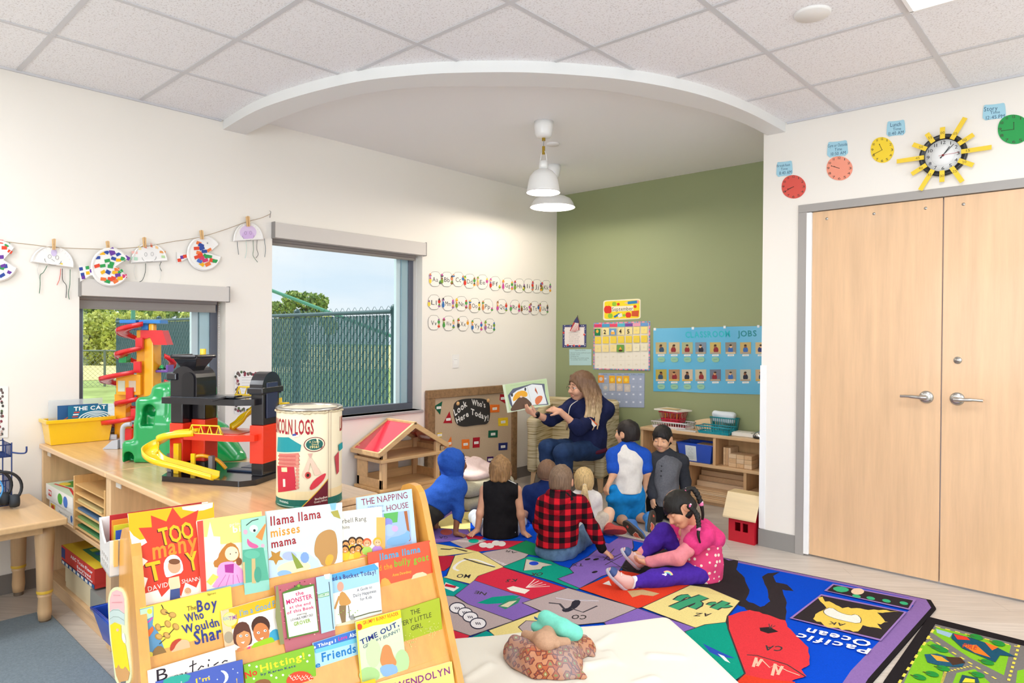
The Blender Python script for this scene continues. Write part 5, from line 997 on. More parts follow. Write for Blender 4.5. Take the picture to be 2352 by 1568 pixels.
def rib(A, cx, cy, r, a0, a1, n=16, ri=.8):
    for k in range(n): t = a0+(a1-a0)*k/n; A.line([(cx+r*ri*cos(t), cy+r*ri*.9*sin(t)), (cx+r*.98*cos(t), cy+r*.93*sin(t))], .0012, '#d6d2ce')
def arc(cx, cy, rx, ry, a0, a1, n=22): return [(cx+rx*cos(rad(a0+(a1-a0)*i/n)), cy+ry*sin(rad(a0+(a1-a0)*i/n))) for i in range(n+1)]
def jelly(cx, cy, rx, ry, tilt, col, label, strands):
    T = lambda x, y: (cx+x*cos(tilt)-y*sin(tilt), cy+x*sin(tilt)+y*cos(tilt))
    def art(A):
        for k in range(15): t = pi+pi*(k+.5)/15; A.line([T(rx*.82*cos(t), ry*.82*sin(t)), T(rx*.97*cos(t), ry*.97*sin(t))], .0013, '#d5d0cc')
        if col: col(A, T)
        for s_ in (-1, 1): x, y = T(s_*rx*.17, -ry*.42); A.line(arc(x, y, rx*.07, ry*.1, 0, 360, 12), .0013, '#4a4a4c'); 
        A.line([T(rx*.38*cos(t), ry*-.28+ry*.28*sin(t)) for t in [pi*k/12 for k in range(13)]], .0016, '#4a4a4c')
    plate('paper_jellyfish', label, [T(x, y) for x, y in arc(0, 0, rx, ry, 180, 360)], art, 'paper plate jellyfish on the twine', strands)
def jc1(A, T): x, y = T(0, -85); A.ell(x, y, 20, 26, '#cdbfe0'); x, y = T(60, -15); A.ell(x, y, 9, 9, '#f0d25a'); A.line([T(-10, -40), T(12, -28)], .0015, '#4a4a4c')
jelly(348, 432, 148, 130, .14, jc1, 'plain white paper jellyfish with a smile, left of the big patched fish', [([(315, 435), (290, 480), (268, 500), (268, 560), (262, 620)], '#2f6a4a'), ([(255, 420), (250, 470), (262, 520)], '#d8d6d2'), ([(405, 455), (398, 520), (380, 565)], '#d85a4a'), ([(416, 455), (418, 530), (443, 570), (440, 650)], '#222426'), ([(468, 460), (466, 560), (456, 620), (463, 660)], '#2f6a4a')])
def jc2(A, T):
    for x, y, w, h, c in ((-95, -70, 40, 20, '#f0b8ae'), (-60, -98, 22, 26, '#f3dfa0'), (-20, -108, 18, 30, '#e88a7a'), (20, -112, 14, 30, '#e06a4a'), (55, -98, 18, 28, '#f0c890'), (92, -62, 40, 18, '#e8a05a'), (100, -30, 36, 20, '#b9d8a0'), (-100, -30, 44, 26, '#b5ddc4')): a, b = T(x, y); A.poly([(a-w/2, b-h/2), (a+w/2, b-h/3), (a+w/2, b+h/2), (a-w/2, b+h/3)], c)
jelly(996, 412, 124, 126, -.06, jc2, 'paper jellyfish with pastel stripes on its rim', [([(970, 420), (968, 480), (950, 530), (930, 543)], '#1f3a32'), ([(900, 430), (895, 480), (910, 530)], '#e4e2de'), ([(1075, 410), (1065, 440), (1078, 472)], '#2a3a34'), ([(1062, 430), (1072, 500), (1060, 540)], '#e0deda')])
def jc3(A, T): x, y = T(0, -55); A.ell(x, y, 56, 48, '#dcc6e6'); A.ell(x, y+20, 40, 30, '#d2b4e0')
jelly(1657, 268, 102, 122, -.06, jc3, 'paper jellyfish colored lilac, at the hook end of the twine', [([(1582, 275), (1585, 320), (1592, 362)], '#2f4a5a'), ([(1640, 270), (1645, 330), (1635, 385)], '#b8d2cc'), ([(1688, 262), (1690, 330), (1688, 370), (1718, 412)], '#3a6a52'), ([(1716, 258), (1712, 320), (1722, 360), (1705, 385)], '#3a3a3c'), ([(1762, 255), (1770, 320), (1766, 378)], '#3f5f72')])
PAL = ['#2f4a9a', '#6a3a9a', '#2f9a50', '#e0482c', '#f0b51e', '#d03a6a', '#e8763a', '#4a6fc0']
def fish(cx, cy, r, ry, m0, m1, tail, label, pat, group='paper plate fish on the twine', v=.014):
    def art(A):
        for k in range(22): t = rad(m1+(m0+360-m1)*(k+.5)/22); A.line([(cx+r*.86*cos(t), cy+ry*.86*sin(t)), (cx+r*.98*cos(t), cy+ry*.98*sin(t))], .0013, '#d5d0cc')
        for x, y, w, h, a, c in pat: A.poly([(x+dx*w/2*cos(a)-dy*h/2*sin(a), y+dx*w/2*sin(a)+dy*h/2*cos(a)) for dx, dy in ((-1, -1), (1, -1), (1, 1), (-1, 1))], c)
    out = arc(cx, cy, r, ry, m1, m0+360, 30)+[(cx+r*.25, cy-ry*.03)]
    plate('paper_fish', label, out, art, group, (), v)
    if tail:
        o = bpy.data.objects[[k for k in bpy.data.objects.keys() if k.startswith('paper_fish')][-1]]
        sheet('tail_fin', None, None, W1(v), NX, tail, CW, lambda A: [A.poly([(x-14, y-10), (x+10, y-14), (x+14, y+8), (x-10, y+12)], c) for x, y, c in tp[id(tail)]] if id(tail) in tp else None, parent=o)
tp = {}
r = np.random.RandomState(11)
def scat(lst): return [(x, y, 30+8*r.rand(), 20+6*r.rand(), r.uniform(-.6, .6), PAL[c]) for x, y, c in lst]
t1 = [(527, 432), (560, 440), (625, 462), (660, 440), (660, 500), (600, 500), (535, 542)]; tp[id(t1)] = [(540, 458, PAL[0]), (582, 450, PAL[2]), (610, 470, PAL[1]), (550, 495, PAL[0]), (585, 485, PAL[4]), (555, 515, PAL[1])]
fish(736, 445, 132, 130, -28, 30, t1, 'large paper fish covered in colored squares over the smaller window', scat([(652, 382, 0), (682, 352, 4), (710, 345, 0), (742, 330, 1), (750, 352, 1), (790, 358, 0), (757, 388, 0), (715, 402, 2), (745, 420, 2), (790, 398, 4), (820, 390, 2), (848, 384, 1), (647, 437, 3), (684, 436, 2), (686, 478, 4), (720, 478, 0), (735, 440, 2), (778, 460, 6), (802, 475, 2), (765, 482, 4), (785, 500, 1), (755, 520, 3), (735, 525, 3), (715, 540, 2), (688, 525, 6), (770, 540, 6), (830, 505, 5), (800, 520, 4)]), v=.05)
t2 = [(1178, 345), (1200, 350), (1250, 362), (1275, 350), (1275, 400), (1248, 385), (1182, 420)]; tp[id(t2)] = [(1195, 400, PAL[3]), (1214, 380, PAL[1]), (1232, 374, PAL[3])]
fish(1362, 352, 116, 118, -32, 12, t2, 'white paper fish with a band of colored squares beside the lilac jellyfish', scat([(1325, 285, 6), (1340, 300, 0), (1345, 318, 0), (1310, 320, 3), (1325, 350, 6), (1312, 378, 3), (1362, 340, 0), (1395, 332, 6), (1370, 372, 2), (1395, 375, 2), (1345, 385, 5), (1368, 400, 5), (1412, 400, 3), (1433, 405, 2), (1345, 425, 4), (1385, 425, 6), (1330, 405, 7), (1335, 365, 3)])+[(1382, 285, 8, 10, 0, '#9a9aa0')])
fish(-10, 400, 136, 142, -38, 22, None, 'paper fish cut off at the left edge of the picture', scat([(5, 275, 3), (50, 298, 2), (28, 316, 3), (66, 342, 3), (30, 440, 0), (12, 450, 2), (20, 436, 1), (65, 482, 1), (14, 500, 0), (5, 378, 1)]))
for x, y, y2, a, lb in ((358, 255, 330, 0, 'plain smiling jellyfish'), (715, 270, 338, .22, 'large patched fish'), (960, 245, 312, .1, 'pastel striped jellyfish'), (1340, 198, 260, .2, 'fish beside the lilac jellyfish'), (1650, 105, 175, .12, 'lilac jellyfish')):
    P = W1(.028); e = thing('clothespin', 'wooden clothespin on the twine pinning the '+lb, 'clothespin', P(x, y), 'clothespins on the twine'); w = 12
    for s_ in (-1, 1): mb = MB(); mb.prism([P(x+s_*2, y), P(x+s_*w, y+4), P(x+s_*w*.8+12*a*5*.6, y2), P(x+s_*2+12*a*5*.6, y2)], NX*.008, M('#dcb27a', .6)); mb.build('peg_half', e)
    mb = MB(); m = P(x+6*a*3, (y+y2)/2); mb.cyl(m+V((-.003, -.006, 0)), m+V((-.003, .006, 0)), .004, m=M('#a8a8a8', .3, metal=.8), n=10); mb.build('spring', e)
# posters and switch on the cream wall
def floral(A, pts, seed=1):
    rr = np.random.RandomState(seed); n = len(pts)
    for i in range(n):
        a, b = pts[i], pts[(i+1) % n]
        for k in range(16):
            t = k/16; x, y = a[0]+(b[0]-a[0])*t+rr.normal()*6, a[1]+(b[1]-a[1])*t+rr.normal()*6; A.ell(x, y, 9, 10, ['#4a4a44', '#8a3a48', '#5a6a4a', '#c8b0a8', '#6a5a58'][rr.randint(5)], 7)
def po(A):
    floral(A, [(1580, 1158), (1705, 1158), (1705, 1400), (1580, 1400)])
    for k in range(9): A.line([(1610, 1180+18*k), (1690-(k*37) % 30, 1180+18*k)], .0012, '#8a8a88')
sheet('notice_poster', 'white notice with floral border on the wall between the two windows', 'poster', W1(.003), NX, [(1563, 1140), (1725, 1140), (1725, 1420), (1563, 1420)], '#efeeea', po)
sheet('notice_poster', 'white sheet with red flowered edge at the far left of the cream wall', 'poster', W1(.003), NX, [(-160, 1235), (55, 1240), (52, 1580), (-160, 1580)], '#efeeea', lambda A: floral(A, [(-140, 1262), (10, 1262), (10, 1560), (-140, 1560)], 4))
Z5 = lambda v: fr(wl, 940, 600, 2.903, v)
e = thing('light_switch', 'white light switch plate on the cream wall below the letter cards', 'switch', Z5(0)(308, 665)); sheet('switch_plate', None, None, Z5(0), NX, [(287, 622), (330, 620), (330, 708), (287, 711)], '#efece8', None, .006, parent=e); sheet('rocker', None, None, Z5(.006), NX, [(298, 645), (319, 644), (319, 686), (298, 687)], '#f4f2ee', lambda A: A.line([(298, 655), (319, 654)], .002, '#a9a5a0'), .003, parent=e)
# alphabet cards
CC = ['#d2382c', '#e8a02c', '#4f9a4a', '#3a6fb0', '#8a5a34', '#d88a5a', '#c8509a', '#4a4a4c', '#e8cf4a', '#e0b08a', '#7a9a3a', '#9a6a9a']
rows = [('ABCDEFGHIJK', [172, 250, 326, 402, 487, 572, 655, 733, 793, 850, 912], [118, 120, 120, 132, 137, 148, 158, 163, 163, 166, 172], 76, 62), ('LMNOPQRSTU', [165, 258, 347, 435, 521, 617, 704, 775, 835, 896], [272, 280, 282, 294, 298, 300, 304, 308, 312, 312], 78, 56), ('VWXYZ', [163, 262, 358, 450, 536], [408, 413, 415, 428, 430], 76, 66)]
rr = np.random.RandomState(2)
for row, xs, ys_, wa, wb in rows:
    for i, ch in enumerate(row):
        x, y = xs[i], ys_[i]; w = (wa+(wb-wa)*i/(len(row)-1))/2; h = 46-5*i/11; P = Z5(.003)
        out = [(x+w*.92*c*(1+.07*cos(4*t)), y+h*s*(1+.07*cos(4*t))) for t in [2*pi*k/28 for k in range(28)] for c, s in [(math.copysign(abs(cos(t))**.45, cos(t)), math.copysign(abs(sin(t))**.45, sin(t)))]]
        def art(A, x=x, y=y, w=w, h=h, ch=ch, out=out):
            A.line(out, .003, '#8a857e', closed=True); A.text(ch+ch.lower(), (x-w*.5, y+h*.35), (x+w*.5, y+h*.42), (x-w*.5, y-h*.3), '#3c3836')
            for s_, yy, q in ((-1, .25, .7), (1, -.1, .55), (1, .55, .35), (-1, -.5, .3)):
                if rr.rand() < .85: A.ell(x+s_*w*.86, y+h*yy, w*.24, h*q*.55, CC[rr.randint(len(CC))], 10); A.ell(x+s_*w*.86, y+h*(yy-q*.55), w*.16, h*.16, CC[rr.randint(len(CC))], 8)
        sheet('letter_card', 'letter %s%s alphabet card with small pictures on the cream wall' % (ch, ch.lower()), 'letter card', P, NX, out, '#f1ece4', art, .002, 'alphabet cards on the cream wall')
# bulletin board standing on the floor against the wall
e = thing('bulletin_board', 'burlap bulletin board in a brown wooden frame standing on the floor', 'bulletin board', (.03, -1.22, 0)); y0, y1, z1 = -1.80, -.655, .935; FW = M('#8a6a48', .6, var=.35, vs=5, stretch=(6, 6, 6))
mb = MB(); mb.box((.02, y0+.06, .06), (.032, y1-.06, z1-.06), cloth('#c3ab8e', .25, 220, .6, 600)); mb.build('burlap_panel', e)
for a, b, c, d in ((y0, y1, z1-.072, z1), (y0, y1, .0, .075), (y0, y0+.085, .075, z1-.072), (y1-.07, y1, .075, z1-.072)): mb = MB(); mb.box((.012, a, c), (.05, b, d), FW); mb.build('frame_rail', e, bevel=.004)
out = [(300, 940), (345, 918), (420, 912), (510, 915), (535, 950), (537, 1040), (520, 1085), (470, 1088), (415, 1095), (360, 1103), (315, 1090), (298, 1040), (292, 985)]
def sg(A):
    for t_, a, b, c in (('Look', (302, 1030), (385, 962), (290, 990)), ("Who's", (415, 955), (505, 975), (412, 918)), ('Here', (315, 1080), (395, 1030), (305, 1045)), ('Today!', (408, 1018), (525, 1062), (408, 980))): A.text(t_, a, b, c, '#f0ece6', 1)
e = thing('chalk_sign', "black sign reading Look Who's Here Today on the bulletin board", 'sign', Z5(.034)(415, 1010)); sheet('sign_board', None, None, Z5(.0325), NX, chaikin(out, 2), '#2b2827', sg, .006, parent=e)
for x, y in ((323, 948), (525, 928)): mb = MB(); mb.lathe([(0, .014), (.012, .012), (.018, .006), (.018, 0)], Z5(.038)(x, y), M('#d9aa70', .5), 16, axis=(1, 0, 0)); mb.build('wooden_button', e)
TG = [('#1f5a42', [(220, 933), (163, 968), (205, 1022)], 'green felt triangle tag left of the black sign'), ('#a8202c', [(268, 1000), (286, 1078), (226, 1078)], 'red felt triangle tag under the green triangle'), ('#a8202c', [(605, 885), (645, 888), (645, 950), (603, 925)], 'red felt tag half hidden behind the open picture book'), ('#e8762c', [(538, 955), (602, 955), (600, 1005), (536, 1008)], 'orange felt rectangle tag right of the black sign'), ('#ecc62a', [(592, 1045), (657, 1040), (658, 1095), (594, 1098)], 'yellow felt rectangle tag near the right frame'), ('#1f5a42', [(528, 1128), (590, 1125), (588, 1173), (526, 1175)], 'green felt rectangle tag below the yellow one'), ('#2a3068', [(595, 1212), (655, 1207), (653, 1256), (595, 1260)], 'navy felt rectangle tag low on the right'), ('#a8202c', [(425, 1175), (470, 1172), (468, 1240), (422, 1243)], 'red felt rectangle tag low in the middle'), ('#e8762c', [(350, 1187), (400, 1185), (400, 1250), (350, 1250)], 'orange felt rectangle tag left of the red rectangle'), ('#e8762c', [(278, 1168), (285, 1225), (232, 1245)], 'orange felt triangle tag beside the dollhouse roof'), ('#ecc62a', [(186, 1145), (218, 1142), (215, 1172), (188, 1170)], 'yellow felt tag partly behind the dollhouse roof'), ('#4a2a5a', [(519, 1303), (560, 1300), (560, 1340), (519, 1340)], 'purple felt tag behind the sandy haired boy')]
for c, pts, lb in TG:
    cx, cy = sum(p[0] for p in pts)/len(pts), sum(p[1] for p in pts)/len(pts)
    sheet('felt_tag', lb, 'name tag', Z5(.0325), NX, pts, cloth(c, .1), lambda A: (A.poly([(cx-15, cy-6), (cx+15, cy-9), (cx+15, cy+8), (cx-15, cy+11)], '#efece6'), A.line([(cx-9, cy+2), (cx+9, cy)], .0015, '#555555')), .002, 'felt tags on the bulletin board')
# green wall
Z6 = lambda v: fr(wg, 1260, 660, 4.523, v)
def pledge(A):
    A.rect(168, 412, 372, 598, '#f0e6e0'); rr = np.random.RandomState(4)
    for x, y in [(155+rr.rand()*14, 395+rr.rand()*220) for _ in range(8)]+[(375+rr.rand()*12, 395+rr.rand()*220) for _ in range(8)]+[(150+rr.rand()*235, 600+rr.rand()*16) for _ in range(8)]+[(150+rr.rand()*235, 392+rr.rand()*14) for _ in range(8)]: A.ell(x, y, 4, 4, '#e8e6ee', 6)
    for x, y in ((158, 470), (372, 490), (202, 598), (322, 606), (265, 602)): A.poly([(x+(16 if k % 2 else 7)*cos(pi*k/5-pi/2), y+(16 if k % 2 else 7)*sin(pi*k/5-pi/2)) for k in range(10)], '#d8443c')
    for k, t_ in enumerate(('United States of America', 'and to the Republic', 'for which it stands', 'one nation under God', 'indivisible with liberty', 'and justice for all')): A.text(t_, (212+6*(k % 2), 476+21*k), (325-8*(k % 2), 474+21*k), (212, 468+21*k), '#6a6060')
sheet('pledge_poster', 'small poster with navy starry border below the flag', 'poster', Z6(-.002), NY, [(147, 390), (393, 383), (391, 621), (145, 624)], '#3f4474', pledge)
e = thing('small_flag', 'small striped flag hanging above the starry poster', 'flag', Z6(-.01)(270, 370))
FL = [(300, 300), (316, 350), (318, 440), (278, 458), (222, 452), (245, 400), (272, 340)]; sheet('flag_cloth', None, None, Z6(-.012), NY, FL, '#b52f36', lambda A: ([A.poly([(232+i*14, 452), (239+i*14, 454), (285+i*6, 365), (281+i*6, 362)], '#efe6e0') for i in range(6)], A.poly([(300, 300), (316, 350), (316, 372), (262, 362), (272, 340)], '#3a3f68')), .004, parent=e)
mb = MB(); mb.tube([Z6(-.01)(302, 288), Z6(-.02)(300, 330)], .002, M('#2a2622'), 6); mb.build('flag_stick', e)
def note(A):
    A.text('Classroom Rules', (275, 658), (385, 657), (275, 647), '#4a5a5c')
    for k, t_ in enumerate(('1 Gentle Touches and Kind words', '2 Inside voices', '3 Walking feet', '4 Put things away before going', 'to another area to play')): A.text(t_, (222+14*(k > 3), 684+18*k), ((438, 325, 315, 418, 400)[k], 683+18*k), (222+14*(k > 3), 674+18*k), '#4a5a5c')
sheet('rules_note', 'pale blue handwritten rules note left of the calendar', 'note', Z6(-.002), NY, [(215, 642), (445, 640), (446, 808), (217, 808)], '#b4d4d4', note)
def apple(A, x, y, r, c): A.ell(x-r*.3, y, r*.75, r, c); A.ell(x+r*.3, y, r*.75, r, c); A.poly([(x, y-r*.8), (x+r*.5, y-r*1.7), (x+r*.1, y-r*1.1)], '#4a8a3a')
def sept(A):
    A.poly(rrect([(582, 145), (948, 128), (945, 318), (580, 328)], .1), '#efd62a')
    for x, y, r_, c in ((618, 230, 40, '#d8382a'), (684, 172, 22, '#8fbf3a'), (726, 174, 14, '#d8382a'), (900, 198, 15, '#d8382a'), (830, 285, 28, '#d8382a'), (643, 295, 24, '#8fbf3a'), (786, 290, 14, '#8fbf3a')): apple(A, x, y, r_, c)
    A.poly([(822, 145), (920, 134), (922, 165), (825, 175)], '#2f7fb5'); A.poly([(785, 160), (822, 145), (825, 175)], '#e8c89a'); A.poly([(920, 134), (938, 133), (938, 163), (922, 165)], '#e08a9a'); A.poly([(865, 245), (940, 238), (935, 302), (863, 298)], '#c8502c'); A.poly([(675, 300), (735, 265), (745, 285), (690, 315)], '#2f6fa5'); A.poly([(720, 285), (760, 265), (770, 300), (730, 315)], '#e8e4e0')
    A.poly([(655, 198), (880, 188), (885, 240), (658, 252)], '#f0e6cf'); A.text('September', (662, 246), (880, 236), (660, 208), '#3a3430')
sheet('month_sign', 'yellow September sign with apples above the calendar', 'sign', Z6(-.002), NY, rrect([(570, 135), (957, 115), (957, 325), (566, 343)], .1), '#ece4c8', sept)
def cal(A):
    rr = np.random.RandomState(8)
    for k in range(44):
        c = ['#d85a8a', '#6a8ac8', '#e88ab0', '#5ab0c8', '#c86aa8', '#f0a0b8'][rr.randint(6)]; t = k/44
        for y in ((368-18*t, 368-18*t+11), (840+10*t, 850+12*t)): A.poly([(470+586*t, y[0]), (470+586*(t+.023), y[0]), (470+586*(t+.023), y[1]), (470+586*t, y[1])], c)
        A.rect(470, 368+480*t, 482, 368+480*(t+.024), c); A.rect(1044, 352+506*t, 1057, 352+506*(t+.024), c)
    U = lambda c, r_: (482+80*c, 415+87*r_-3*c*.8+(4 if r_ else 0))
    for c in range(7): A.poly([(482+80*c, 382-2*c), (560+80*c, 380-2*c), (560+80*c, 412-2*c), (482+80*c, 414-2*c)], ['#d8406a', '#4a9ac8', '#e04a6a', '#5ab8cc', '#7a4aa0', '#e8a0b8', '#6a9ad0'][c])
    for r_ in range(5):
        for c in range(7):
            x, y = U(c, r_); a = max(0, 1-(r_-.4)*.28-c*.06)
            if r_ < 3 and not (r_ == 0 and c < 5): A.rect(x+6, y+6, x+70, y+78, ['#f4e08a', '#f0d24a', '#f0dc9a'][r_] if a > .3 else '#f0e8c8')
            elif r_ == 0: A.rect(x+6, y+6, x+74, y+84, '#f2e2a0')
            if not (r_ == 0 and c < 5): A.text(str(1+c+7*r_), (x+28, y+50), (x+46, y+50), (x+28, y+36), '#cfc2a0')
    for k in range(8): A.line([(482+80*k, 414-2*k), (482+80*k, 845+k)], .001, '#c9bfae')
    for k in range(6): A.line([(482, 415+87*k), (1040, 400+88*k)], .001, '#c9bfae')
    A.rect(486, 428, 547, 500, '#1f7a4a'); A.ell(515, 455, 14, 18, '#e8b84a'); A.rect(637, 425, 712, 496, '#6a9ac8'); A.rect(655, 460, 695, 488, '#f0b04a'); A.rect(662, 444, 688, 460, '#f0e8d8'); A.rect(718, 594, 792, 670, '#6aa04a'); A.poly([(735, 655), (755, 610), (775, 655)], '#e8a83a'); A.ell(755, 655, 22, 10, '#4a3020')
    for t_, x, y in (('2', 580, 482), ('4', 742, 476), ('5', 824, 478)): A.text(t_, (x, y), (x+24, y), (x, y-42), '#2a2622', 1)
sheet('wall_calendar', 'large pastel bordered wall calendar with yellow day squares', 'calendar', Z6(-.002), NY, [(470, 368), (1058, 350), (1053, 862), (470, 850)], '#f1eadb', cal)
def wea(A):
    A.poly([(545, 888), (1000, 890), (999, 916), (545, 914)], '#9aa9c4')
    for k, t_ in enumerate(('Monday', 'Tuesday', 'Wednesday', 'Thursday', 'Friday', 'Saturday')): A.text(t_, (568+73*k, 906), (612+73*k, 906), (568+73*k, 897), '#3a4258')
    for k in range(7): A.line([(556+73*k, 914), (556+73*k, 1244)], .001, '#7f8ca8')
    for k in range(5): A.line([(545, 916+80*k), (998, 918+82*k)], .001, '#7f8ca8')
    for r_ in range(4):
        for c in range(6): A.rect(582+73*c, 938+80*r_+c, 602+73*c, 954+80*r_+c, '#dfe4ee')
wc = sheet('weather_chart', 'blue grey weather chart below the calendar beside the woman', 'chart', Z6(-.002), NY, [(520, 888), (1000, 890), (995, 1248), (520, 1240)], '#a3aec6', wea)
for k, (x, y, c, s_) in enumerate(((660, 955, '#f0b02a', 1), (735, 958, '#f0b62e', 2), (806, 957, '#f0b02a', 1), (660, 1034, '#cfc4bc', 0), (738, 1037, '#cbbfb8', 0), (818, 1045, '#cdc2b8', 0), (545, 950, '#e8963a', 0), (592, 1040, '#b0bcc8', 0))):
    def wa(A): 
        if s_ == 1: A.ell(x, y+2, 17, 20, '#f6d84a')
        elif s_ == 2: A.ell(x, y, 17, 18, '#f0e6c8')
        else: A.ell(x, y, 20, 22, '#d8cec4', 6)
    sheet('weather_card', ['sunny card, leftmost of the three in the upper row', 'white sun card in the middle of the upper row', 'sunny card, rightmost in the upper row', 'beige weather card below the leftmost sunny one', 'beige weather card in the middle of the lower row', 'beige weather card, rightmost in the lower row', 'orange weather card half hidden by the hair', 'grey weather card half hidden by the hair'][k]+' of the weather chart', 'card', Z6(-.0045), NY, [(x-31, y-40), (x+31, y-38), (x+32, y+38), (x-30, y+40)], c, wa, .001, 'weather cards on the chart')
ct = M('#5fb3da', .16, spec=.6, coat=.6, bump=.25, bs=9)
def jobs(A):
    A.text('CLASSROOM', (1425, 522), (1890, 512), (1420, 462), '#2fb5c4', 1); A.text('JOBS', (1965, 510), (2165, 505), (1962, 452), '#2a8a96', 1)
jb = sheet('job_chart', 'shiny blue CLASSROOM JOBS pocket chart with photos', 'chart', Z6(-.002), NY, [(1090, 425), (1400, 418), (1700, 410), (2000, 404), (2330, 398), (2330, 1116), (2225, 1112), (1600, 1094), (1350, 1080), (1090, 1078)], ct, jobs, .003)
rr = np.random.RandomState(6); Pj = Z6(-.006)
for r_, y in ((0, 630), (1, 912)):
    for c, x in enumerate((1168, 1304, 1440, 1580, 1732, 1892, 2045, 2205)):
        bgc = ['#b9ab7a', '#c9b890', '#a8b088', '#7a8a9a', '#c4ad62', '#8a8478', '#c2a866', '#cdb584'][c] if r_ == 0 else ['#b0a048', '#a8805a', '#c8b8a0', '#c0b89a', '#6a7080', '#9a9484', '#b8b8a8', '#c4a884'][c]
        def ph(A): A.ell(x+rr.uniform(-8, 8), y+20, 26, 34, ['#2f3f7a', '#8a2a34', '#e8e4dc', '#35506a', '#2a2a3a', '#3a6ab0'][rr.randint(6)]); A.ell(x+rr.uniform(-6, 6), y-18, 14, 17, ['#c8946a', '#8a5a3c', '#e0b48a'][rr.randint(3)]); A.ell(x, y-30, 14, 9, '#3a2a20'); A.rect(x-50, y+40, x+50, y+60, ['#c9a85a', '#b0a088', '#d2c09a'][rr.randint(3)])
        sheet('photo', None, None, Pj, NY, [(x-56, y-60), (x+58, y-62), (x+58, y+58), (x-54, y+60)], bgc, ph, .001, parent=jb)
        sheet('name_strip', None, None, Pj, NY, [(x-32, y+66), (x+36, y+64), (x+36, y+82), (x-32, y+84)], '#e6eae6', lambda A: A.line([(x-20, y+75), (x+24, y+74)], .0016, '#5a6068'), .001, parent=jb)
        if c < (5 if r_ == 0 else 4): sheet('job_tag', None, None, Z6(-.008), NY, chaikin([(x-40, y+92), (x+40, y+90), (x+44, y+145), (x-30, y+148)], 2), '#8fc0a0', lambda A: A.line([(x-18, y+118), (x+20, y+116)], .0018, '#4a5a4a'), .002, parent=jb)
for x, y in ((1500, 422), (1830, 410), (2180, 402), (1105, 432)): sheet('hook_tab', None, None, Pj, NY, [(x-12, y-12), (x+12, y-12), (x+12, y+14), (x-12, y+14)], '#e8eef0', None, .003, parent=jb)
# door wall: paper clocks, labels, the sun clock
Z7 = lambda v: fr(wd, 1740, 220, 3.843, v); PN = .0
def pclock(cx, cy, rx, ry, c, label, ha, ma, hl=.5, ml=.75):
    def art(A):
        for k in range(12): t = rad(30*(k+1)-90); x, y = cx+rx*.84*cos(t), cy+ry*.84*sin(t); A.text(str(k+1), (x-rx*.1, y+ry*.09), (x+rx*.1, y+ry*.07), (x-rx*.1, y-ry*.09), '#4a4038')
        for a, l in ((ha, hl), (ma, ml)): t = rad(a-90); q = (cx+rx*l*cos(t), cy+ry*l*sin(t)); A.line([(cx, cy), q], .0025, '#3a302a'); A.ell(q[0], q[1], 4.5, 4.5, '#2a221c', 8)
        A.ell(cx, cy, 3.5, 3.5, '#2a221c', 8)
    sheet('paper_clock', label, 'paper clock', Z7(.002), NY, [(cx+rx*cos(t)*(1+.02*cos(3*t)), cy+ry*sin(t)*(1+.02*sin(2*t+1))) for t in [2*pi*k/40 for k in range(40)]], M(c, .8), art, .002, 'paper clocks above the double doors')
pclock(318, 803, 107, 105, '#d9564a', 'red paper clock set to twenty to nine, leftmost on the door wall', 247, 240); pclock(722, 640, 115, 108, '#f39a80', 'salmon paper clock above the corner of the door frame', 290, 288, .42, .62); pclock(1100, 478, 103, 115, '#f2d034', 'yellow paper clock left of the sun clock', 332, 245, .48, .78); pclock(2262, 296, 144, 132, '#2a9a4e', 'green paper clock cut off at the right edge', 0, 262, .45, .75)
def plabel(x, y, w, h, lines, label):
    out = [(x+(w/2)*c*(1+.04*sin(5*t)), y+(h/2)*s*(1+.05*cos(6*t))-(x*0)) for t in [2*pi*k/36 for k in range(36)] for c, s in [(math.copysign(abs(cos(t))**.35, cos(t)), math.copysign(abs(sin(t))**.35, sin(t)))]]
    sk = -.11; out = [(a, b+(a-x)*sk) for a, b in out]
    def art(A):
        for t_, ax, ay, bx, hh in lines: A.text(t_, (x+ax*w, y+ay*h+ax*w*sk), (x+bx*w, y+ay*h+bx*w*sk), (x+ax*w, y+(ay-hh)*h+ax*w*sk), '#3a5878')
    sheet('time_label', label, 'label', Z7(.002), NY, out, M('#a3d0e0', .8), art, .0015, 'blue time labels on the door wall')
plabel(238, 644, 140, 130, [('Breakfast', -.48, -.16, .36, .17), ('Time', -.22, .08, .2, .16), ('8:40 AM', -.32, .38, .45, .22)], 'pale blue Breakfast Time label above the red paper clock')
plabel(706, 468, 180, 136, [('Gym or Outside', -.47, -.14, .48, .2), ('Time', -.13, .12, .22, .18), ('10:50 AM', -.33, .4, .4, .2)], 'pale blue Gym or Outside Time label above the salmon paper clock')
plabel(1222, 286, 162, 134, [('Lunch', -.3, -.12, .28, .25), ('Time', -.16, .14, .28, .18), ('11:40 AM', -.42, .43, .42, .22)], 'pale blue Lunch Time label above the yellow paper clock')
plabel(2090, 140, 200, 136, [('Story', -.45, -.08, .14, .28), ('Time', -.18, .14, .25, .18), ('12:45 PM', -.38, .46, .46, .22)], 'pale blue Story Time label beside the green paper clock')
c = Z7(.0)(1640, 528); e = thing('wall_clock', 'round black rimmed wall clock turned into a sun with yellow paper rays', 'clock', c); R_ = .094
mb = MB(); mb.lathe([(R_-.006, -.008), (R_, -.012), (R_+.018, -.03), (R_+.024, -.022), (R_+.024, 0), (0, 0)], c, M('#17171a', .35), 48, axis=(0, 1, 0)); mb.build('clock_rim', e)
mb = MB(); mb.lathe([(0, -.009), (R_-.002, -.009), (R_-.002, 0)], c, M('#f2f2f0', .4), 48, axis=(0, 1, 0)); CP = lambda x, y: c+V((x, -.009, y)); A = Art(mb, CP, NY)
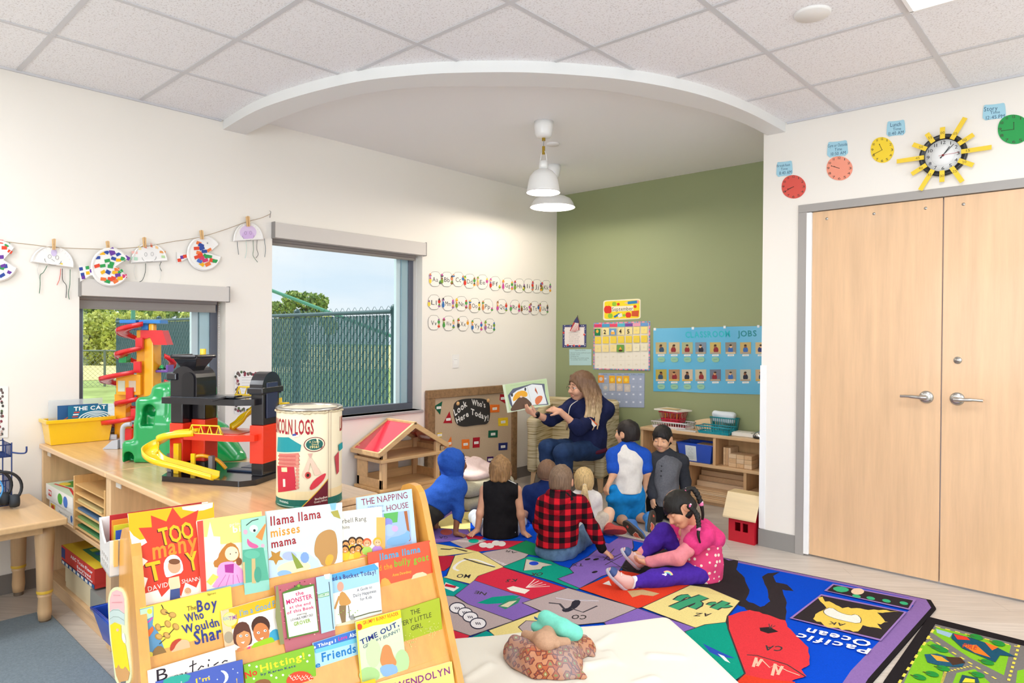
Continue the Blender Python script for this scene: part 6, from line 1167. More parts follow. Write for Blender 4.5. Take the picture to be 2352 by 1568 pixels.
for k in range(12): t = rad(90-30*(k+1)); x, y = .073*cos(t), .073*sin(t); w_ = .007 if k < 9 else .012; A.text(str(k+1), (x-w_, y-.009), (x+w_, y-.009), (x-w_, y+.009), '#1c1c1e')
for k in range(60): t = rad(6*k); A.ell(.058*cos(t), .058*sin(t), .0008, .0008, '#3a3a3c', 6)
mb.build('clock_face', e)
for nm, a, l, w_, cl, y in (('hour_hand', 36, .055, .0035, '#1c1c1e', -.013), ('minute_hand', 44, .075, .003, '#1c1c1e', -.015), ('second_hand', 88, .078, .0018, '#b5303a', -.017)): t = rad(90-a); mb = MB(); mb.bar(c+V((-.02*cos(t), y, -.02*sin(t))), c+V((l*cos(t), y, l*sin(t))), w_, .001, M(cl), (0, 1, 0)); mb.build(nm, e)
mb = MB(); mb.lathe([(0, -.02), (.005, -.019), (.006, -.009)], c, M('#8a2a32'), 12, axis=(0, 1, 0)); mb.build('hand_pin', e)
for k, (l, n) in enumerate(((.065, '00'), (.125, '05'), (.08, '10'), (.14, '15'), (.08, '20'), (.105, '25'), (.065, '30'), (.125, '35'), (.085, '40'), (.14, '45'), (.08, '50'), (.065, '55'))):
    t = rad(90-30*k); d = V((cos(t), 0, sin(t))); s_ = V((sin(t), 0, -cos(t))); a = c+d*(R_-.004)+V((0, -.031, 0)); b = a+d*l; mb = MB()
    mb.prism([a+s_*.0125, a-s_*.0125, b-s_*.0125, b+s_*.0125], V((0, -.001, 0)), M('#f0cc3e', .8)); A = Art(mb, lambda x, y: a+V((0, -.001, 0))+d*(.032)+V((x, 0, y)), NY); A.text(n, (-.010, -.006), (.010, -.006), (-.010, .008), '#6a5a2a'); mb.build('paper_ray', e)
# ================= STORY CORNER FURNITURE
# dollhouse on a low bench
DW = wood('#d9b07c', 'y', .13, .4); DV = wood('#dcb584', 'z', .13, .4)
e = thing('low_bench', 'low wooden bench under the dollhouse', 'bench', (.3, -2.26, 0))
mb = MB(); mb.box((.03, -2.62, .205), (.50, -1.95, .232), DW); mb.build('bench_top', e, bevel=.004)
mb = MB(); mb.box((.44, -2.6, 0), (.47, -1.97, .07), DW); mb.build('foot_rail', e, bevel=.003)
for y in (-2.6, -2.0): mb = MB(); mb.box((.05, y, 0), (.43, y+.03, .205), DV); mb.build('end_panel', e)
X1, X0, zb = .36, .045, .2335; D = lambda x, y, v=X1: wl(780+x/5.808, 930+y/5.808, v)
ya, yb = D(560, 1100).y, D(1350, 600).y; zm = D(545, 735).z; ap = D(990, 225); el = D(510, 630); er = D(1430, 500)
ap.z = (ap.z+.0); er.z = el.z = (el.z+er.z)/2; er.y = 2*ap.y-el.y
e = thing('dollhouse', 'open wooden dollhouse with a red roof standing on a low bench under the window', 'dollhouse', (.2, (ya+yb)/2, zb))
mb = MB(); mb.box((X0-.01, ya-.02, zb), (X1+.02, yb+.02, zb+.022), DW); mb.build('base', e, bevel=.003)
mb = MB(); mb.box((X0-.01, ya-.02, zm-.025), (X1+.02, yb+.02, zm), DW); mb.build('upper_floor', e, bevel=.003)
for x in (X0, X1-.03):
    for y in (ya, yb-.05): mb = MB(); mb.box((x, y, zb+.022), (x+.03, y+.05, el.z+.02), DV); mb.build('post', e, bevel=.002)
for (a, b) in (((X0, ya, zb+.022), (X1, ya+.012, zb+.09)), ((X0, yb-.012, zb+.022), (X1, yb, zb+.09)), ((X0, ya, zb+.022), (X0+.012, yb, zb+.09)), ((X0, ya, zm), (X0+.012, yb, zm+.06)), ((X0, ya, zm), (X1, ya+.012, zm+.045)), ((X0, yb-.012, zm), (X1, yb, zm+.045)), ((X0, (ya+yb)/2-.02, zb+.09), (X0+.012, (ya+yb)/2+.1, zm-.025)), ((X0+.03, ya, zb+.09), (X0+.13, ya+.01, zm-.025))): mb = MB(); mb.box(a, b, DW); mb.build('panel', e, bevel=.002)
for s_, E_ in ((1, el), (-1, er)):
    for xx in (X1+.0, X0-.02): mb = MB(); d = (ap-E_); n = V((0, -d.z, d.y)).normalized()*(1 if s_ > 0 else -1); q0, q1 = V((xx, E_.y, E_.z)), V((xx, ap.y, ap.z)); mb.prism([q0, q1, q1-V((0, 0, .045)), q0-n*.035*(1 if n.z > 0 else -1)], V((.022, 0, 0)), DW); mb.build('rafter', e, bevel=.002)
    q0, q1 = V((X0, E_.y, E_.z)), V((X0, ap.y, ap.z)); mb = MB(); mb.prism([q0-V((0, 0, .006)), q1-V((0, 0, .006)), q1-V((0, 0, .016)), q0-V((0, 0, .016))], V((X1-X0, 0, 0)), M('#cf2338', .12, coat=.6)); mb.build('roof_panel', e)
    mb = MB(); mb.box((X0-.02, E_.y-.012*s_, E_.z-.035), (X1+.022, E_.y+.012*s_, E_.z), DW); mb.build('eave_rail', e, bevel=.003)
mb = MB(); mb.box((X0-.02, ap.y-.014, ap.z-.02), (X1+.022, ap.y+.014, ap.z+.002), DW); mb.build('ridge_rail', e, bevel=.003)
# floor cushions and pink blanket
def pillow(lo, hi, mat, name, label, cat, seed, amp=.006, fr_=14, h=.010, rd=.05):
    lo, hi = np.array(lo), np.array(hi); c, r_ = (lo+hi)/2, (hi-lo)/2; s = Sol(lo-.03, hi+.03, h); s.box(c, r_, None, min(rd, r_.min()*.95)); s.wrinkle(amp, fr_, seed); s.half((0, 0, lo[2]), (0, 0, -1), .002); return tag(s.build(name, mat), label, cat)
CU_ = cloth('#b3ab92', .1); pillow((.06, -1.86, .002), (.62, -1.25, .105), CU_, 'floor_cushion', 'sage beige floor cushion, lower of the two behind the blue hooded child', 'cushion', 1); pillow((.07, -1.85, .108), (.60, -1.27, .215), cloth('#b9b29a', .1), 'floor_cushion', 'sage beige floor cushion under the pink blanket', 'cushion', 2)
s = Sol((.05, -1.85, .205), (.65, -1.2, .46), .008)
for q, r_ in (((.3, -1.58, .27), (.16, .15, .08)), ((.38, -1.45, .25), (.15, .16, .06)), ((.28, -1.66, .31), (.10, .10, .06)), ((.43, -1.62, .25), (.12, .13, .05)), ((.34, -1.36, .235), (.12, .1, .04))): s.ell(q, r_, None, .05)
for k in range(9): a = k*.7; s.cap((.33+.15*cos(a), -1.53+.15*sin(a), .24+.02*(k % 3)), (.33+.05*cos(a+1), -1.53+.05*sin(a+1), .33-.02*(k % 2)), .022, .03, .025)
s.wrinkle(.012, 32, 5); s.half((0, 0, .217), (0, 0, -1), .002); tag(s.build('blanket', cloth('#ecd2cc', .06)), 'crumpled pale pink blanket on the floor cushions', 'blanket')
# armchair
A_, ex = V((.285, -.775, 0)), V((.955, .296, 0)).normalized(); ey = V((-ex.y, ex.x, 0)); WDT, DEP = .75, .52
T = MX(((ex.x, ey.x, 0, A_.x), (ex.y, ey.y, 0, A_.y), (0, 0, 1, 0), (0, 0, 0, 1))); R3 = [list(ex), list(ey), [0, 0, 1]]
e = thing('armchair', 'striped tan upholstered armchair with pale wooden legs in the corner', 'armchair', A_+ex*WDT/2+ey*.25)
def weave():
    m = bpy.data.materials.new('m_weave'); m.use_nodes = True; t = m.node_tree; b = t.nodes['Principled BSDF']; L = t.links.new
    tc = nd(t, 'ShaderNodeTexCoord'); mp = nd(t, 'ShaderNodeMapping'); mp.inputs['Scale'].default_value = (4, 4, 95); n = nd(t, 'ShaderNodeTexNoise'); n.inputs['Scale'].default_value = 1.; n.inputs['Detail'].default_value = 4
    r = nd(t, 'ShaderNodeValToRGB'); e = r.color_ramp.elements; e[0].position = .34; e[0].color = lin('#8f7d56'); e[1].position = .62; e[1].color = lin('#dccfae'); k = r.color_ramp.elements.new(.46); k.color = lin('#c4b48c')
    L(tc.outputs['Object'], mp.inputs[0]); L(mp.outputs[0], n.inputs[0]); L(n.outputs[0], r.inputs[0]); L(r.outputs[0], b.inputs['Base Color']); b.inputs['Roughness'].default_value = .95
    bp = nd(t, 'ShaderNodeBump'); bp.inputs['Strength'].default_value = .5; bp.inputs['Distance'].default_value = .004; L(n.outputs[0], bp.inputs['Height']); L(bp.outputs[0], b.inputs['Normal']); return m
WV = weave(); CP3 = lambda u, v, z: np.array(A_+ex*u+ey*v+V((0, 0, z)))
def cpart(name, boxes, rd=.03, h=.009):
    P_ = [CP3(u, v, z) for u in (-.05, WDT+.05) for v in (-.05, DEP+.1) for z in (.1, .9)]; s = Sol(np.min(P_, 0), np.max(P_, 0), h)
    for c, r_ in boxes: s.box(CP3(*c), r_, R3, rd, .015)
    s.build(name, WV, e)
cpart('seat', [((WDT/2, .26, .265), (WDT/2-.075, .255, .105))], .035)
cpart('back', [((WDT/2, .46, .48), (WDT/2-.0, .05, .325))], .045)
for u in (.045, WDT-.045):
    P_ = [CP3(a, v, z) for a in (u-.1, u+.1) for v in (-.05, DEP+.1) for z in (.1, .9)]; s = Sol(np.min(P_, 0), np.max(P_, 0), .008); s.box(CP3(u, .22, .38), (.045, .24, .25), R3, .03); s.cap(CP3(u, .03, .60), CP3(u, .42, .74), .045, .045, .05); s.build('arm', WV, e)
for u, v, du, dv in ((.05, .05, -.012, -.02), (WDT-.05, .05, .012, -.02), (.06, .45, -.01, .02), (WDT-.06, .45, .01, .02)): mb = MB(); mb.T = T; mb.tube([(u, v, .15), (u+du, v+dv, 0)], [.034, .022], wood('#e0bd92', 'z', .1), 4, smooth=False); mb.build('leg', e, bevel=.004)
mb = MB(); mb.T = T; mb.box((.05, .05, .125), (WDT-.05, .45, .155), wood('#caa274', 'x')); mb.build('base_frame', e)
# block shelf in the alcove
SW = wood('#dcb78c', 'x', .12, .4); SV = wood('#d8b083', 'z', .14, .4); x0, x1, y0, y1, zt = 1.21, 2.56, -.29, -.02, .596
e = thing('open_shelf', 'low maple shelf of wooden blocks against the green wall', 'shelf', ((x0+x1)/2, -.15, 0))
for n_, zz in (('shelf_top', zt-.026), ('middle_shelf', .316), ('bottom_shelf', .03)): mb = MB(); mb.box((x0, y0, zz), (x1, y1, zz+.026), SW); mb.build(n_, e, bevel=.004)
for xx, za, zb_ in ((x0, 0, zt-.026), (x1-.025, 0, zt-.026), (1.905, .342, zt-.026), (2.17, .056, .316), (1.66, .056, .316)): mb = MB(); mb.box((xx, y0+.01, za), (xx+.025, y1-.01, zb_), SV); mb.build('upright', e, bevel=.002)
mb = MB(); mb.box((x0+.02, y1-.012, .02), (x1-.02, y1-.004, zt-.02), wood('#cfa777', 'z', .1)); mb.build('back_panel', e)
mb = MB(); mb.box((x0+.03, y0+.03, 0), (x1-.03, y0+.045, .03), SW); mb.build('plinth', e)
G = lambda x, y, v=-.2: wg(1360+x/4.355, 900+y/4.355, v)
def basket(name, label, xa, xb, ya, yb, z, h, c, flare=.014, slots=9):
    e = thing(name, label, 'basket', ((xa+xb)/2, (ya+yb)/2, z), 'small plastic baskets on the shelf'); m = plastic(c); mb = MB(); f = flare; cor = [(xa+f, ya+f), (xb-f, ya+f), (xb-f, yb-f), (xa+f, yb-f)]; ct_ = [(xa, ya), (xb, ya), (xb, yb), (xa, yb)]
    mb.box((xa+f, ya+f, z), (xb-f, yb-f, z+.004), m)
    for i in range(4):
        a0, b0, a1, b1 = V((*cor[i], z)), V((*cor[(i+1) % 4], z)), V((*ct_[i], z+h)), V((*ct_[(i+1) % 4], z+h)); n = slots if i % 2 == 0 else max(4, slots//2)
        for k in range(n+1): t = k/n; mb.bar(a0.lerp(b0, t), a1.lerp(b1, t), .0045, .0025, m)
        for t in (0, .25): mb.bar(a0.lerp(a1, t), b0.lerp(b1, t), .003, .012, m)
    mb.build('basket_sides', e); mb = MB(); mb.tube([(*p, z+h) for p in ct_], .0055, m, 8, closed=True); mb.build('rim', e)
zt += .001
basket('plastic_basket', 'white plastic basket under the red one on the block shelf', 1.29, 1.63, -.23, -.05, zt, .055, '#e8e4e6', .012, 14)
mb = MB(); mb.box((1.33, -.21, zt+.006), (1.6, -.07, zt+.02), M('#b8404a')); tag(mb.build('paper_pad'), 'red paper lying in the white basket', 'paper')
basket('plastic_basket', 'red plastic basket stacked on the white basket', 1.355, 1.56, -.21, -.06, zt+.058, .085, '#c42040', .018, 12)
mb = MB()
for k in range(9): mb.cyl((1.385+.018*k, -.15+.02*(k % 3), zt+.065), (1.38+.02*k, -.14+.015*(k % 2), zt+.14), .006, m=M(['#e8b02a', '#e07030', '#e8d8b8'][k % 3]))
tag(mb.build('crayon_bundle'), 'orange and yellow sticks standing in the red basket', 'crayons', kind='stuff')
mb = MB(); mb.prism([(1.31, -.22, zt+.155), (1.55, -.23, zt+.150), (1.60, -.06, zt+.150), (1.34, -.05, zt+.158)], (0, 0, .012), M('#ece4d6')); Art(mb, lambda u, v: V((1.33+.22*u, -.21+.14*v, zt+.1675)), (0, 0, 1)).polys([[(.1, .1), (.9, .15), (.85, .8), (.15, .8)]], '#e6c48a'); tag(mb.build('paper_stack'), 'cream papers laid across the top of the red basket', 'paper')
mb = MB(); n = 14; mb.prism([(1.62, -.045, zt)]+[(1.62+.36*i/n, -.045, zt+.07+.03*sin(pi*min(1, (i/n)*1.15))-.06*(max(0, i/n-.6)/.4)**2) for i in range(n+1)]+[(1.98, -.045, zt)], (0, .02, 0), wood('#e6cba0', 'x', .08)); tag(mb.build('wooden_board', bevel=.003), 'pale curved wooden board leaning at the back of the shelf top', 'board')
mb = MB(); mb.box((1.56, -.27, zt), (1.74, -.235, zt+.008), M('#d8d6d4')); mb.box((1.56, -.262, zt+.008), (1.72, -.24, zt+.012), M('#b8b0a8')); tag(mb.build('magazine'), 'thin magazine lying beside the white basket', 'magazine')
basket('plastic_basket', 'teal plastic basket at the front of the shelf top', 1.745, 2.045, -.27, -.13, zt, .06, '#1796a8', .018, 13)
basket('plastic_basket', 'teal plastic basket holding a clear bag behind the front teal basket', 1.80, 2.03, -.12, -.045, zt, .125, '#128a92', .014, 12)
s = Sol((1.78, -.14, zt+.07), (2.04, -.02, zt+.2), .006); s.box((1.91, -.082, zt+.12), (.10, .03, .04), None, .02); s.cap((1.84, -.1, zt+.16), (1.98, -.07, zt+.155), .018, .012, .03); s.wrinkle(.006, 40, 8); tag(s.build('clear_bag', M('#dfe7ee', .15, coat=.5)), 'crinkled clear plastic bag in the rear teal basket', 'bag')
mb = MB(); mb.box((2.04, -.22, zt), (2.22, -.10, zt+.028), M('#eceae4')); mb.box((2.05, -.21, zt+.028), (2.20, -.11, zt+.034), M('#dcd8d0')); tag(mb.build('card_box', bevel=.002), 'flat white box on the shelf top left of the bell', 'box')
b = (2.27, -.20, zt); e = thing('desk_bell', 'chrome counter bell at the right end of the shelf top', 'bell', b)
mb = MB(); mb.lathe([(0, .004), (.052, .0), (.052, .012), (.048, .016), (0, .016)], b, M('#1c1c20', .35), 28); mb.build('bell_base', e); mb = MB(); mb.lathe([(.046, .016), (.045, .03), (.036, .046), (.02, .055), (0, .057)], b, M('#c9c7c4', .12, metal=1), 28); mb.build('dome', e); mb = MB(); mb.cyl((b[0], b[1], zt+.055), (b[0], b[1], zt+.068), .006, m=M('#c9c7c4', .2, metal=1)); mb.build('plunger', e)
e = thing('plastic_tub', 'blue plastic tub with a white label on the middle shelf', 'tub', (1.73, -.17, .343)); mb = MB(); a = [(1.60, -.265), (1.875, -.265), (1.875, -.07), (1.60, -.07)]; b_ = [(1.575, -.285), (1.90, -.285), (1.90, -.05), (1.575, -.05)]; bi = [(1.585, -.275), (1.89, -.275), (1.89, -.06), (1.585, -.06)]
mb.add([(x, y, .343) for x, y in a]+[(x, y, .50) for x, y in b_]+[(x, y, .50) for x, y in bi]+[(x, y, .35) for x, y in a], [(3, 2, 1, 0), (12, 13, 14, 15)]+[(4*k+i, 4*k+(i+1) % 4, 4*k+4+(i+1) % 4, 4*k+4+i) for k in range(3) for i in range(4)], BT); mb.build('tub_body', e, bevel=.003); mb = MB(); mb.tube([(x, y, .497) for x, y in b_], .006, BT, 8, closed=True); mb.build('rim', e)
mb = MB(); lp = lambda u, v: V((1.655+.10*u, -.2655-.02*v-.001, .352+.13*v)); n_ = V((0, -1, .15)).normalized(); mb.add([lp(0, 0), lp(1, 0), lp(1, 1), lp(0, 1)], [(0, 1, 2, 3)], M('#dfe8ec')); A = Art(mb, lp, n_)
for yy in (.78, .5): A.line([(.3, yy-.05), (.3, yy+.03), (.42, yy+.03), (.42, yy+.1), (.56, yy+.1), (.56, yy+.03), (.7, yy+.03), (.7, yy-.05), (.56, yy-.05), (.5, yy-.1), (.42, yy-.05)], .0012, '#5a6a74', closed=True)
for k in range(4): A.line([(.2, .32-.07*k), (.75-.1*(k % 2), .32-.07*k)], .0014, '#6a7a84')
mb.build('label_sheet', e)
BL = [wood(c, a_, .1, .5, 6) for c, a_ in (('#e2bf95', 'x'), ('#d9b287', 'y'), ('#e6c8a4', 'x'))]
def block(lo, hi, label, k=0): mb = MB(); mb.box(lo, hi, BL[k % 3]); o_ = mb.build('wooden_block', bevel=.002); return tag(o_, label, 'block', 'wooden blocks on the shelf')
for i in range(2): block((1.72+.07*i, -.2, .46+.0*i), (1.785+.07*i, -.09, .492), 'pale wooden block lying in the blue tub, '+('left one' if i == 0 else 'right one'), i)
for i in range(3): block((1.965+.022*i, -.21, .343), (1.985+.022*i, -.06, .49), 'thin wooden plank standing upright left of the stacked blocks, '+('first', 'second', 'third')[i]+' from the divider', i)
for r_ in range(3):
    for c_ in range(3): block((2.032+.065*c_, -.25, .343+.036*r_), (2.095+.065*c_, -.12, .378+.036*r_), 'wooden brick in the %s layer of the stack beside the upright planks, %s' % (('bottom', 'middle', 'top')[r_], ('left', 'centre', 'right')[c_]), r_+c_)
for r_ in range(4): block((2.30, -.25, .343+.036*r_), (2.36, -.10, .378+.036*r_), 'wooden brick in the right hand column at the wall corner, %s from below' % ('first', 'second', 'third', 'fourth')[r_], r_)
for r_ in range(4): block((1.45, -.25, .343+.04*r_), (1.55, -.10, .382+.04*r_), 'wooden block behind the boy in grey, %s of the column' % ('lowest', 'second', 'third', 'topmost')[r_], r_+1)
for k, (ya_, za, hh) in enumerate(((-.075, .057, .19), (-.115, .057, .15), (-.155, .057, .112))): block((1.70, ya_, za), (2.16, ya_+.036, za+hh), 'long wooden plank on edge on the bottom shelf, %s' % ('rearmost', 'middle', 'third from the back')[k], k)
for k in range(5): block((1.70, -.27, .057+.014*k), (2.16, -.162, .0695+.014*k), 'flat wooden board at the front of the bottom shelf, %s of five' % ('lowest', 'second', 'middle', 'fourth', 'topmost')[k], k)
block((2.20, -.25, .057), (2.45, -.08, .17), 'wooden block right of the lower divider', 1)
# red barn
e = thing('toy_barn', 'red wooden toy barn with a natural wood roof on the floor by the wall corner', 'toy barn', (2.49, -.94, 0)); RB = M('#c3182c', .4); xa, xb, ya, yb = 2.415, 2.598, -1.085, -.88
mb = MB()
for a, b in (((xa, ya, 0), (xb, ya+.012, .075)), ((xa, ya, .135), (xb, ya+.012, .185)), ((xa, ya, .075), (xa+.045, ya+.012, .135)), ((xa+.085, ya, .075), (xa+.1, ya+.012, .135)), ((xb-.045, ya, .075), (xb, ya+.012, .135))): mb.box(a, b, RB)
mb.build('front_wall', e)
for x in (xa, xb-.012): mb = MB(); mb.prism([(x, ya+.012, 0), (x, yb, 0), (x, yb, .185), (x, (ya+yb)/2, .31), (x, ya+.012, .185)], (.012, 0, 0), RB); mb.build('side_wall', e)
mb = MB(); mb.box((xa, yb-.012, 0), (xb, yb, .17), RB); mb.build('rear_wall', e)
for s_ in (0, 1):
    yy = ya-.03 if s_ == 0 else yb+.03; yr = (ya+yb)/2; yk = yr+(yy-yr)*.4; mb = MB(); mb.prism([(xa-.03, yy, .162), (xa-.03, yk, .318), (xa-.03, yk, .33), (xa-.03, yy, .174)], (xb-xa+.05, 0, 0), wood('#e6cfa4', 'x', .06, .5)); mb.build('roof_slope', e, bevel=.002)
mb = MB(); mb.box((xa-.03, yr-.055, .316), (xb+.02, yr+.055, .328), wood('#dcc08e', 'x', .06)); mb.build('roof_ridge', e)
# mattress, patterned blanket, plush
Rm_ = [list(V((.62, .78, 0)).normalized()), list(V((-.78, .62, 0)).normalized()), [0, 0, 1]]
pa, pb, pc = fl(1052, 1472, .07), fl(1535, 1424, .07), fl(1695, 1562, .07); u_ = V((pb.x-pa.x, pb.y-pa.y, 0)); Lw = u_.length; u_.normalize(); v_ = V((u_.y, -u_.x, 0)); Rm_ = [list(u_), list(-v_), [0, 0, 1]]
wd_ = .68; cm = V((pa.x, pa.y, 0))+u_*(Lw/2-.03)+v_*(wd_/2); c = np.array((cm.x, cm.y, .052)); s = Sol(c-(.95, .95, .06), c+(.95, .95, .09), .011); s.box(c, (Lw/2+.03, wd_/2, .045), Rm_, .04)
g = np.random.RandomState(4)
for k in range(14): a = cm+u_*g.uniform(-.4, .3)+v_*g.uniform(-.2, .2); b = a+u_*g.uniform(-.12, .12)+v_*g.uniform(-.1, .1); s.cap((a.x, a.y, .093), (b.x, b.y, .092), .012, .005, .03)
s.wrinkle(.004, 9, 3); s.half((0, 0, .0118), (0, 0, -1), .002); tag(s.build('mattress', M('#e9e4d6', .9, spec=.1, bump=.15, bs=400)), 'white sheeted nap mattress on the map rug in the foreground', 'mattress')
def pat():
    m = bpy.data.materials.new('m_pattern'); m.use_nodes = True; t = m.node_tree; b = t.nodes['Principled BSDF']; L = t.links.new; b.inputs['Roughness'].default_value = .95
    tc = nd(t, 'ShaderNodeTexCoord'); v = nd(t, 'ShaderNodeTexVoronoi'); v.inputs['Scale'].default_value = 34; v.distance = 'MANHATTAN'; v.inputs['Randomness'].default_value = .35
    r = nd(t, 'ShaderNodeValToRGB'); r.color_ramp.interpolation = 'CONSTANT'; e = r.color_ramp.elements; e[0].position = 0; e[0].color = lin('#c9b48a'); e[1].position = .2; e[1].color = lin('#8d8a4e')
    for p, c in ((.38, '#b5603c'), (.62, '#7c3f36'), (.8, '#c98a63')): k = e.new(p); k.color = lin(c)
    n = nd(t, 'ShaderNodeTexNoise'); n.inputs['Scale'].default_value = 7; r2 = nd(t, 'ShaderNodeValToRGB'); e2 = r2.color_ramp.elements; e2[0].position = .42; e2[0].color = (0, 0, 0, 1); e2[1].position = .6; e2[1].color = (.4, .4, .4, 1)
    mx = nd(t, 'ShaderNodeMix', data_type='RGBA'); mx.inputs['B'].default_value = lin('#8fa5b0'); L(tc.outputs['Object'], v.inputs['Vector']); L(tc.outputs['Object'], n.inputs[0]); L(n.outputs[0], r2.inputs[0]); L(v.outputs['Distance'], r.inputs[0]); L(r.outputs[0], mx.inputs['A']); L(r2.outputs[0], mx.inputs['Factor']); L(mx.outputs['Result'], b.inputs['Base Color']); return m
K = lambda x, y, z: np.array(fl(1040+x/5.88, 1390+y/5.88, z)); zb = .098
c0 = K(1250, 700, zb); s = Sol(c0-(.42, .42, .03), c0+(.42, .42, .22), .007)
for x, y, z, r_ in ((1000, 600, .12, .07), (900, 720, .11, .055), (1200, 700, .14, .085), (1400, 700, .13, .08), (1550, 650, .12, .06), (1300, 830, .115, .07), (1550, 850, .11, .06), (1100, 830, .11, .05), (900, 560, .13, .05), (1740, 600, .11, .05), (1700, 500, .115, .04)): s.ell(K(x, y, z), (r_, r_, r_*.55), None, .05)
for a, b, ra in (((830, 480, .16), (1060, 560, .15), .028), ((1040, 620, .17), (1440, 590, .16), .026), ((1060, 660, .15), (1260, 880, .12), .024), ((780, 600, .12), (850, 760, .12), .03), ((850, 800, .11), (1150, 950, .105), .024), ((1300, 850, .125), (1620, 800, .125), .03), ((1620, 830, .12), (1760, 960, .105), .022), ((1200, 950, .105), (1700, 960, .105), .018), ((1600, 480, .14), (1640, 700, .12), .016), ((1760, 500, .11), (1890, 670, .105), .022), ((1660, 620, .115), (1830, 640, .11), .02)): s.cap(K(*a), K(*b), ra, ra*.8, .012)
s.wrinkle(.007, 34, 9); s.wrinkle(.003, 80, 4); s.half((0, 0, zb+.001), (0, 0, -1), .002); tag(s.build('blanket', pat()), 'crumpled orange and olive patterned blanket on the white mattress', 'blanket')
e = thing('plush_bear', 'tan plush toy lying face down among the blankets', 'plush toy', K(1260, 520, .15)); s = Sol(K(1260, 480, .17)-.2, K(1260, 480, .17)+.2, .0045); s.ell(K(1250, 480, .20), (.052, .045, .04), None, .02); s.ell(K(1170, 445, .215), .017, None, .006); s.ell(K(1400, 510, .205), .017, None, .006); s.cap(K(1130, 450, .185), K(985, 400, .175), .024, .02, .02); s.cap(K(1400, 510, .185), K(1530, 500, .175), .024, .02, .02); s.cap(K(1260, 440, .19), K(1330, 360, .18), .035, .04, .03); s.build('plush_body', cloth('#c9a183', .08, 90, .5, 260), e)
s = Sol(K(1400, 300, .18)-(.3, .3, .12), K(1400, 300, .18)+(.3, .3, .16), .006)
for a, b, ra, rb in (((1250, 170, .23), (1480, 300, .215), .034, .034), ((1480, 300, .215), (1660, 370, .19), .034, .03), ((1120, 290, .19), (1330, 300, .20), .022, .026), ((1330, 300, .2), (1400, 400, .175), .026, .03), ((1450, 330, .19), (1480, 470, .16), .04, .035), ((1540, 380, .18), (1600, 480, .15), .035, .03), ((1180, 330, .185), (1330, 390, .17), .02, .02)): s.cap(K(*a), K(*b), ra, rb, .014)
s.wrinkle(.004, 38, 12); tag(s.build('fleece_blanket', cloth('#7fdcc6', .07, 50)), 'small mint green fleece blanket rolled on top of the plush toy', 'blanket')
mb = MB(); q = [V(K(1095, 145, .23)), V(K(1165, 180, .23)), V(K(1170, 210, .215)), V(K(1105, 180, .215))]; mb.prism(q, (.002, -.002, .0), M('#1f62b4')); tag(mb.build('ribbon_tag'), 'blue ribbon tag on the mint blanket', 'ribbon')
# ================= RUGS
def rug_mat(h): return M(h, .97, spec=.05, bump=.5, bs=420, var=.1, vs=160)
def rug(name, label, pts, base, th, art):
    mb = MB(); p = [V((q.x, q.y, .0006)) for q in pts]; mb.prism(p, (0, 0, th), rug_mat('#242022')); F = fl; A = Art(mb, lambda x, y: fl(x, y, th+.0006), (0, 0, 1), .00004)
    A.poly_ = A.poly; A.poly = lambda q, h, sm=0: Art.poly(A, q, rug_mat(h) if isinstance(h, str) else h, sm); art(A, p, th); return tag(mb.build(name), label, 'rug')
r1 = (1000, 1180, 3.36); r2 = (1500, 1250, 2.7606); r5 = (940, 820, 3.137)
def f_(f, q): return [(f[0]+x/f[2], f[1]+y/f[2]) for x, y in q]
BLK = '#2d2729'
def jag(q, a=7, seed=1):
    g = np.random.RandomState(seed); o = []
    for (x, y), (u, v) in zip(q, q[1:]+q[:1]):
        o.append((x, y)); n = int(math.hypot(u-x, v-y)/30); o += [(x+(u-x)*k/(n+1)+g.normal()*a*.6, y+(v-y)*k/(n+1)+g.normal()*a*.45) for k in range(1, n+1)]
    return o
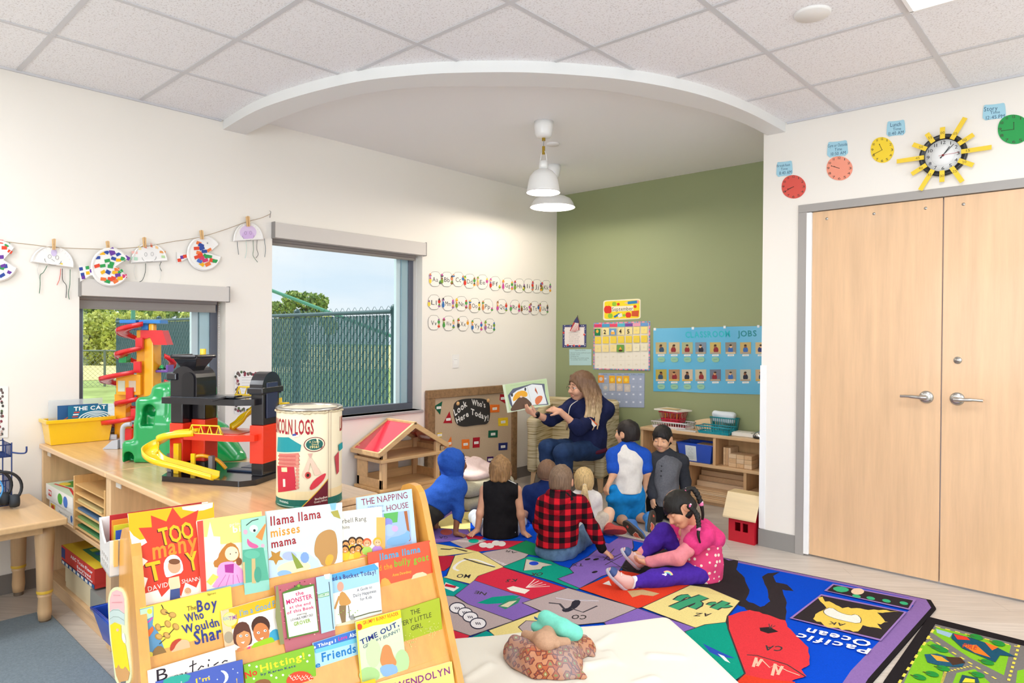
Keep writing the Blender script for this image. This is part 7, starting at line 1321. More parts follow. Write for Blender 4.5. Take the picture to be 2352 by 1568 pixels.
def usa(A, p, th):
    c = sum(p, V((0, 0, 0)))/len(p)
    for h, k in (('#8a6aa6', .985), ('#0b49c4', .93)):
        d = A.off(); q = [c+(v-c)*k+V((0, 0, th))+d for v in p]; A.mb.add(q, [tuple(range(len(q)))], rug_mat(h))
    P1 = lambda q, h, ln=1: (A.poly(f_(r1, q), h), A.line(f_(r1, q), .006, BLK, closed=True) if ln else 0)
    P2 = lambda q, h, ln=1: (A.poly(f_(r2, q), h), A.line(f_(r2, q), .006, BLK, closed=True) if ln else 0)
    PU, TE, YE, GR, RE, OR = '#8566b4', '#12987f', '#e6d48a', '#b6a5a3', '#cf2f45', '#dc4028'
    P2(jag([(-200, 60), (0, 20), (425, 88), (540, 105), (528, 158), (580, 210), (612, 290), (588, 350), (680, 396), (742, 360), (718, 270), (690, 205), (728, 182), (805, 174), (762, 200), (780, 240), (850, 255), (892, 296), (820, 286), (848, 370), (840, 488), (620, 422), (480, 350), (250, 265), (0, 330), (-200, 330)]), '#332c2e', 0)
    A.poly(f_(r5, [(180, 1205), (300, 1130), (440, 1110), (440, 1300), (180, 1330)]), '#e6d48a'); A.line(f_(r5, [(390, 1165), (440, 1180)]), .008, BLK)
    P1([(-300, 150), (0, 110), (250, 120), (285, 172), (110, 212), (-300, 260)], PU); A.ell(1000+85/3.36, 1180+140/3.36, 14, 7, '#c8605a'); A.text('GA', f_(r1, [(95, 172)])[0], f_(r1, [(30, 172)])[0], f_(r1, [(95, 190)])[0], BLK)
    P1([(110, 212), (285, 172), (400, 204), (222, 266)], GR); P1([(230, 160), (380, 175), (350, 200), (250, 195)], '#c02038', 0); A.ell(1000+295/3.36, 1180+208/3.36, 12, 5, TE)
    P1([(222, 266), (400, 204), (690, 210), (560, 266), (330, 292)], RE)
    for x, y in ((370, 240), (420, 245), (470, 225), (510, 230)): A.ell(1000+x/3.36, 1180+y/3.36, 10, 6, '#efe8e0')
    P1([(560, 266), (700, 205), (850, 260), (830, 330), (720, 315)], '#1f8a5a'); P1([(-300, 290), (0, 228), (222, 266), (330, 292), (60, 325), (-300, 330)], YE); A.line(f_(r1, [(40, 270), (110, 275), (150, 265), (245, 290)]), .02, '#4a3a2a')
    P1([(-300, 330), (60, 325), (150, 322), (130, 392), (70, 440), (-300, 460)], '#b5253a'); P1([(270, 332), (392, 294), (560, 266), (720, 312), (650, 380), (525, 412)], GR)
    for k in range(6): A.line(f_(r1, [(360+30*k, 330+12*k), (440+30*k, 345+12*k)]), .006, '#e8e2e0')
    A.text('AR', f_(r1, [(635, 295)])[0], f_(r1, [(545, 278)])[0], f_(r1, [(620, 308)])[0], BLK)
    P1([(60, 490), (85, 480), (150, 322), (330, 290), (530, 410), (330, 482), (295, 548)], YE); A.line(f_(r1, [(180, 440), (130, 420), (200, 360), (300, 345), (460, 410)]), .018, '#efece8', sm=2); A.line(f_(r1, [(220, 345), (330, 380), (460, 412)]), .016, BLK); A.text('MO', f_(r1, [(275, 470)])[0], f_(r1, [(172, 465)])[0], f_(r1, [(262, 497)])[0], BLK, 1)
    P1([(-200, 470), (60, 490), (270, 555), (140, 645), (-200, 640)], '#12988f'); A.poly(f_(r1, [(80, 530), (185, 570), (140, 600), (60, 570)]), '#e8e4dc'); A.poly(f_(r1, [(80, 540), (165, 560), (150, 575), (70, 560)]), '#b5253a')
    P1([(940, 500), (1110, 578), (1290, 480), (1420, 440), (1530, 262), (1522, 205), (1380, 178), (1290, 238), (1180, 330), (1060, 392), (1022, 440), (1066, 458)], PU); A.text('TX', f_(r1, [(1140, 385)])[0], f_(r1, [(1055, 385)])[0], f_(r1, [(1140, 405)])[0], BLK, 1)
    for a, b in (((1290, 330), (1480, 440)), ((1310, 395), (1490, 300)), ((1270, 300), (1400, 330)), ((1340, 410), (1480, 410)), ((1330, 360), (1450, 300)), ((1380, 270), (1300, 360))): A.line(f_(r1, [a, b]), .006, BLK)
    for x, y in ((1175, 352), (1240, 352), (1230, 450)): A.ell(1000+x/3.36, 1180+y/3.36, 7, 2.2, BLK, a=-.2)
    A.poly(f_(r5, [(1390, 1310), (1480, 1285), (1510, 1300), (1440, 1345), (1395, 1335)]), '#0b49c4')
    P1([(528, 406), (720, 330), (862, 350), (960, 400), (1030, 420), (1066, 456), (940, 504), (1118, 578), (1084, 586), (900, 520), (524, 412)], TE); P1([(700, 350), (905, 395), (830, 410), (815, 430), (680, 440)], '#c9bfae'); A.ell(1000+760/3.36, 1180+384/3.36, 11, 4.5, '#2a4ac0'); A.text('OK', f_(r1, [(838, 455)])[0], f_(r1, [(740, 458)])[0], f_(r1, [(820, 478)])[0], BLK, 1)
    P1([(300, 516), (330, 482), (522, 414), (1010, 576), (742, 664)], RE); A.poly(f_(r1, [(550, 575), (600, 560), (730, 590), (690, 620), (580, 595)]), '#efe8da'); [A.line(f_(r1, [(700, 572), (770+28*k, 505+14*k)]), .006, '#efd8d0') for k in range(5)]; A.text('KS', f_(r1, [(635, 505)])[0], f_(r1, [(553, 508)])[0], f_(r1, [(620, 526)])[0], BLK, 1)
    P1([(150, 632), (300, 516), (742, 664), (672, 690), (802, 752), (600, 828), (250, 700)], PU); A.poly(f_(r1, [(320, 690), (440, 645), (600, 630), (650, 640), (560, 690), (400, 700)]), TE); A.poly(f_(r1, [(480, 715), (560, 670), (660, 650), (640, 690), (540, 740)]), '#3a8a6a'); A.poly(f_(r1, [(500, 715), (570, 680), (630, 672), (560, 725)]), '#d8cfae'); A.text('NE', f_(r1, [(400, 612)])[0], f_(r1, [(312, 596)])[0], f_(r1, [(385, 632)])[0], BLK, 1)
    P1([(-100, 620), (150, 640), (250, 700), (600, 830), (268, 945), (-100, 860)], GR)
    for x, y, r_ in ((170, 730, 17), (230, 765, 15), (270, 800, 16), (330, 850, 17)): A.ell(1000+x/3.36, 1180+y/3.36, r_*1.15, r_*.8, '#3a3848'); A.ell(1000+x/3.36, 1180+y/3.36, r_, r_*.65, '#ece8ea'); [A.line(f_(r1, [(x-20+14*k, y-8), (x-10+14*k, y+10)]), .005, '#3a3848') for k in range(3)]
    P1([(-100, 860), (150, 905), (268, 945), (230, 978), (-100, 1100)], RE); P1([(230, 978), (390, 908), (480, 945), (400, 1000), (200, 1010)], '#12988f')
    P1([(672, 692), (1022, 576), (1556, 732), (1320, 840), (1100, 862), (830, 762)], GR); A.line(f_(r1, [(930, 655), (1040, 668), (1260, 678)]), .012, '#e8e4ee'); A.line(f_(r1, [(925, 658), (1260, 680)]), .004, BLK); A.poly(f_(r1, [(1060, 670), (1125, 672), (1110, 715), (1040, 760), (990, 765), (970, 740), (1040, 730)]), '#33303a', 1); A.line(f_(r1, [(1000, 745), (960, 700), (875, 692)]), .014, '#33303a'); A.line(f_(r1, [(1050, 735), (1140, 765), (1250, 715)]), .010, '#33303a'); A.text('CO', f_(r1, [(1172, 788)])[0], f_(r1, [(1058, 784)])[0], f_(r1, [(1160, 820)])[0], BLK, 1)
    P1([(410, 905), (810, 758), (1096, 862), (900, 960), (470, 960)], YE); P1([(640, 880), (700, 830), (900, 840), (940, 900), (680, 920)], GR)
    P1([(1108, 582), (1430, 442), (1520, 455), (1965, 555), (1592, 728), (1556, 734)], OR); A.poly(f_(r1, [(1480, 600), (1600, 590), (1730, 620), (1680, 640), (1590, 630), (1520, 650)]), '#c9a878'); A.poly(f_(r1, [(1290, 545), (1340, 520), (1360, 560)]), '#e8e0d8')
    P1([(1592, 728), (1965, 556), (2110, 575), (2352, 678), (2255, 795), (2240, 855), (2150, 880), (2012, 888)], YE)
    r4 = (1180, 1040, 4.127)
    for d_, h in ((.016, BLK), (0, '#2f9a6a')):
        for w, q in ((.055, [(1805, 1368), (1640, 1425), (1515, 1480)]), (.035, [(1670, 1362), (1600, 1366), (1545, 1408)]), (.035, [(1720, 1405), (1768, 1438), (1690, 1480)]), (.036, [(2015, 1418), (1895, 1485)]), (.024, [(1925, 1432), (1880, 1432), (1850, 1452)]), (.024, [(1950, 1462), (2000, 1468), (2055, 1452)])): A.line(f_(r4, q), w+d_, h, sm=1)
    A.text('AZ', f_(r1, [(2135, 775)])[0], f_(r1, [(2010, 772)])[0], f_(r1, [(2115, 798)])[0], BLK, 1)
    P1([(1300, 845), (1560, 735), (2012, 888), (1950, 920), (1800, 1000), (1400, 960)], PU)
    P2([(200, 560), (330, 515), (462, 500), (478, 540), (582, 828), (520, 870), (330, 760)], TE); A.poly(f_(r2, [(315, 635), (430, 690), (520, 730), (420, 720), (360, 690)]), '#2f4fb0'); A.poly(f_(r2, [(410, 700), (450, 715), (490, 760), (455, 745)]), '#ece8e4')
    P2(jag([(472, 462), (612, 422), (838, 488), (852, 530), (985, 660), (992, 770), (940, 800), (972, 842), (880, 872), (1000, 960), (560, 960), (582, 826), (476, 540)], 5), '#d93a40', 0); A.line(f_(r2, [(472, 462), (476, 540), (582, 826), (530, 880)]), .008, BLK)
    A.poly(f_(r2, [(530, 880), (582, 832), (700, 860), (900, 880), (900, 1000), (400, 1000)]), OR)
    A.poly(f_(r2, [(675, 535), (740, 530), (795, 560), (730, 572), (680, 555)]), BLK); [A.line(f_(r2, [(740, 540), (735+20*k, 510+6*k)]), .004, BLK) for k in range(3)]
    A.text('CA', f_(r2, [(828, 655)])[0], f_(r2, [(712, 648)])[0], f_(r2, [(815, 685)])[0], BLK, 1); A.line(f_(r2, [(595, 708), (660, 712), (850, 770), (965, 845)]), .007, BLK)
    for a, b, c_ in (((655, 725), (690, 735), (640, 785)), ((775, 765), (820, 780), (730, 840))): A.line(f_(r2, [a, (a[0]-20, c_[1])]), .012, '#efb49a'); A.line(f_(r2, [b, (b[0]-30, c_[1]-5)]), .012, '#efb49a'); A.line(f_(r2, [a, (b[0]-30, c_[1]-20)]), .008, '#efb49a')
    A.line(f_(r2, [(690, 740), (740, 790), (775, 770), (850, 810), (930, 840)]), .006, '#efb49a')
    for q, h in (([(1085, 300), (1140, 255), (1668, 358), (1625, 422)], '#9a78b6'), ([(1102, 300), (1146, 263), (1648, 362), (1618, 412)], '#332c2e'), ([(865, 475), (1065, 322), (1610, 435), (1445, 620)], '#9a78b6'), ([(885, 474), (1068, 332), (1592, 438), (1440, 608)], '#332c2e')): A.poly(f_(r2, q), h)
    A.poly(f_(r2, [(1130, 285), (1180, 270), (1240, 285), (1240, 305), (1180, 312)]), '#3fae7a', 1); A.ell(1500+1297/2.7606, 1250+305/2.7606, 15, 7.5, '#e8c9a8'); [A.ell(1500+x/2.7606, 1250+y/2.7606, 10, 3.6, '#3fae7a', a=.2) for x, y in ((1290, 335), (1380, 348), (1480, 365), (1590, 380))]
    A.poly(f_(r2, jag([(1045, 345), (1075, 340), (1090, 370), (1180, 400), (1200, 412), (1400, 420), (1560, 435), (1420, 440), (1460, 480), (1490, 500), (1420, 510), (1450, 545), (1330, 520), (1300, 560), (1110, 535), (1015, 480), (1030, 450), (1100, 410)], 9)), '#e6c458'); wb = [(1080, 425), (1130, 405), (1180, 440), (1250, 460), (1290, 450), (1320, 480), (1310, 512), (1200, 490), (1130, 470), (1090, 450)]; A.line(f_(r2, wb), .008, BLK, closed=True, sm=1); A.poly(f_(r2, wb), '#ece6da', 1); A.text('AK', f_(r2, [(1225, 512)])[0], f_(r2, [(1118, 496)])[0], f_(r2, [(1212, 528)])[0], BLK, 1)
    A.text('Pacific', f_(r2, [(1385, 672)])[0], f_(r2, [(925, 572)])[0], f_(r2, [(1358, 704)])[0], '#efeef4', 1); A.text('Ocean', f_(r2, [(1392, 626)])[0], f_(r2, [(985, 538)])[0], f_(r2, [(1368, 660)])[0], '#efeef4', 1)
far = [fl(2138, 1381), fl(1900, 1332), fl(1652, 1281), fl(1412, 1231), fl(1100, 1168)]; lft = far[-1]+(far[-1]-far[0]).normalized()*.12
nr = V((.02, -1, 0))*2.35
rug('map_rug', 'large colorful rug with an upside down map of the United States under the children', far+[lft, lft+V((.0, -2.35, 0)), far[0]+V((.06, -2.3, 0)), fl(2005, 1568)+V((.0, -.0, 0)), fl(2150, 1400)], '#000000', .008, usa)
def city(A, p, th):
    d = A.off(); c = (p[0]+p[2])/2
    PP = lambda q, h, sm=0: A.poly(f_(r2, q), h, sm); RD_ = '#77736f'
    PP([(1560, 900), (1790, 505), (2380, 650), (2500, 1100), (1600, 1100)], RD_)
    for q in ([(1770, 560), (1800, 525), (2270, 640), (2225, 830), (2010, 720)], [(1700, 640), (1760, 610), (1960, 740), (1840, 800), (1830, 880), (1590, 880)], [(1900, 878), (1925, 815), (2040, 790), (2140, 880)], [(2310, 800), (2360, 790), (2360, 880), (2300, 880)]): PP(q, '#7fba2a')
    PP([(1795, 535), (1900, 565), (1880, 590), (1800, 560)], '#9ab8cc')
    for a, b in (((1560, 878), (1790, 520)), ((1790, 520), (2352, 660)), ((1745, 590), (2200, 870)), ((1850, 810), (2030, 770)), ((2320, 640), (2250, 880)), ((1830, 880), (1855, 810))):
        n = 9
        for k in range(n): t = k/n; A.line(f_(r2, [(a[0]+(b[0]-a[0])*t, a[1]+(b[1]-a[1])*t), (a[0]+(b[0]-a[0])*(t+.5/n), a[1]+(b[1]-a[1])*(t+.5/n))]), .010, '#e6d24a')
    PP([(1900, 565), (2000, 590), (2090, 620), (2190, 660), (2300, 715), (2200, 705), (2170, 750), (2050, 700), (1960, 660), (1890, 595)], '#1f4f66'); PP([(1905, 570), (1990, 590), (2010, 610), (1930, 605)], '#d8402a'); PP([(1960, 640), (2050, 640), (2140, 720), (2040, 690)], '#e87a2a'); PP([(2100, 620), (2190, 655), (2150, 675)], '#e8702a'); A.text('FIRE', f_(r2, [(1960, 655)])[0], f_(r2, [(2050, 672)])[0], f_(r2, [(1972, 630)])[0], '#b8301e', 1)
    PP([(1720, 700), (1800, 695), (1980, 745), (1960, 780), (1830, 775), (1740, 750)], '#26566e'); PP([(1760, 700), (1830, 715), (1880, 750), (1800, 740)], '#e8a03a'); PP([(1850, 715), (1950, 720), (1980, 755), (1900, 770)], '#4a3428'); PP([(1940, 880), (1960, 830), (2060, 850), (2070, 880)], '#2a4a5a'); PP([(1960, 878), (1980, 850), (2040, 860), (2040, 880)], '#e8d03a')
    for x, y in ((1800, 655), (1830, 670), (1690, 845), (1770, 825), (2050, 590), (2190, 630), (2120, 750), (1840, 790), (2060, 830)): A.ell(1500+x/2.7606, 1250+y/2.7606, 16, 6, '#2a8a3a', a=.25); A.line(f_(r2, [(x-60, y-15), (x-10, y)]), .006, '#3a2a1a')
q = [fl(2126, 1421), fl(2352, 1478), fl(2700, 1568), fl(2800, 1750), fl(2010, 1600)]
rug('road_rug', 'green city road play rug with black border at the lower right', [fl(2133, 1419), fl(2352, 1474)+V((.0, 0, 0)), fl(2352, 1474)+V((.6, .1, 0)), fl(2352, 1474)+V((.6, -1.3, 0)), fl(2030, 1568)+V((.03, -.5, 0)), fl(2030, 1568)], '#000000', .007, city)
# ================= PEOPLE
RH = V((CR.x, CR.y, 0)).normalized(); AW = V((-RH.y, RH.x, 0)); UPV = V((0, 0, 1))
def dirv(r, a, u=0.): return (RH*r+AW*a+UPV*u).normalized()
def arr(v): return np.array(v, float)
def hand(s, w, d, n, k=1., curl=(.15, .15, .2, .3), spread=.16, side=1, thumb=.6, k_=.004):
    """palm, four unequal fingers and a thumb; d: pointing direction, n: the way the palm faces"""
    w, d, n = V(w), V(d).normalized(), V(n).normalized(); x = d.cross(n).normalized()*side; n = (n-d*n.dot(d)).normalized()
    L = .044*k; base = []
    for i, a in enumerate((-.75, -.25, .25, .75)): q = w+d*L*(1.06-.05*abs(a+.25))+x*a*.022*k; base.append(q); s.cap(w+d*.004, q, .0125*k, .0078*k, .012*k)
    s.cap(base[0], base[3], .0085*k, .0078*k, .008*k)
    for i, (ln, a) in enumerate(zip((.034, .038, .035, .027), (-.75, -.25, .25, .75))):
        c = curl[i]; dd = (d+x*a*spread*1.4).normalized(); p = base[i]
        for j, f in enumerate((.45, .32, .23)):
            dd = (dd*cos(c*(1+.4*j))+n*sin(c*(1+.4*j))).normalized(); q = p+dd*ln*k*f*1.15; s.cap(p, q, (.0068-.0008*j)*k, (.0062-.0009*j)*k, k_); p = q
    p = w+d*.012*k-x*.017*k; dd = (d*.75-x*thumb+n*.25).normalized(); q = p+dd*.026*k; s.cap(p, q, .0095*k, .0078*k, .008); s.cap(q, q+(dd+d*.35+n*.15).normalized()*.02*k, .0076*k, .006*k, .004)
def shoe(name, e, heel, toe, up, L, mats, sole=None):
    """upper, sole as a sub-part"""
    heel, toe, up = V(heel), V(toe), V(up).normalized(); d = (toe-heel).normalized(); up = (up-d*up.dot(d)).normalized(); x = d.cross(up); R = [list(d), list(x), list(up)]; c = heel+d*L*.5
    s = Sol(arr(c)-L*.8, arr(c)+L*.8, .004); w = L*.19
    s.ell(c+d*L*.17+up*L*.10, (L*.33, w, L*.13), R, .02); s.ell(c-d*L*.22+up*L*.16, (L*.26, w*.85, L*.19), R, .03); s.cap(c-d*L*.24+up*L*.3, c-d*L*.24+up*L*.12, L*.13, L*.15, .02); s.half(c, -up, .003)
    u = s.build(name, mats[0], e)
    s = Sol(arr(c)-L*.8, arr(c)+L*.8, .004); s.ell(c+d*L*.2, (L*.33, w*1.12, L*.30), R, .01); s.ell(c-d*L*.22, (L*.29, w*.98, L*.30), R, .04); s.half(c+up*L*.055, up, .003); s.half(c-up*L*.05, -up, .003)
    so = s.build('sole', mats[1], u)
    if sole:
        mb = MB(); A = Art(mb, lambda a, b: c-up*(L*.05+.0005)+d*a*L+x*b*L, -up); sole(A); mb.build('tread', u)
    return u
HAIRM = {}
def hairmat(h, v=.35): return M(h, .55, spec=.35, var=v, vs=3., stretch=(42, 42, 5), bump=.4, bs=8)
class Fig:
    def __init__(s, label, D, J, f, up=(0, 0, 1), k=1., skin='#e3b08f', h=.0045, lid=.0055):
        s.k, s.h, s.lid = k, h, lid; s.J = {n: at(q[0], q[1], D+(q[2] if len(q) > 2 else 0)) for n, q in J.items()}
        s.f = V(f).normalized(); u = V(up); s.u = (u-s.f*u.dot(s.f)).normalized(); s.r = s.f.cross(s.u); s.R = [list(s.r), list(s.f), list(s.u)]; s.H = s.J['head']
        P = np.array([arr(p) for p in s.J.values()]); s.lo, s.hi = P.min(0)-.16*k, P.max(0)+.16*k; s.lo[2] = max(s.lo[2], .001)
        b = (s.J['hipL']+s.J['hipR'])/2; s.e = thing('person', label, 'person', (b.x, b.y, .01)); s.skin = M(skin, .5, spec=.35, var=.06, vs=25); s.skin_c = skin
    def sol(s, h=None, lo=None, hi=None): return Sol(s.lo if lo is None else lo, s.hi if hi is None else hi, h or s.h)
    def ax(s):
        J = s.J; x = (J['shR']-J['shL']).normalized(); u = (J['neck']-(J['hipL']+J['hipR'])/2).normalized(); y = u.cross(x).normalized(); return x, y, x.cross(y)
    def torso(s, o, g=0., k_=.04, hip=True, chest=1., belly=1.):
        J, k = s.J, s.k; x, y, u = s.ax(); R = [list(x), list(y), list(u)]; pel = (J['hipL']+J['hipR'])/2; ch = J['chest']; w = (J['shR']-J['shL']).length
        o.ell(ch, (max(w*.40, .095*k)*chest+g, .072*k*chest+g, .115*k+g), R, k_); mid = (pel+ch)/2+(J.get('belly', (pel+ch)/2)-(pel+ch)/2); o.ell(mid, (.092*k*belly+g, .072*k*belly+g, .11*k+g), R, k_)
        if hip: o.ell(pel, (.1*k+g, .08*k+g, .085*k+g), R, k_)
        o.cap(J['shL'], J['shR'], .042*k+g, None, k_); o.cap(J['neck'], ch, .05*k+g, .06*k+g, k_)
    def arm(s, o, S, g=0., upto=1., k_=.02):
        J, k = s.J, s.k; a, b, c = J['sh'+S], J['el'+S], J['wr'+S]; t = min(1, upto*2); b1 = a+(b-a)*t; o.cap(a, b1, .037*k+g, .037*k+(.028-.037)*k*t+g, k_)
        if upto > .5: t = (upto-.5)*2; c1 = b+(c-b)*t; o.cap(b, c1, .028*k+g, .028*k+(.0185-.028)*k*t+g, k_)
    def leg(s, o, S, g=0., upto=1., k_=.03):
        J, k = s.J, s.k; a, b, c = J['hip'+S], J['kn'+S], J['an'+S]; t = min(1, upto*2); o.cap(a, a+(b-a)*t, .064*k+g, .064*k-.021*k*t+g, k_)
        if upto > .5:
            t = (upto-.5)*2; c1 = b+(c-b)*t; m = b+(c1-b)*.35; o.cap(b, m, .043*k+g, .041*k+g, k_); o.cap(m, c1, .041*k+g, .041*k-.016*k*t+g, k_)
    def head(s, o, hk=1.):
        k = s.k*hk; H, r, f, u, R = s.H, s.r, s.f, s.u, s.R; s.hk = k
        o.ell(H+u*.012*k-f*.008*k, (.069*k, .086*k, .080*k), R, .01); o.ell(H-u*.040*k+f*.030*k, (.050*k, .050*k, .052*k), R, .03*k); o.ell(H-u*.075*k+f*.055*k, (.022*k, .02*k, .017*k), R, .03*k)
        o.cap(H+f*.078*k+u*.005*k, H+f*.096*k-u*.022*k, .008*k, .0115*k, .012*k); o.ell(H+f*.088*k-u*.026*k, (.016*k, .01*k, .009*k), R, .008*k)
        for a in (-1, 1):
            o.ell(H+r*a*.030*k+f*.087*k+u*.004*k, (.016*k, .010*k, .011*k), R, .012*k, 's'); o.ell(H+r*a*.034*k+f*.066*k-u*.03*k, (.024*k, .02*k, .022*k), R, .02*k); o.ell(H+r*a*.072*k-f*.006*k-u*.008*k, (.010*k, .019*k, .028*k), R, .006*k)
            o.ell(H+r*a*.080*k-f*.001*k-u*.006*k, (.006*k, .010*k, .016*k), R, .004*k, 's')
        o.ell(H+f*.083*k-u*.055*k, (.019*k, .009*k, .006*k), R, .006*k); o.ell(H+f*.094*k-u*.0545*k, (.016*k, .004*k, .0012*k), R, .002*k, 's')
        o.cap(H-u*.05*k-f*.02*k, s.J['neck'], .042*k, .043*s.k, .02)
    def body(s, hk=1., hands=(), nolegs=False, armpad=0.):
        o = s.sol(); s.torso(o, -.008); s.head(o, hk)
        for S in 'LR':
            s.arm(o, S); s.leg(o, S, -.004)
        for hd in hands: hand(o, s.J['wr'+hd[0]], hd[1], hd[2], s.k*1.02, **(hd[3] if len(hd) > 3 else {}))
        o.half((0, 0, .0105), (0, 0, -1), .002); b = o.build('body', s.skin, s.e); s.face(); return b
    def face(s, lips='#c07468', iris='#3a2618', brow='#4a3626', closed=False):
        k = s.hk; H, r, f, u, R = s.H, s.r, s.f, s.u, s.R
        for a in (-1, 1):
            mb = MB(); c = H+r*a*.030*k+f*.0705*k+u*.004*k; g = V(f)-u*.1
            mb.ball(c, .0115*k, M('#efece8', .2), 14); mb.ball(c+g.normalized()*.0062*k, .0066*k, M(iris, .15), 12); mb.ball(c+g.normalized()*.0105*k, .0030*k, M('#0c0a0a', .1), 10); mb.build('eye', s.e)
            o = Sol(arr(c)-.04*k, arr(c)+.04*k, .0022); o.ell(c+u*s.lid*k+f*.0015*k, (.0135*k, .0115*k, .0075*k+(.0055-s.lid)*k*.9), R, .002); o.build('eyelid', s.skin, s.e)
            mb = MB(); mb.tube([c+u*.02*k+r*t*.017*k+f*(.0125-.008*t*t)*k+u*.003*k*(1-t*t) for t in (-1, -.5, 0, .5, 1)], .0022*k, M(brow, .8), 6); mb.build('eyebrow', s.e)
        o = Sol(arr(H)-.13*k, arr(H)+.13*k, .0025); o.ell(H+f*.0845*k-u*.0505*k, (.0175*k, .0075*k, .0035*k), R, .002); o.ell(H+f*.0840*k-u*.0588*k, (.0155*k, .0075*k, .0042*k), R, .002); o.build('lips', M(lips, .4), s.e)
    def hair(s, col, style='short', vol=1., nape=.075, fr=.055, noise=.0025, extra=None, h=.0042):
        k = s.hk; H, r, f, u, R = s.H, s.r, s.f, s.u, s.R; o = Sol(arr(H)-.22*k, arr(H)+.22*k, h)
        o.ell(H+u*.016*k-f*.010*k, (.0755*k*vol, .0915*k*vol, .0885*k*vol), R, 0); o.ell(H-f*.035*k-u*.035*k, (.066*k*vol, .058*k*vol, .066*k), R, .03)
        o.ell(H+f*.095*k-u*.035*k, (.078*k, .075*k, fr*1.45*k), R, .012, 's')
        for a in (-1, 1): o.ell(H+r*a*.085*k+f*.012*k-u*.022*k, (.03*k, .034*k, .045*k), R, .008, 's')
        n = (-u*1.-f*.25).normalized(); o.half(H-u*nape*k, n, .01)
        if extra: extra(o)
        if noise: o.wrinkle(noise, 170, 3, 6, (1, 1, .25))
        return o.build('hair', hairmat(col), s.e)
    def cloth(s, name, mat, fn, wr=.003, fq=45, seed=1, h=None, cuts=(), zones=None, lo=None, hi=None):
        o = s.sol(h or .0055, lo, hi); fn(o)
        if wr: o.wrinkle(wr*1.7, fq, seed); o.wrinkle(wr*.8, fq*2.2, seed+9)
        for p, n in cuts: o.half(p, n, .004)
        o.half((0, 0, .0107), (0, 0, -1), .002); return o.build(name, mat, s.e, zones)
def mid(a, b, t=.5): return a+(b-a)*t
def cut_torso(F, t):   # plane across the trunk at fraction t from pelvis to neck, keeping the upper side
    x, y, u = F.ax(); p = (F.J['hipL']+F.J['hipR'])/2; return (p+(F.J['neck']-p)*t, -u)
# --- child in the blue hoodie, leaning on straight arms
F = Fig('child in a blue jacket with the hood up, leaning on a straight arm', 4.70, dict(head=(1043, 1064, .12), neck=(1040, 1103, .10), chest=(1030, 1128, .07), shL=(1018, 1118, .18), shR=(1056, 1122, .02), elL=(1006, 1165, .15), wrL=(1001, 1208, .11), elR=(1052, 1175, .0), wrR=(1046, 1224, -.02), hipL=(985, 1160, .14), hipR=(992, 1172, .0), knL=(965, 1205, .18), knR=(972, 1212, .02), anL=(925, 1200, .16), anR=(930, 1205, .0)), dirv(.75, .62, .12), (0, 0, 1), .93, '#8a5a40')
F.body(1.02, [('R', dirv(.9, .0, -.25), (0, 0, -1), dict(curl=(.05, .05, .08, .1), spread=.5, side=-1)), ('L', dirv(-.3, .9, -.3), (0, 0, -1), dict(spread=.4))]); 
F.hair('#241c18', vol=1.08, noise=.005)
BLH = cloth('#2a55ae', .14, 90, .3, 420)
F.cloth('hooded_jacket', BLH, lambda o: (F.torso(o, .016, .05), [F.arm(o, S, .012, .97) for S in 'LR'], o.cap(F.J['chest'], mid(F.J['hipL'], F.J['hipR']), .105, .11, .05)), .0045, 38, 3, cuts=[cut_torso(F, -.05)])
def hood(o):
    H, f, u, R, k = F.H, F.f, F.u, F.R, F.hk; o.ell(H+u*.012-f*.02, (.098*k, .106*k, .110*k), R, 0); o.ell(H-u*.08-f*.02, (.085*k, .08*k, .06*k), R, .05); o.ell(H+f*.10+u*.02, (.072*k, .085*k, .090*k), R, .012, 's')
F.cloth('hood', BLH, hood, .004, 45, 6)
F.cloth('trousers', cloth('#35332f', .1), lambda o: (o.ell(mid(F.J['hipL'], F.J['hipR']), (.12, .12, .11), None, .03), [F.leg(o, S, .010) for S in 'LR']), .003, 40, 4)
# --- sandy haired boy in a black sleeveless shirt
F = Fig('sandy haired boy in a black sleeveless shirt leaning back on both hands', 4.66, dict(head=(1150, 1080, .11), neck=(1149, 1112, .08), chest=(1149, 1142, .09), belly=(1149, 1185, .08), shL=(1114, 1126, .08), shR=(1186, 1126, .08), elL=(1103, 1178, .05), wrL=(1096, 1217, .06), elR=(1196, 1182, .05), wrR=(1202, 1222, .04), hipL=(1128, 1222, .08), hipR=(1170, 1222, .08), knL=(1092, 1188, .42), knR=(1200, 1195, .45), anL=(1135, 1205, .55), anR=(1165, 1205, .58)), dirv(.18, .97, .08), (0, 0, 1), .95, '#e0a888')
F.body(1.03, [('L', dirv(-.75, -.55, -.45), (0, 0, -1), dict(curl=(.05,)*4, spread=.45)), ('R', dirv(.75, -.45, -.45), (0, 0, -1), dict(curl=(.05,)*4, spread=.45, side=-1))])
F.hair('#94714a', vol=1.06, nape=.072, noise=.004, extra=lambda o: [o.cap(F.H+F.u*.09*F.k-F.f*.02+F.r*a*.01, F.H-F.u*.045*F.k-F.f*.085+F.r*a*.045, .022, .014, .02) for a in (-1, -.5, 0, .5, 1)])
F.cloth('sleeveless_shirt', cloth('#1d1c1f', .2, 30, .3, 500), lambda o: (F.torso(o, .016, .045), [o.ell(F.J['sh'+S], .052, None, .02) for S in 'LR'], o.cap(F.J['chest'], mid(F.J['hipL'], F.J['hipR']), .108, .128, .05)), .0035, 34, 5, cuts=[(F.J['shR']+(F.J['shR']-F.J['shL']).normalized()*.012, (F.J['shR']-F.J['shL'])), (F.J['shL']-(F.J['shR']-F.J['shL']).normalized()*.012, F.J['shL']-F.J['shR'])])
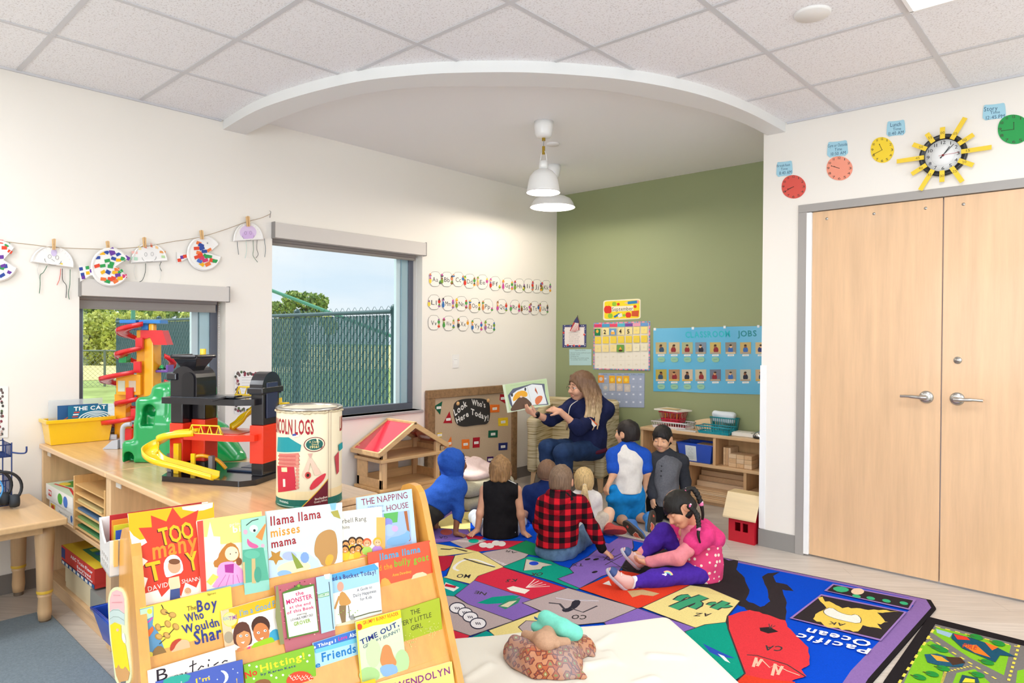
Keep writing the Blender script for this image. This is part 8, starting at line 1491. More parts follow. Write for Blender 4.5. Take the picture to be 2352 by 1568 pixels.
for S, sg in (('L', 1), ('R', -1)): mb = MB(); a = F.J['sh'+S]; b = F.J['neck']; q = [a+V((0, 0, .048))-AW*.01, mid(a, b, .5)+V((0, 0, .056))-AW*.02]; mb.bar(q[0], q[1], .012, .004, M('#e8e6e4', .8)); mb.build('shoulder_stripe', F.e)
F.cloth('trousers', cloth('#c9cfdc', .08), lambda o: [F.leg(o, S, .010) for S in 'LR']+[o.ell(mid(F.J['hipL'], F.J['hipR']), (.12, .11, .08), None, .03)], .003, 40, 4)
for S in 'LR': shoe('shoe', F.e, F.J['an'+S]-UPV*.035-AW*.02, F.J['an'+S]-UPV*.04+AW*.1, UPV, .17, (M('#3a3f4a', .6), M('#d8d6d2', .6)))
# --- boy in the navy tee
F = Fig('boy in a navy tee shirt, half hidden behind the plaid hoodie', 5.02, dict(head=(1258, 1083, .08), neck=(1252, 1116, .06), chest=(1247, 1145, .06), shL=(1216, 1132, .06), shR=(1286, 1132, .08), elL=(1207, 1172, .02), wrL=(1218, 1205, .12), elR=(1296, 1175, .1), wrR=(1290, 1205, .2), hipL=(1224, 1206, .06), hipR=(1262, 1206, .1), knL=(1205, 1190, .35), knR=(1290, 1190, .4), anL=(1235, 1188, .48), anR=(1260, 1188, .5)), dirv(.5, .85, .1), (0, 0, 1), .93, '#e0a788')
F.body(1.0, [('L', dirv(.4, .8, -.3), (0, 0, -1)), ('R', dirv(-.4, .8, -.3), (0, 0, -1), dict(side=-1))])
F.hair('#7a5c46', vol=1.0, nape=.06, noise=.0018, h=.004)
F.cloth('tee_shirt', cloth('#1b2d62', .1, 60, .3, 500), lambda o: (F.torso(o, .014, .045), [F.arm(o, S, .014, .36) for S in 'LR'], o.cap(F.J['chest'], mid(F.J['hipL'], F.J['hipR']), .1, .112, .05)), .0035, 36, 7)
F.cloth('shorts', cloth('#2348b0', .12), lambda o: [F.leg(o, S, .016, .42) for S in 'LR'], .003, 40, 4)
# --- boy in the red and black plaid hoodie
def plaid():
    m = bpy.data.materials.new('m_plaid'); m.use_nodes = True; t = m.node_tree; b = t.nodes['Principled BSDF']; L = t.links.new; b.inputs['Roughness'].default_value = .97; b.inputs['Specular IOR Level'].default_value = .1
    tc = nd(t, 'ShaderNodeTexCoord'); mp = nd(t, 'ShaderNodeMapping'); mp.inputs['Rotation'].default_value = (0, 0, -.62); mp.inputs['Location'].default_value = (.012, 0, .01); L(tc.outputs['Object'], mp.inputs[0])
    sx = nd(t, 'ShaderNodeSeparateXYZ'); L(mp.outputs[0], sx.inputs[0]); S = []
    for o_ in ('X', 'Z'):
        a = nd(t, 'ShaderNodeMath', operation='DIVIDE'); a.inputs[1].default_value = .068; L(sx.outputs[o_], a.inputs[0]); f = nd(t, 'ShaderNodeMath', operation='FRACT'); L(a.outputs[0], f.inputs[0]); g = nd(t, 'ShaderNodeMath', operation='GREATER_THAN'); g.inputs[1].default_value = .5; L(f.outputs[0], g.inputs[0]); S.append(g)
    ad = nd(t, 'ShaderNodeMath', operation='ADD'); L(S[0].outputs[0], ad.inputs[0]); L(S[1].outputs[0], ad.inputs[1]); dv = nd(t, 'ShaderNodeMath', operation='DIVIDE'); dv.inputs[1].default_value = 2; L(ad.outputs[0], dv.inputs[0])
    r = nd(t, 'ShaderNodeValToRGB'); r.color_ramp.interpolation = 'CONSTANT'; e = r.color_ramp.elements; e[0].position = 0; e[0].color = lin('#1a171a'); e[1].position = .4; e[1].color = lin('#6e1420'); k = e.new(.8); k.color = lin('#d31e2c'); L(dv.outputs[0], r.inputs[0]); L(r.outputs[0], b.inputs['Base Color'])
    n = nd(t, 'ShaderNodeTexNoise'); n.inputs['Scale'].default_value = 300; bp = nd(t, 'ShaderNodeBump'); bp.inputs['Strength'].default_value = .5; bp.inputs['Distance'].default_value = .004; L(tc.outputs['Object'], n.inputs[0]); L(n.outputs[0], bp.inputs['Height']); L(bp.outputs[0], b.inputs['Normal']); return m
PL = plaid()
F = Fig('boy in a red and black plaid hoodie and jeans leaning on his right hand', 4.22, dict(head=(1290, 1102, .12), neck=(1291, 1140, .08), chest=(1286, 1175, .08), belly=(1282, 1222, .06), shL=(1251, 1160, .10), shR=(1331, 1158, .06), elL=(1240, 1205, .18), wrL=(1262, 1235, .3), elR=(1361, 1212, .05), wrR=(1384, 1262, .03), hipL=(1258, 1262, .08), hipR=(1300, 1262, .06), knL=(1252, 1235, .42), knR=(1350, 1222, .36), anL=(1310, 1245, .48), anR=(1335, 1252, .22)), dirv(.36, .92, .06), (.0, 0, 1), .98, '#dfa585')
F.body(1.02, [('R', dirv(.72, -.12, -.5), (0, 0, -1), dict(curl=(.05,)*4, spread=.6, side=-1)), ('L', dirv(.3, .9, -.1), (0, 0, -1))])
F.hair('#7d6550', vol=1.0, nape=.065, noise=.0022, h=.004)
F.cloth('plaid_hoodie', PL, lambda o: (F.torso(o, .020, .05), [F.arm(o, S, .016, .96) for S in 'LR'], o.cap(F.J['chest'], mid(F.J['hipL'], F.J['hipR'])+UPV*.03, .115, .125, .05)), .0035, 30, 8, cuts=[cut_torso(F, .10)])
def hd(o): n = F.J['neck']; o.ell(n-AW*.075-UPV*.045-RH*.045, (.062, .05, .07), None, .03); o.cap(n-RH*.075+UPV*.01, n-AW*.07+UPV*.0, .036, .034, .03); o.cap(n-AW*.07, n+RH*.05-AW*.03+UPV*.012, .032, .026, .03); o.ell(n-AW*.085-RH*.02+UPV*.0, .022, None, .02, 's')
F.cloth('hood', PL, hd, .003, 45, 2)
F.cloth('hood_lining', cloth('#1e1a1c', .1), lambda o: o.cap(F.J['neck']+RH*.05-AW*.045-UPV*.02, F.J['neck']+RH*.02-AW*.06+UPV*.015, .034, .026, .02), 0)
c = F.J['wrR']; d = (c-F.J['elR']).normalized(); F.cloth('cuff', cloth('#1c181a', .1), lambda o: o.cap(c-d*.035, c-d*.006, .031, .029, 0), 0)
F.cloth('jeans', cloth('#5d7896', .22, 30, .4, 500), lambda o: (o.ell(mid(F.J['hipL'], F.J['hipR'])-UPV*.01, (.125, .115, .085), None, .03), [F.leg(o, S, .012) for S in 'LR']), .004, 40, 5)
shoe('shoe', F.e, F.J['anR']+RH*.02-UPV*.03, F.J['anR']+RH*.02+AW*-.02-UPV*.055+RH*-.10, dirv(.3, .8, .5), .19, (M('#c9bb9e', .8), M('#d8ceb4', .8)))
shoe('shoe', F.e, F.J['anL']-UPV*.035, F.J['anL']-UPV*.035-RH*.1, UPV, .17, (M('#c9bb9e', .8), M('#d8ceb4', .8)))
# --- girl with the blond ponytail
F = Fig('girl with a blond ponytail in a white top, one bare knee raised', 4.72, dict(head=(1341, 1102, .12), neck=(1341, 1134, .10), chest=(1341, 1162, .10), shL=(1314, 1146, .1), shR=(1366, 1146, .1), elL=(1310, 1185, .14), wrL=(1330, 1205, .28), elR=(1371, 1182, .14), wrR=(1385, 1190, .30), hipL=(1325, 1218, .08), hipR=(1358, 1216, .06), knL=(1315, 1195, .4), knR=(1399, 1177, .10), anL=(1345, 1198, .5), anR=(1392, 1210, .02)), dirv(.05, 1, .1), (0, 0, 1), .88, '#e9bd9e')
F.body(1.02, [('L', dirv(.5, .8, -.1), (0, 0, -1)), ('R', dirv(.6, .7, .1), dirv(-1, 0, 0), dict(side=-1))])
BLD = '#cdae78'
F.hair(BLD, vol=1.05, nape=.08, noise=.002)
b0 = F.H-F.f*.088-F.u*.012; mb = MB(); mb.cyl(b0-F.f*.0, b0-F.f*.014, .015, m=M('#e8e4e0', .6)); mb.build('hair_tie', F.e)
o = Sol(arr(b0)-.28, arr(b0)+.14, .0042); g = np.random.RandomState(5)
for k_ in range(26): a = g.uniform(-1, 1); l = g.uniform(.12, .235); p = [b0-F.f*.012, b0-F.f*.04-UPV*.025+RH*a*.012, b0-F.f*.035-UPV*l*.55+RH*a*.026, b0-F.f*.012-UPV*l+RH*(a*.03+.02)]; o.chain([arr(q) for q in spline(p, 4)], list(np.linspace(.009, .0035, 13)), .006)
o.wrinkle(.0015, 220, 2, 5, (1, 1, .2)); o.build('ponytail', hairmat('#d9bd8a', .3), F.e)
F.cloth('white_top', cloth('#e9e4e0', .06, 60, .3, 500), lambda o: (F.torso(o, .012, .045), [F.arm(o, S, .014, .38) for S in 'LR']), .0035, 38, 7)
F.cloth('beige_shorts', cloth('#cfc2b2', .12), lambda o: (o.ell(mid(F.J['hipL'], F.J['hipR']), (.105, .10, .075), None, .03), [F.leg(o, S, .018, .30) for S in 'LR'], o.cap(F.J['hipR'], mid(F.J['hipR'], F.J['knR'], .55)-UPV*.02, .06, .05, .03)), .004, 45, 4)
shoe('red_shoe', F.e, F.J['anR']-AW*.03-UPV*.02-RH*.02, F.J['anR']+RH*.1-AW*.05-UPV*.015, dirv(.0, .75, .6), .155, (M('#b83a34', .7), M('#c2463c', .8, bump=.6, bs=150)))
# --- boy in the blue and white raglan shirt, kneeling
def traction(A):
    A.ell(.21, 0, .27, .19, '#4a4038'); A.ell(-.22, 0, .24, .17, '#4a4038'); A.poly([(.05, -.1), (.14, -.13), (.22, -.09), (.33, -.12), (.40, -.02), (.36, .08), (.26, .06), (.2, .12), (.08, .1)], '#ecd9c8'); A.poly([(.065, -.085), (.14, -.11), (.22, -.07), (.33, -.10), (.38, -.02), (.35, .06), (.26, .045), (.2, .1), (.09, .08)], '#d4604a'); A.rect(-.3, -.05, -.21, .05, '#d4604a')
    for k_ in range(5): A.line([(-.05+.0*k_, -.12+.05*k_), (-.0, -.1+.05*k_)], .002, '#2e2824')
F = Fig('dark haired boy kneeling in a blue and white raglan tee and blue shorts', 5.05, dict(head=(1441, 994, .08), neck=(1442, 1030, .06), chest=(1444, 1062, .06), belly=(1440, 1100, .05), shL=(1411, 1047, .06), shR=(1476, 1047, .06), elL=(1409, 1088, .0), wrL=(1397, 1114, -.03), elR=(1486, 1085, .03), wrR=(1481, 1120, .07), hipL=(1424, 1135, .04), hipR=(1456, 1135, .06), knL=(1424, 1190, .10), knR=(1462, 1184, .12), anL=(1440, 1203, -.20), anR=(1492, 1197, -.08)), dirv(-.72, .68, .05), (0, 0, 1), .95, '#e3ad88')
F.body(1.02, [('L', dirv(-.35, -.2, -.9), dirv(.7, .5, 0), dict(curl=(.5, .5, .5, .5))), ('R', dirv(-.1, .2, -1), dirv(-.8, .3, 0), dict(curl=(.4,)*4, side=-1))])
F.hair('#211a18', vol=1.04, nape=.07, noise=.0022)
SB = cloth('#2352b8', .1, 60, .3, 500)
F.cloth('white_shirt', cloth('#e6e1da', .05, 60, .3, 500), lambda o: (F.torso(o, .014, .045, False), o.cap(F.J['chest'], mid(F.J['hipL'], F.J['hipR'])+UPV*.03, .098, .115, .05)), .0035, 34, 9, cuts=[cut_torso(F, .06)])
F.cloth('raglan_sleeves', SB, lambda o: [F.arm(o, S, .023, .36) for S in 'LR']+[o.cap(F.J['sh'+S], F.J['neck']+UPV*.005, .0615, .060, .03) for S in 'LR'], .001, 40, 3)
F.cloth('shorts', cloth('#1b86d0', .1, 40, .25, 400), lambda o: (o.ell(mid(F.J['hipL'], F.J['hipR']), (.115, .11, .075), None, .03), [F.leg(o, S, .026, .46) for S in 'LR'], o.cap(F.J['hipL']-RH*.015, F.J['wrL']-UPV*.10+RH*.02, .05, .035, .04), o.cap(F.J['wrL']-UPV*.03+RH*.03, F.J['knL']-RH*.02+UPV*.05, .03, .06, .04)), .004, 36, 4)
SM = (M('#3f6fb0', .6), M('#4a4540', .8)); 
shoe('shoe', F.e, at(1432, 1197, 4.80), at(1472, 1236, 4.72), dirv(.35, .8, .45), .195, SM, traction); shoe('shoe', F.e, at(1500, 1172, 4.98), at(1494, 1226, 4.86), dirv(-.3, .85, .3), .19, (M('#3f86c8', .6, var=.4, vs=40), M('#4a4540', .8)), traction)
# --- boy in the grey henley
F = Fig('boy in a two tone grey henley shirt looking down by the block shelf', 5.20, dict(head=(1521, 1006, .02), neck=(1527, 1044, .05), chest=(1527, 1078, .05), belly=(1522, 1115, .03), shL=(1564, 1060, .10), shR=(1494, 1062, .02), elL=(1574, 1105, .10), wrL=(1574, 1142, .02), elR=(1490, 1108, .0), wrR=(1500, 1140, -.08), hipL=(1540, 1152, .07), hipR=(1506, 1154, .04), knL=(1548, 1200, -.04), knR=(1505, 1202, -.06), anL=(1552, 1190, .28), anR=(1515, 1190, .28)), dirv(-.42, -.86, -.22), (0, 0, 1), .98, '#e0ab86', lid=.0025)
F.body(1.0, [('R', dirv(-.1, -.4, -.8), dirv(.6, .3, 0)), ('L', dirv(-.2, -.5, -.7), dirv(-.7, .2, 0), dict(side=-1))])
F.hair('#1d1817', vol=1.02, nape=.06, fr=.047, noise=.0018)
GK = cloth('#3b3d44', .12, 60, .3, 500)
F.cloth('henley_shirt', cloth('#6b6c72', .16, 90, .3, 500), lambda o: (F.torso(o, .014, .045, False), o.cap(F.J['chest'], mid(F.J['hipL'], F.J['hipR']), .098, .112, .05)), .0035, 32, 4, cuts=[cut_torso(F, -.03)])
F.cloth('raglan_sleeves', GK, lambda o: [F.arm(o, S, .018, .97) for S in 'LR']+[o.cap(F.J['sh'+S], F.J['neck']+UPV*.004, .057, .056, .03) for S in 'LR'], .0014, 40, 3)
for k_ in range(3): mb = MB(); p = F.J['chest']+(F.f*1.).normalized()*.095+UPV*(.04-.035*k_)-UPV*.0; p = V((p.x, p.y, F.J['chest'].z+.045-.036*k_)); mb.lathe([(0, .003), (.005, .003), (.006, 0)], p+V((F.f.x, F.f.y, 0))*(.012+.009*k_), M('#25262a', .4), 12, axis=(F.f.x, F.f.y, 0)); mb.build('button', F.e)
F.cloth('trousers', cloth('#17171a', .1), lambda o: (o.ell(mid(F.J['hipL'], F.J['hipR'])-UPV*.02, (.1, .095, .075), None, .03), [F.leg(o, S, .014) for S in 'LR']), .003, 40, 4)
# --- girl in pink with braids
F = Fig('girl with black braids in a pink top and purple leggings', 3.86, dict(head=(1561, 1168, .04), neck=(1593, 1207, .08), chest=(1612, 1245, .08), belly=(1618, 1290, .06), shL=(1556, 1222, .20), shR=(1618, 1228, -.02), elL=(1508, 1250, .22), wrL=(1472, 1270, .17), elR=(1560, 1279, -.06), wrR=(1487, 1291, .02), hipL=(1598, 1308, .16), hipR=(1602, 1318, .0), knL=(1524, 1222, .16), knR=(1528, 1324, -.06), anL=(1467, 1287, .18), anR=(1452, 1338, -.11)), dirv(-.72, -.36, -.55), dirv(-.45, .25, .85), .98, '#d89c7a', lid=.001)
F.body(1.0, [('R', dirv(-.9, .25, .05), dirv(.1, .6, .7), dict(curl=(.35, .4, .45, .5), side=-1)), ('L', dirv(-.8, -.1, -.3), dirv(.2, -.8, .3), dict(curl=(.35, .4, .45, .5)))])
BH = '#17130f'
def part_(o): o.cap(F.H+F.u*.120*F.k+F.f*.05, F.H+F.u*.115*F.k-F.f*.07, .008, None, .006, 's')
F.hair(BH, vol=1.06, nape=.07, fr=.040, noise=.0016, extra=part_)
mb = MB(); mb.tube([F.H+F.u*.016*F.hk-F.f*.01*F.hk+F.u*.0925*F.hk*cos(a)+F.f*.0965*F.hk*sin(a) for a in [rad(62-13*i) for i in range(10)]], .0022, M('#c99a7c', .7), 6); mb.build('hair_parting', F.e)
def braid(p, w, label):
    o = Sol(arr(p[0])-.25, arr(p[0])+.25, .0035); q = spline(p, 7); n = len(q)
    for i in range(int(n*.62)): t = i/n; o.ell(q[i]+RH*(.0055 if i % 2 else -.0055), w*(1-.3*t)*1.1, None, .002)
    o.chain([arr(x) for x in q[int(n*.6):]], list(np.linspace(w*.85, w*.35, n-int(n*.6))), .004); o.wrinkle(.0012, 200, 3, 5, (1, 1, .2)); o.build('braid', hairmat(BH), F.e)
    i = int(n*.62)
    for c_, m_ in ((q[i], '#e878a8'), (q[0], '#e05a90')): mb = MB(); mb.ball(c_, w*1.15, M(m_, .4), 10); mb.ball(c_+UPV*.012+RH*.006, w*.55, M('#f0d8e0', .4), 8); mb.build('hair_bobble', F.e)
P8 = lambda x, y, d: at(x, y, 3.86+d)
braid([P8(1573, 1127, .08), P8(1592, 1122, .08), P8(1606, 1145, .06), P8(1614, 1175, .05), P8(1612, 1200, .05)], .013, ''); braid([P8(1584, 1163, -.05), P8(1600, 1180, -.07), P8(1605, 1205, -.085), P8(1604, 1228, -.10), P8(1608, 1246, -.10)], .011, '')
PK = cloth('#df3f7f', .1, 60, .3, 500)
F.cloth('inner_shirt', cloth('#e58a92', .08, 60, .3, 500), lambda o: ([F.arm(o, S, .013, .97) for S in 'LR'], o.ell(F.J['chest']-RH*.05-UPV*.01, (.07, .08, .10), None, .04), o.cap(F.J['neck']-RH*.02, F.J['chest']-RH*.05, .055, .06, .03)), .003, 45, 6)
def dotmat():
    m = bpy.data.materials.new('m_dotted_pink'); m.use_nodes = True; t = m.node_tree; b = t.nodes['Principled BSDF']; L = t.links.new; b.inputs['Roughness'].default_value = .95
    tc = nd(t, 'ShaderNodeTexCoord'); v = nd(t, 'ShaderNodeTexVoronoi'); v.inputs['Scale'].default_value = 30; v.inputs['Randomness'].default_value = .5; r = nd(t, 'ShaderNodeValToRGB'); r.color_ramp.interpolation = 'CONSTANT'; e = r.color_ramp.elements; e[0].position = 0; e[0].color = lin('#f3dccb'); e[1].position = .26; e[1].color = lin('#dc3f74')
    L(tc.outputs['Object'], v.inputs['Vector']); L(v.outputs['Distance'], r.inputs[0]); L(r.outputs[0], b.inputs['Base Color']); return m
F.cloth('dotted_tunic', dotmat(), lambda o: (F.torso(o, .016, .05), o.cap(F.J['chest'], mid(F.J['hipL'], F.J['hipR'])+RH*.02, .11, .115, .05)), .0035, 34, 5, cuts=[(F.J['chest']+UPV*.02, UPV)])
F.cloth('pink_hood', PK, lambda o: (o.ell(F.J['chest']+UPV*.03+RH*.01, (.125, .12, .075), None, .04), [F.arm(o, S, .026, .2) for S in 'LR'], o.ell(F.J['neck']+RH*.055+AW*.0-UPV*.025, (.06, .075, .055), None, .04), o.cap(F.J['neck']-UPV*.02, F.J['chest']+UPV*.04, .062, .08, .03), o.ell(F.J['neck']-RH*.045+UPV*.02, (.05, .06, .05), None, .02, 's')), .004, 40, 9)
F.cloth('leggings', cloth('#4a2a9a', .12, 60, .25, 400), lambda o: (o.ell(mid(F.J['hipL'], F.J['hipR'])-UPV*.0, (.11, .105, .08), None, .03), [F.leg(o, S, .007) for S in 'LR']), .0025, 50, 4)
n_ = (-AW*.85+UPV*.5).normalized(); kp = mid(F.J['knR'], F.J['hipR'], .0)+n_*.063; mb = MB(); A = Art(mb, lambda x, y: kp+RH*x+(UPV*.8+AW*.4)*y-n_*(abs(x)*.10+y*y*6), n_, .0002)
for k_, c_ in enumerate(('#e89a8a', '#efd98a', '#8fd0b0', '#6fa8d8')): A.line([((.030-.0045*k_)*cos(t), (.030-.0045*k_)*sin(t)-.008) for t in [rad(10+120*j/10) for j in range(11)]], .0045, c_)
A.ell(-.022, -.004, .012, .008, '#e8dff0'); A.ell(-.012, .0, .008, .008, '#e8dff0'); mb.build('rainbow_patch', F.e)
SO = lambda A: A.poly([(-.3, -.1), (.3, -.12), (.42, 0), (.3, .12), (-.3, .1)], '#b9b4c0', 2)
SK = (M('#e2b6ae', .7), M('#bdb8c2', .7))
for hl, to, upv in ((at(1444, 1356, 3.735), at(1394, 1308, 3.72), dirv(.75, -.3, .55)), (at(1470, 1306, 4.02), at(1430, 1264, 3.99), dirv(.75, -.3, .55))):
    q = shoe('sneaker', F.e, hl, to, upv, .172, SK); d = (to-hl).normalized(); s = Sol(arr(to)-.07, arr(to)+.07, .0035); c = hl+d*.172*.87; x = d.cross(V(upv)).normalized(); u2 = x.cross(d); s.ell(hl+d*.172*.70+u2*.018, (.05, .035, .026), [list(d), list(x), list(u2)], 0); s.half(hl+d*.172*.76, -d, .003); s.build('toe_cap', M('#3a4f86', .6), q)
    mb = MB(); [mb.tube([hl+d*.172*t+u2*.042+x*a*.017 for a in (-1, 0, 1)], .002, M('#f0ecec', .8), 6) for t in (.45, .52, .59)]; mb.build('laces', q)
for S, c_ in (('R', '#e4e4ec'), ('L', '#e4e4ec')): a = F.J['an'+S]; d = (F.J['kn'+S]-a).normalized(); F.cloth('sock', cloth(c_, .1), lambda o: o.cap(a-d*.015, a+d*.02, .034, .034, 0), 0)
# --- the woman reading in the armchair
F = Fig('woman with long hair and glasses in a navy hoodie reading aloud in the armchair', 6.02, dict(head=(1335, 886, -.02), neck=(1350, 920, .02), chest=(1352, 962, .04), belly=(1352, 1005, .02), shL=(1392, 940, .04), shR=(1314, 936, -.02), elL=(1330, 984, -.22), wrL=(1287, 945, -.26), elR=(1266, 966, -.14), wrR=(1230, 951, -.26), hipL=(1366, 1030, -.02), hipR=(1330, 1030, .04), knL=(1292, 1040, -.38), knR=(1256, 1028, -.26), anL=(1304, 1102, -.32), anR=(1262, 1096, -.22)), dirv(-.86, -.36, -.16), (0, 0, 1), 1.36, '#dba68a', .0052)
F.J['elR'] = F.J['elR']
F.body(.93, [('R', dirv(-.85, -.1, .45), dirv(.25, .6, .6), dict(curl=(.3, .3, .35, .4), spread=.12)), ('L', dirv(-.85, .1, .25), dirv(-.1, .5, -.6), dict(curl=(.1, .25, .35, .45), spread=.2, side=-1))])
k = F.hk; o = Sol(arr(F.H)-(.34, .34, .55), arr(F.H)+(.34, .34, .2), .0055); H, f, u, r, R = F.H, F.f, F.u, F.r, F.R
o.ell(H+u*.018*k-f*.012*k, (.083*k, .098*k, .092*k), R, 0); o.ell(H-f*.05*k-u*.05*k, (.085*k, .065*k, .09*k), R, .04); o.ell(H+f*.105*k-u*.03*k, (.075*k, .075*k, .082*k), R, .012, 's')
g = np.random.RandomState(8)
for sd in (-1, 1):
    for i in range(20):
        a = i/19; st = H+u*(.075-.05*a)*k+r*sd*(.035+.05*a)*k+f*(.045-.10*a)*k; l = g.uniform(.34, .44); e1 = H-u*.06*k+r*sd*(.088+.012*g.rand())*k+f*(.03-.11*a)*k
        e2 = H-u*(.06+l*.30)+r*sd*(.105+.02*g.rand())*k*1.02+f*(.045-.11*a)*k; e3 = H-UPV*l*.92+r*sd*(.10+.035*g.rand())*k+f*(.06-.12*a)*k; o.chain([arr(q) for q in spline([st, e1, e2, e3], 4)], list(np.linspace(.017, .006, 13)), .012)
for i in range(14): a = g.uniform(-1, 1); l = g.uniform(.3, .38); o.chain([arr(q) for q in spline([H-f*.07*k+r*a*.06*k+u*.02, H-f*.105*k+r*a*.07*k-u*.10, H-f*.10*k+r*a*.085*k-UPV*l], 4)], list(np.linspace(.02, .007, 9)), .014)
o.wrinkle(.0022, 150, 3, 6, (1, 1, .2)); zt_, zb_ = H.z-.02, H.z-.36
mh = bpy.data.materials.new('m_ombre_hair'); mh.use_nodes = True; t = mh.node_tree; b = t.nodes['Principled BSDF']; L = t.links.new; b.inputs['Roughness'].default_value = .55
tc = nd(t, 'ShaderNodeTexCoord'); mp = nd(t, 'ShaderNodeMapping'); mp.inputs['Scale'].default_value = (40, 40, 4); n = nd(t, 'ShaderNodeTexNoise'); n.inputs['Scale'].default_value = 2.5; L(tc.outputs['Object'], mp.inputs[0]); L(mp.outputs[0], n.inputs[0]); sx = nd(t, 'ShaderNodeSeparateXYZ'); L(tc.outputs['Object'], sx.inputs[0])
mr = nd(t, 'ShaderNodeMapRange'); mr.inputs['From Min'].default_value = H.z+.06; mr.inputs['From Max'].default_value = H.z-.28; L(sx.outputs['Z'], mr.inputs['Value']); ad = nd(t, 'ShaderNodeMath', operation='MULTIPLY_ADD'); ad.inputs[1].default_value = .9; L(n.outputs[0], ad.inputs[0]); L(mr.outputs[0], ad.inputs[2])
rp = nd(t, 'ShaderNodeValToRGB'); e = rp.color_ramp.elements; e[0].position = .35; e[0].color = lin('#6b4d38'); e[1].position = 1.0; e[1].color = lin('#d9bd92'); q = e.new(.7); q.color = lin('#8f6f50'); sc_ = nd(t, 'ShaderNodeMath', operation='MULTIPLY'); sc_.inputs[1].default_value = .75; L(ad.outputs[0], sc_.inputs[0]); L(sc_.outputs[0], rp.inputs[0]); L(rp.outputs[0], b.inputs['Base Color']); o.build('long_hair', mh, F.e)
mb = MB(); GM = M('#5a4a44', .3, metal=.6)
for a in (-1, 1): c = H+r*a*.032*k+f*.089*k+u*.0*k; mb.tube([c+r*.021*k*cos(t_)+u*.015*k*sin(t_) for t_ in [2*pi*i/20 for i in range(20)]], .0011, GM, 6, closed=True); mb.tube([c+r*a*.021*k, H+r*a*.078*k+f*.07*k+u*.003*k, H+r*a*.082*k-f*.005*k+u*.006*k], .0011, GM, 6)
mb.tube([H-r*.011*k+f*.089*k, H+f*.097*k+u*.004*k, H+r*.011*k+f*.089*k], .0011, GM, 6); mb.build('glasses', F.e)
NV = cloth('#20264a', .12, 50, .3, 420)
F.cloth('hoodie', NV, lambda o: (F.torso(o, .014, .06, True, 1.05, 1.12), [F.arm(o, S, .018, .62) for S in 'LR'], o.cap(F.J['chest'], mid(F.J['hipL'], F.J['hipR'])+UPV*.05, .155, .17, .06), o.cap(F.J['shL'], F.J['neck']+UPV*.01-f*.04, .06, .07, .05), o.cap(F.J['shR'], F.J['neck']+UPV*.01-f*.04, .06, .07, .05)), .0055, 26, 4, .0065, cuts=[cut_torso(F, .03)])
x_, y_, u_ = F.ax(); fr = (-AW*.75-RH*.55+UPV*.1).normalized()
F.cloth('inner_shirt', cloth('#5a2238', .1), lambda o: (o.ell(F.J['chest']+fr*.055+UPV*.03, (.075, .075, .12), None, .02), o.ell(mid(F.J['hipL'], F.J['hipR'])+UPV*.0, (.19, .17, .055), None, .02)), .003, 40, 3, .006)
mb = MB()
for a, l in ((-.035, .2), (.045, .13)): p = F.J['neck']+fr*.10+RH*a; mb.tube(spline([p, p+fr*.06-UPV*.05+RH*a, p+fr*.085-UPV*l*.7+RH*a*1.2, p+fr*.09-UPV*l+RH*a], 4), .0035, M('#e4ded2', .8), 6)
mb.build('drawstrings', F.e)
c = mid(F.J['shL'], F.J['elL'], .62); n_ = (-AW*.9+RH*.35).normalized(); mb = MB(); A = Art(mb, lambda x, y: c+n_*(.069-abs(x)*.15)+RH*x+UPV*y, n_, .0003); A.poly([(-.045, .03), (-.03, .035), (.03, -.03), (.005, -.045)], '#ece4dc'); A.poly([(-.03, .035), (-.02, .03), (.04, -.02), (.03, -.03)], '#e0632c'); mb.build('sleeve_stripe', F.e)
F.cloth('jeans', cloth('#263a5e', .18, 30, .35, 450), lambda o: (o.ell(mid(F.J['hipL'], F.J['hipR']), (.165, .15, .105), None, .04), [F.leg(o, S, .012) for S in 'LR']), .004, 30, 5, .0065)
for S in 'LR': shoe('shoe', F.e, V((F.J['an'+S].x, F.J['an'+S].y, .03))-AW*-.04, V((F.J['an'+S].x, F.J['an'+S].y, .03))-AW*.14-RH*.06, UPV, .24, (M('#2a2a2e', .6), M('#d8d6d2', .6)))
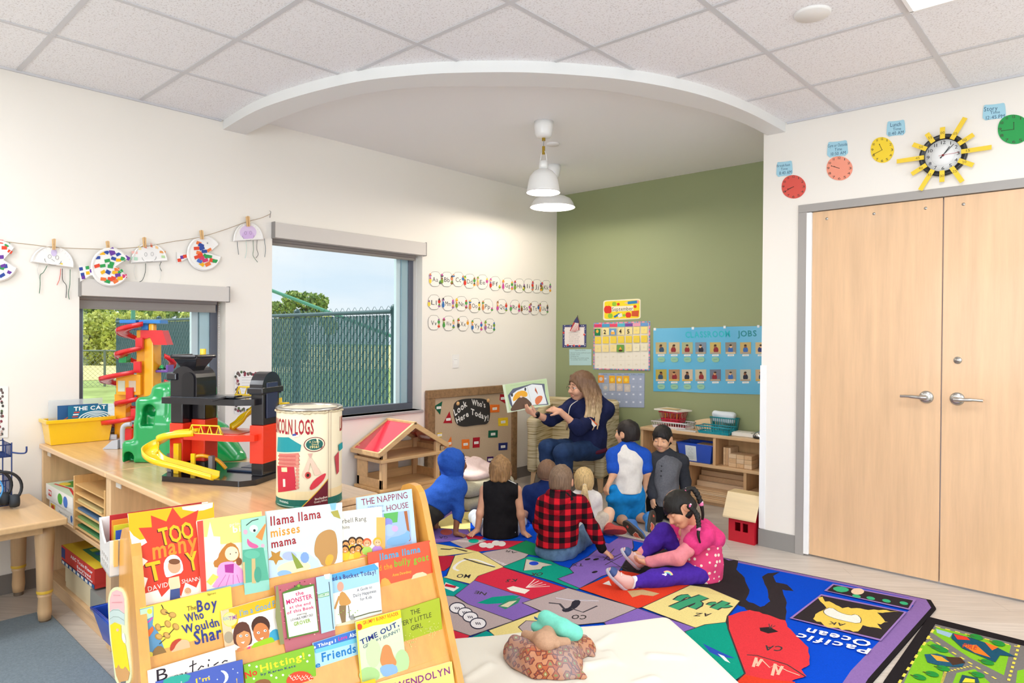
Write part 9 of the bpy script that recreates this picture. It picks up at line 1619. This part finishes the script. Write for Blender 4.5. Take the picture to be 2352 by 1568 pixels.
wd2 = (F.J['wrR']-F.J['elR']).normalized(); wb = F.J['wrR']-wd2*.012; mb = MB(); mb.cyl(wb-wd2*.012, wb+wd2*.012, .031, m=M('#1a1a1e', .4), n=20); mb.ball(wb+(-AW*.9+UPV*.3).normalized()*.03, (.014, .014, .018), M('#15161c', .15), 10); mb.build('wrist_watch', F.e)
# the open picture book she holds
TF = (1130, 820, 5.227); bd = F.J['wrR']+dirv(-.6, -.2, .3)*.05; Bn = dirv(.12, -.95, .18); bp_ = F.J['wrR']-Bn*-.005+dirv(-.5, .35, .2)*.04
PB = lambda x, y: pln(TF[0]+x/TF[2], TF[1]+y/TF[2], bp_, Bn)
qd = [PB(*q) for q in ((125, 330), (655, 255), (700, 575), (185, 668))]; e = thing('open_picture_book', 'open pale green picture book with animal pictures held up by the seated woman', 'book', sum(qd, V((0, 0, 0)))/4)
mb = MB(); mb.prism(qd, -Bn*.006, M('#cfdcc0', .5)); A = Art(mb, PB, Bn, .0001)
A.poly([(155, 330), (655, 258), (690, 560), (210, 650)], '#b9cfa2'); A.poly([(190, 460), (250, 380), (490, 315), (630, 320), (640, 440), (680, 570), (480, 580), (260, 640), (215, 560)], '#5a5f74'); A.poly([(220, 460), (300, 400), (480, 325), (600, 335), (660, 560), (480, 575), (250, 590)], '#e4e9ec'); A.poly([(245, 500), (290, 420), (380, 395), (430, 430), (420, 480), (340, 470), (260, 540)], '#e8a92e', 1); A.poly([(260, 560), (330, 470), (400, 480), (470, 540), (480, 590), (300, 640), (210, 650)], '#5f4636', 1); A.poly([(515, 500), (560, 460), (610, 465), (600, 520), (550, 575), (520, 560)], '#d9784a', 1); A.poly([(520, 360), (545, 420), (550, 450), (515, 400)], '#b0522e'); A.ell(350, 475, 16, 12, '#e8c8b8'); A.ell(240, 455, 12, 20, '#2e2a2c'); A.ell(400, 385, 10, 22, '#2e2a2c'); A.line([(220, 345), (600, 290)], .001, '#7a8a6a'); A.line([(410, 310), (480, 580)], .0015, '#8a9a80')
mb.build('open_pages', e); mb = MB(); mb.prism([p-Bn*.0065 for p in qd], -Bn*.003, M('#7f9a8a', .4)); mb.build('cover', e)
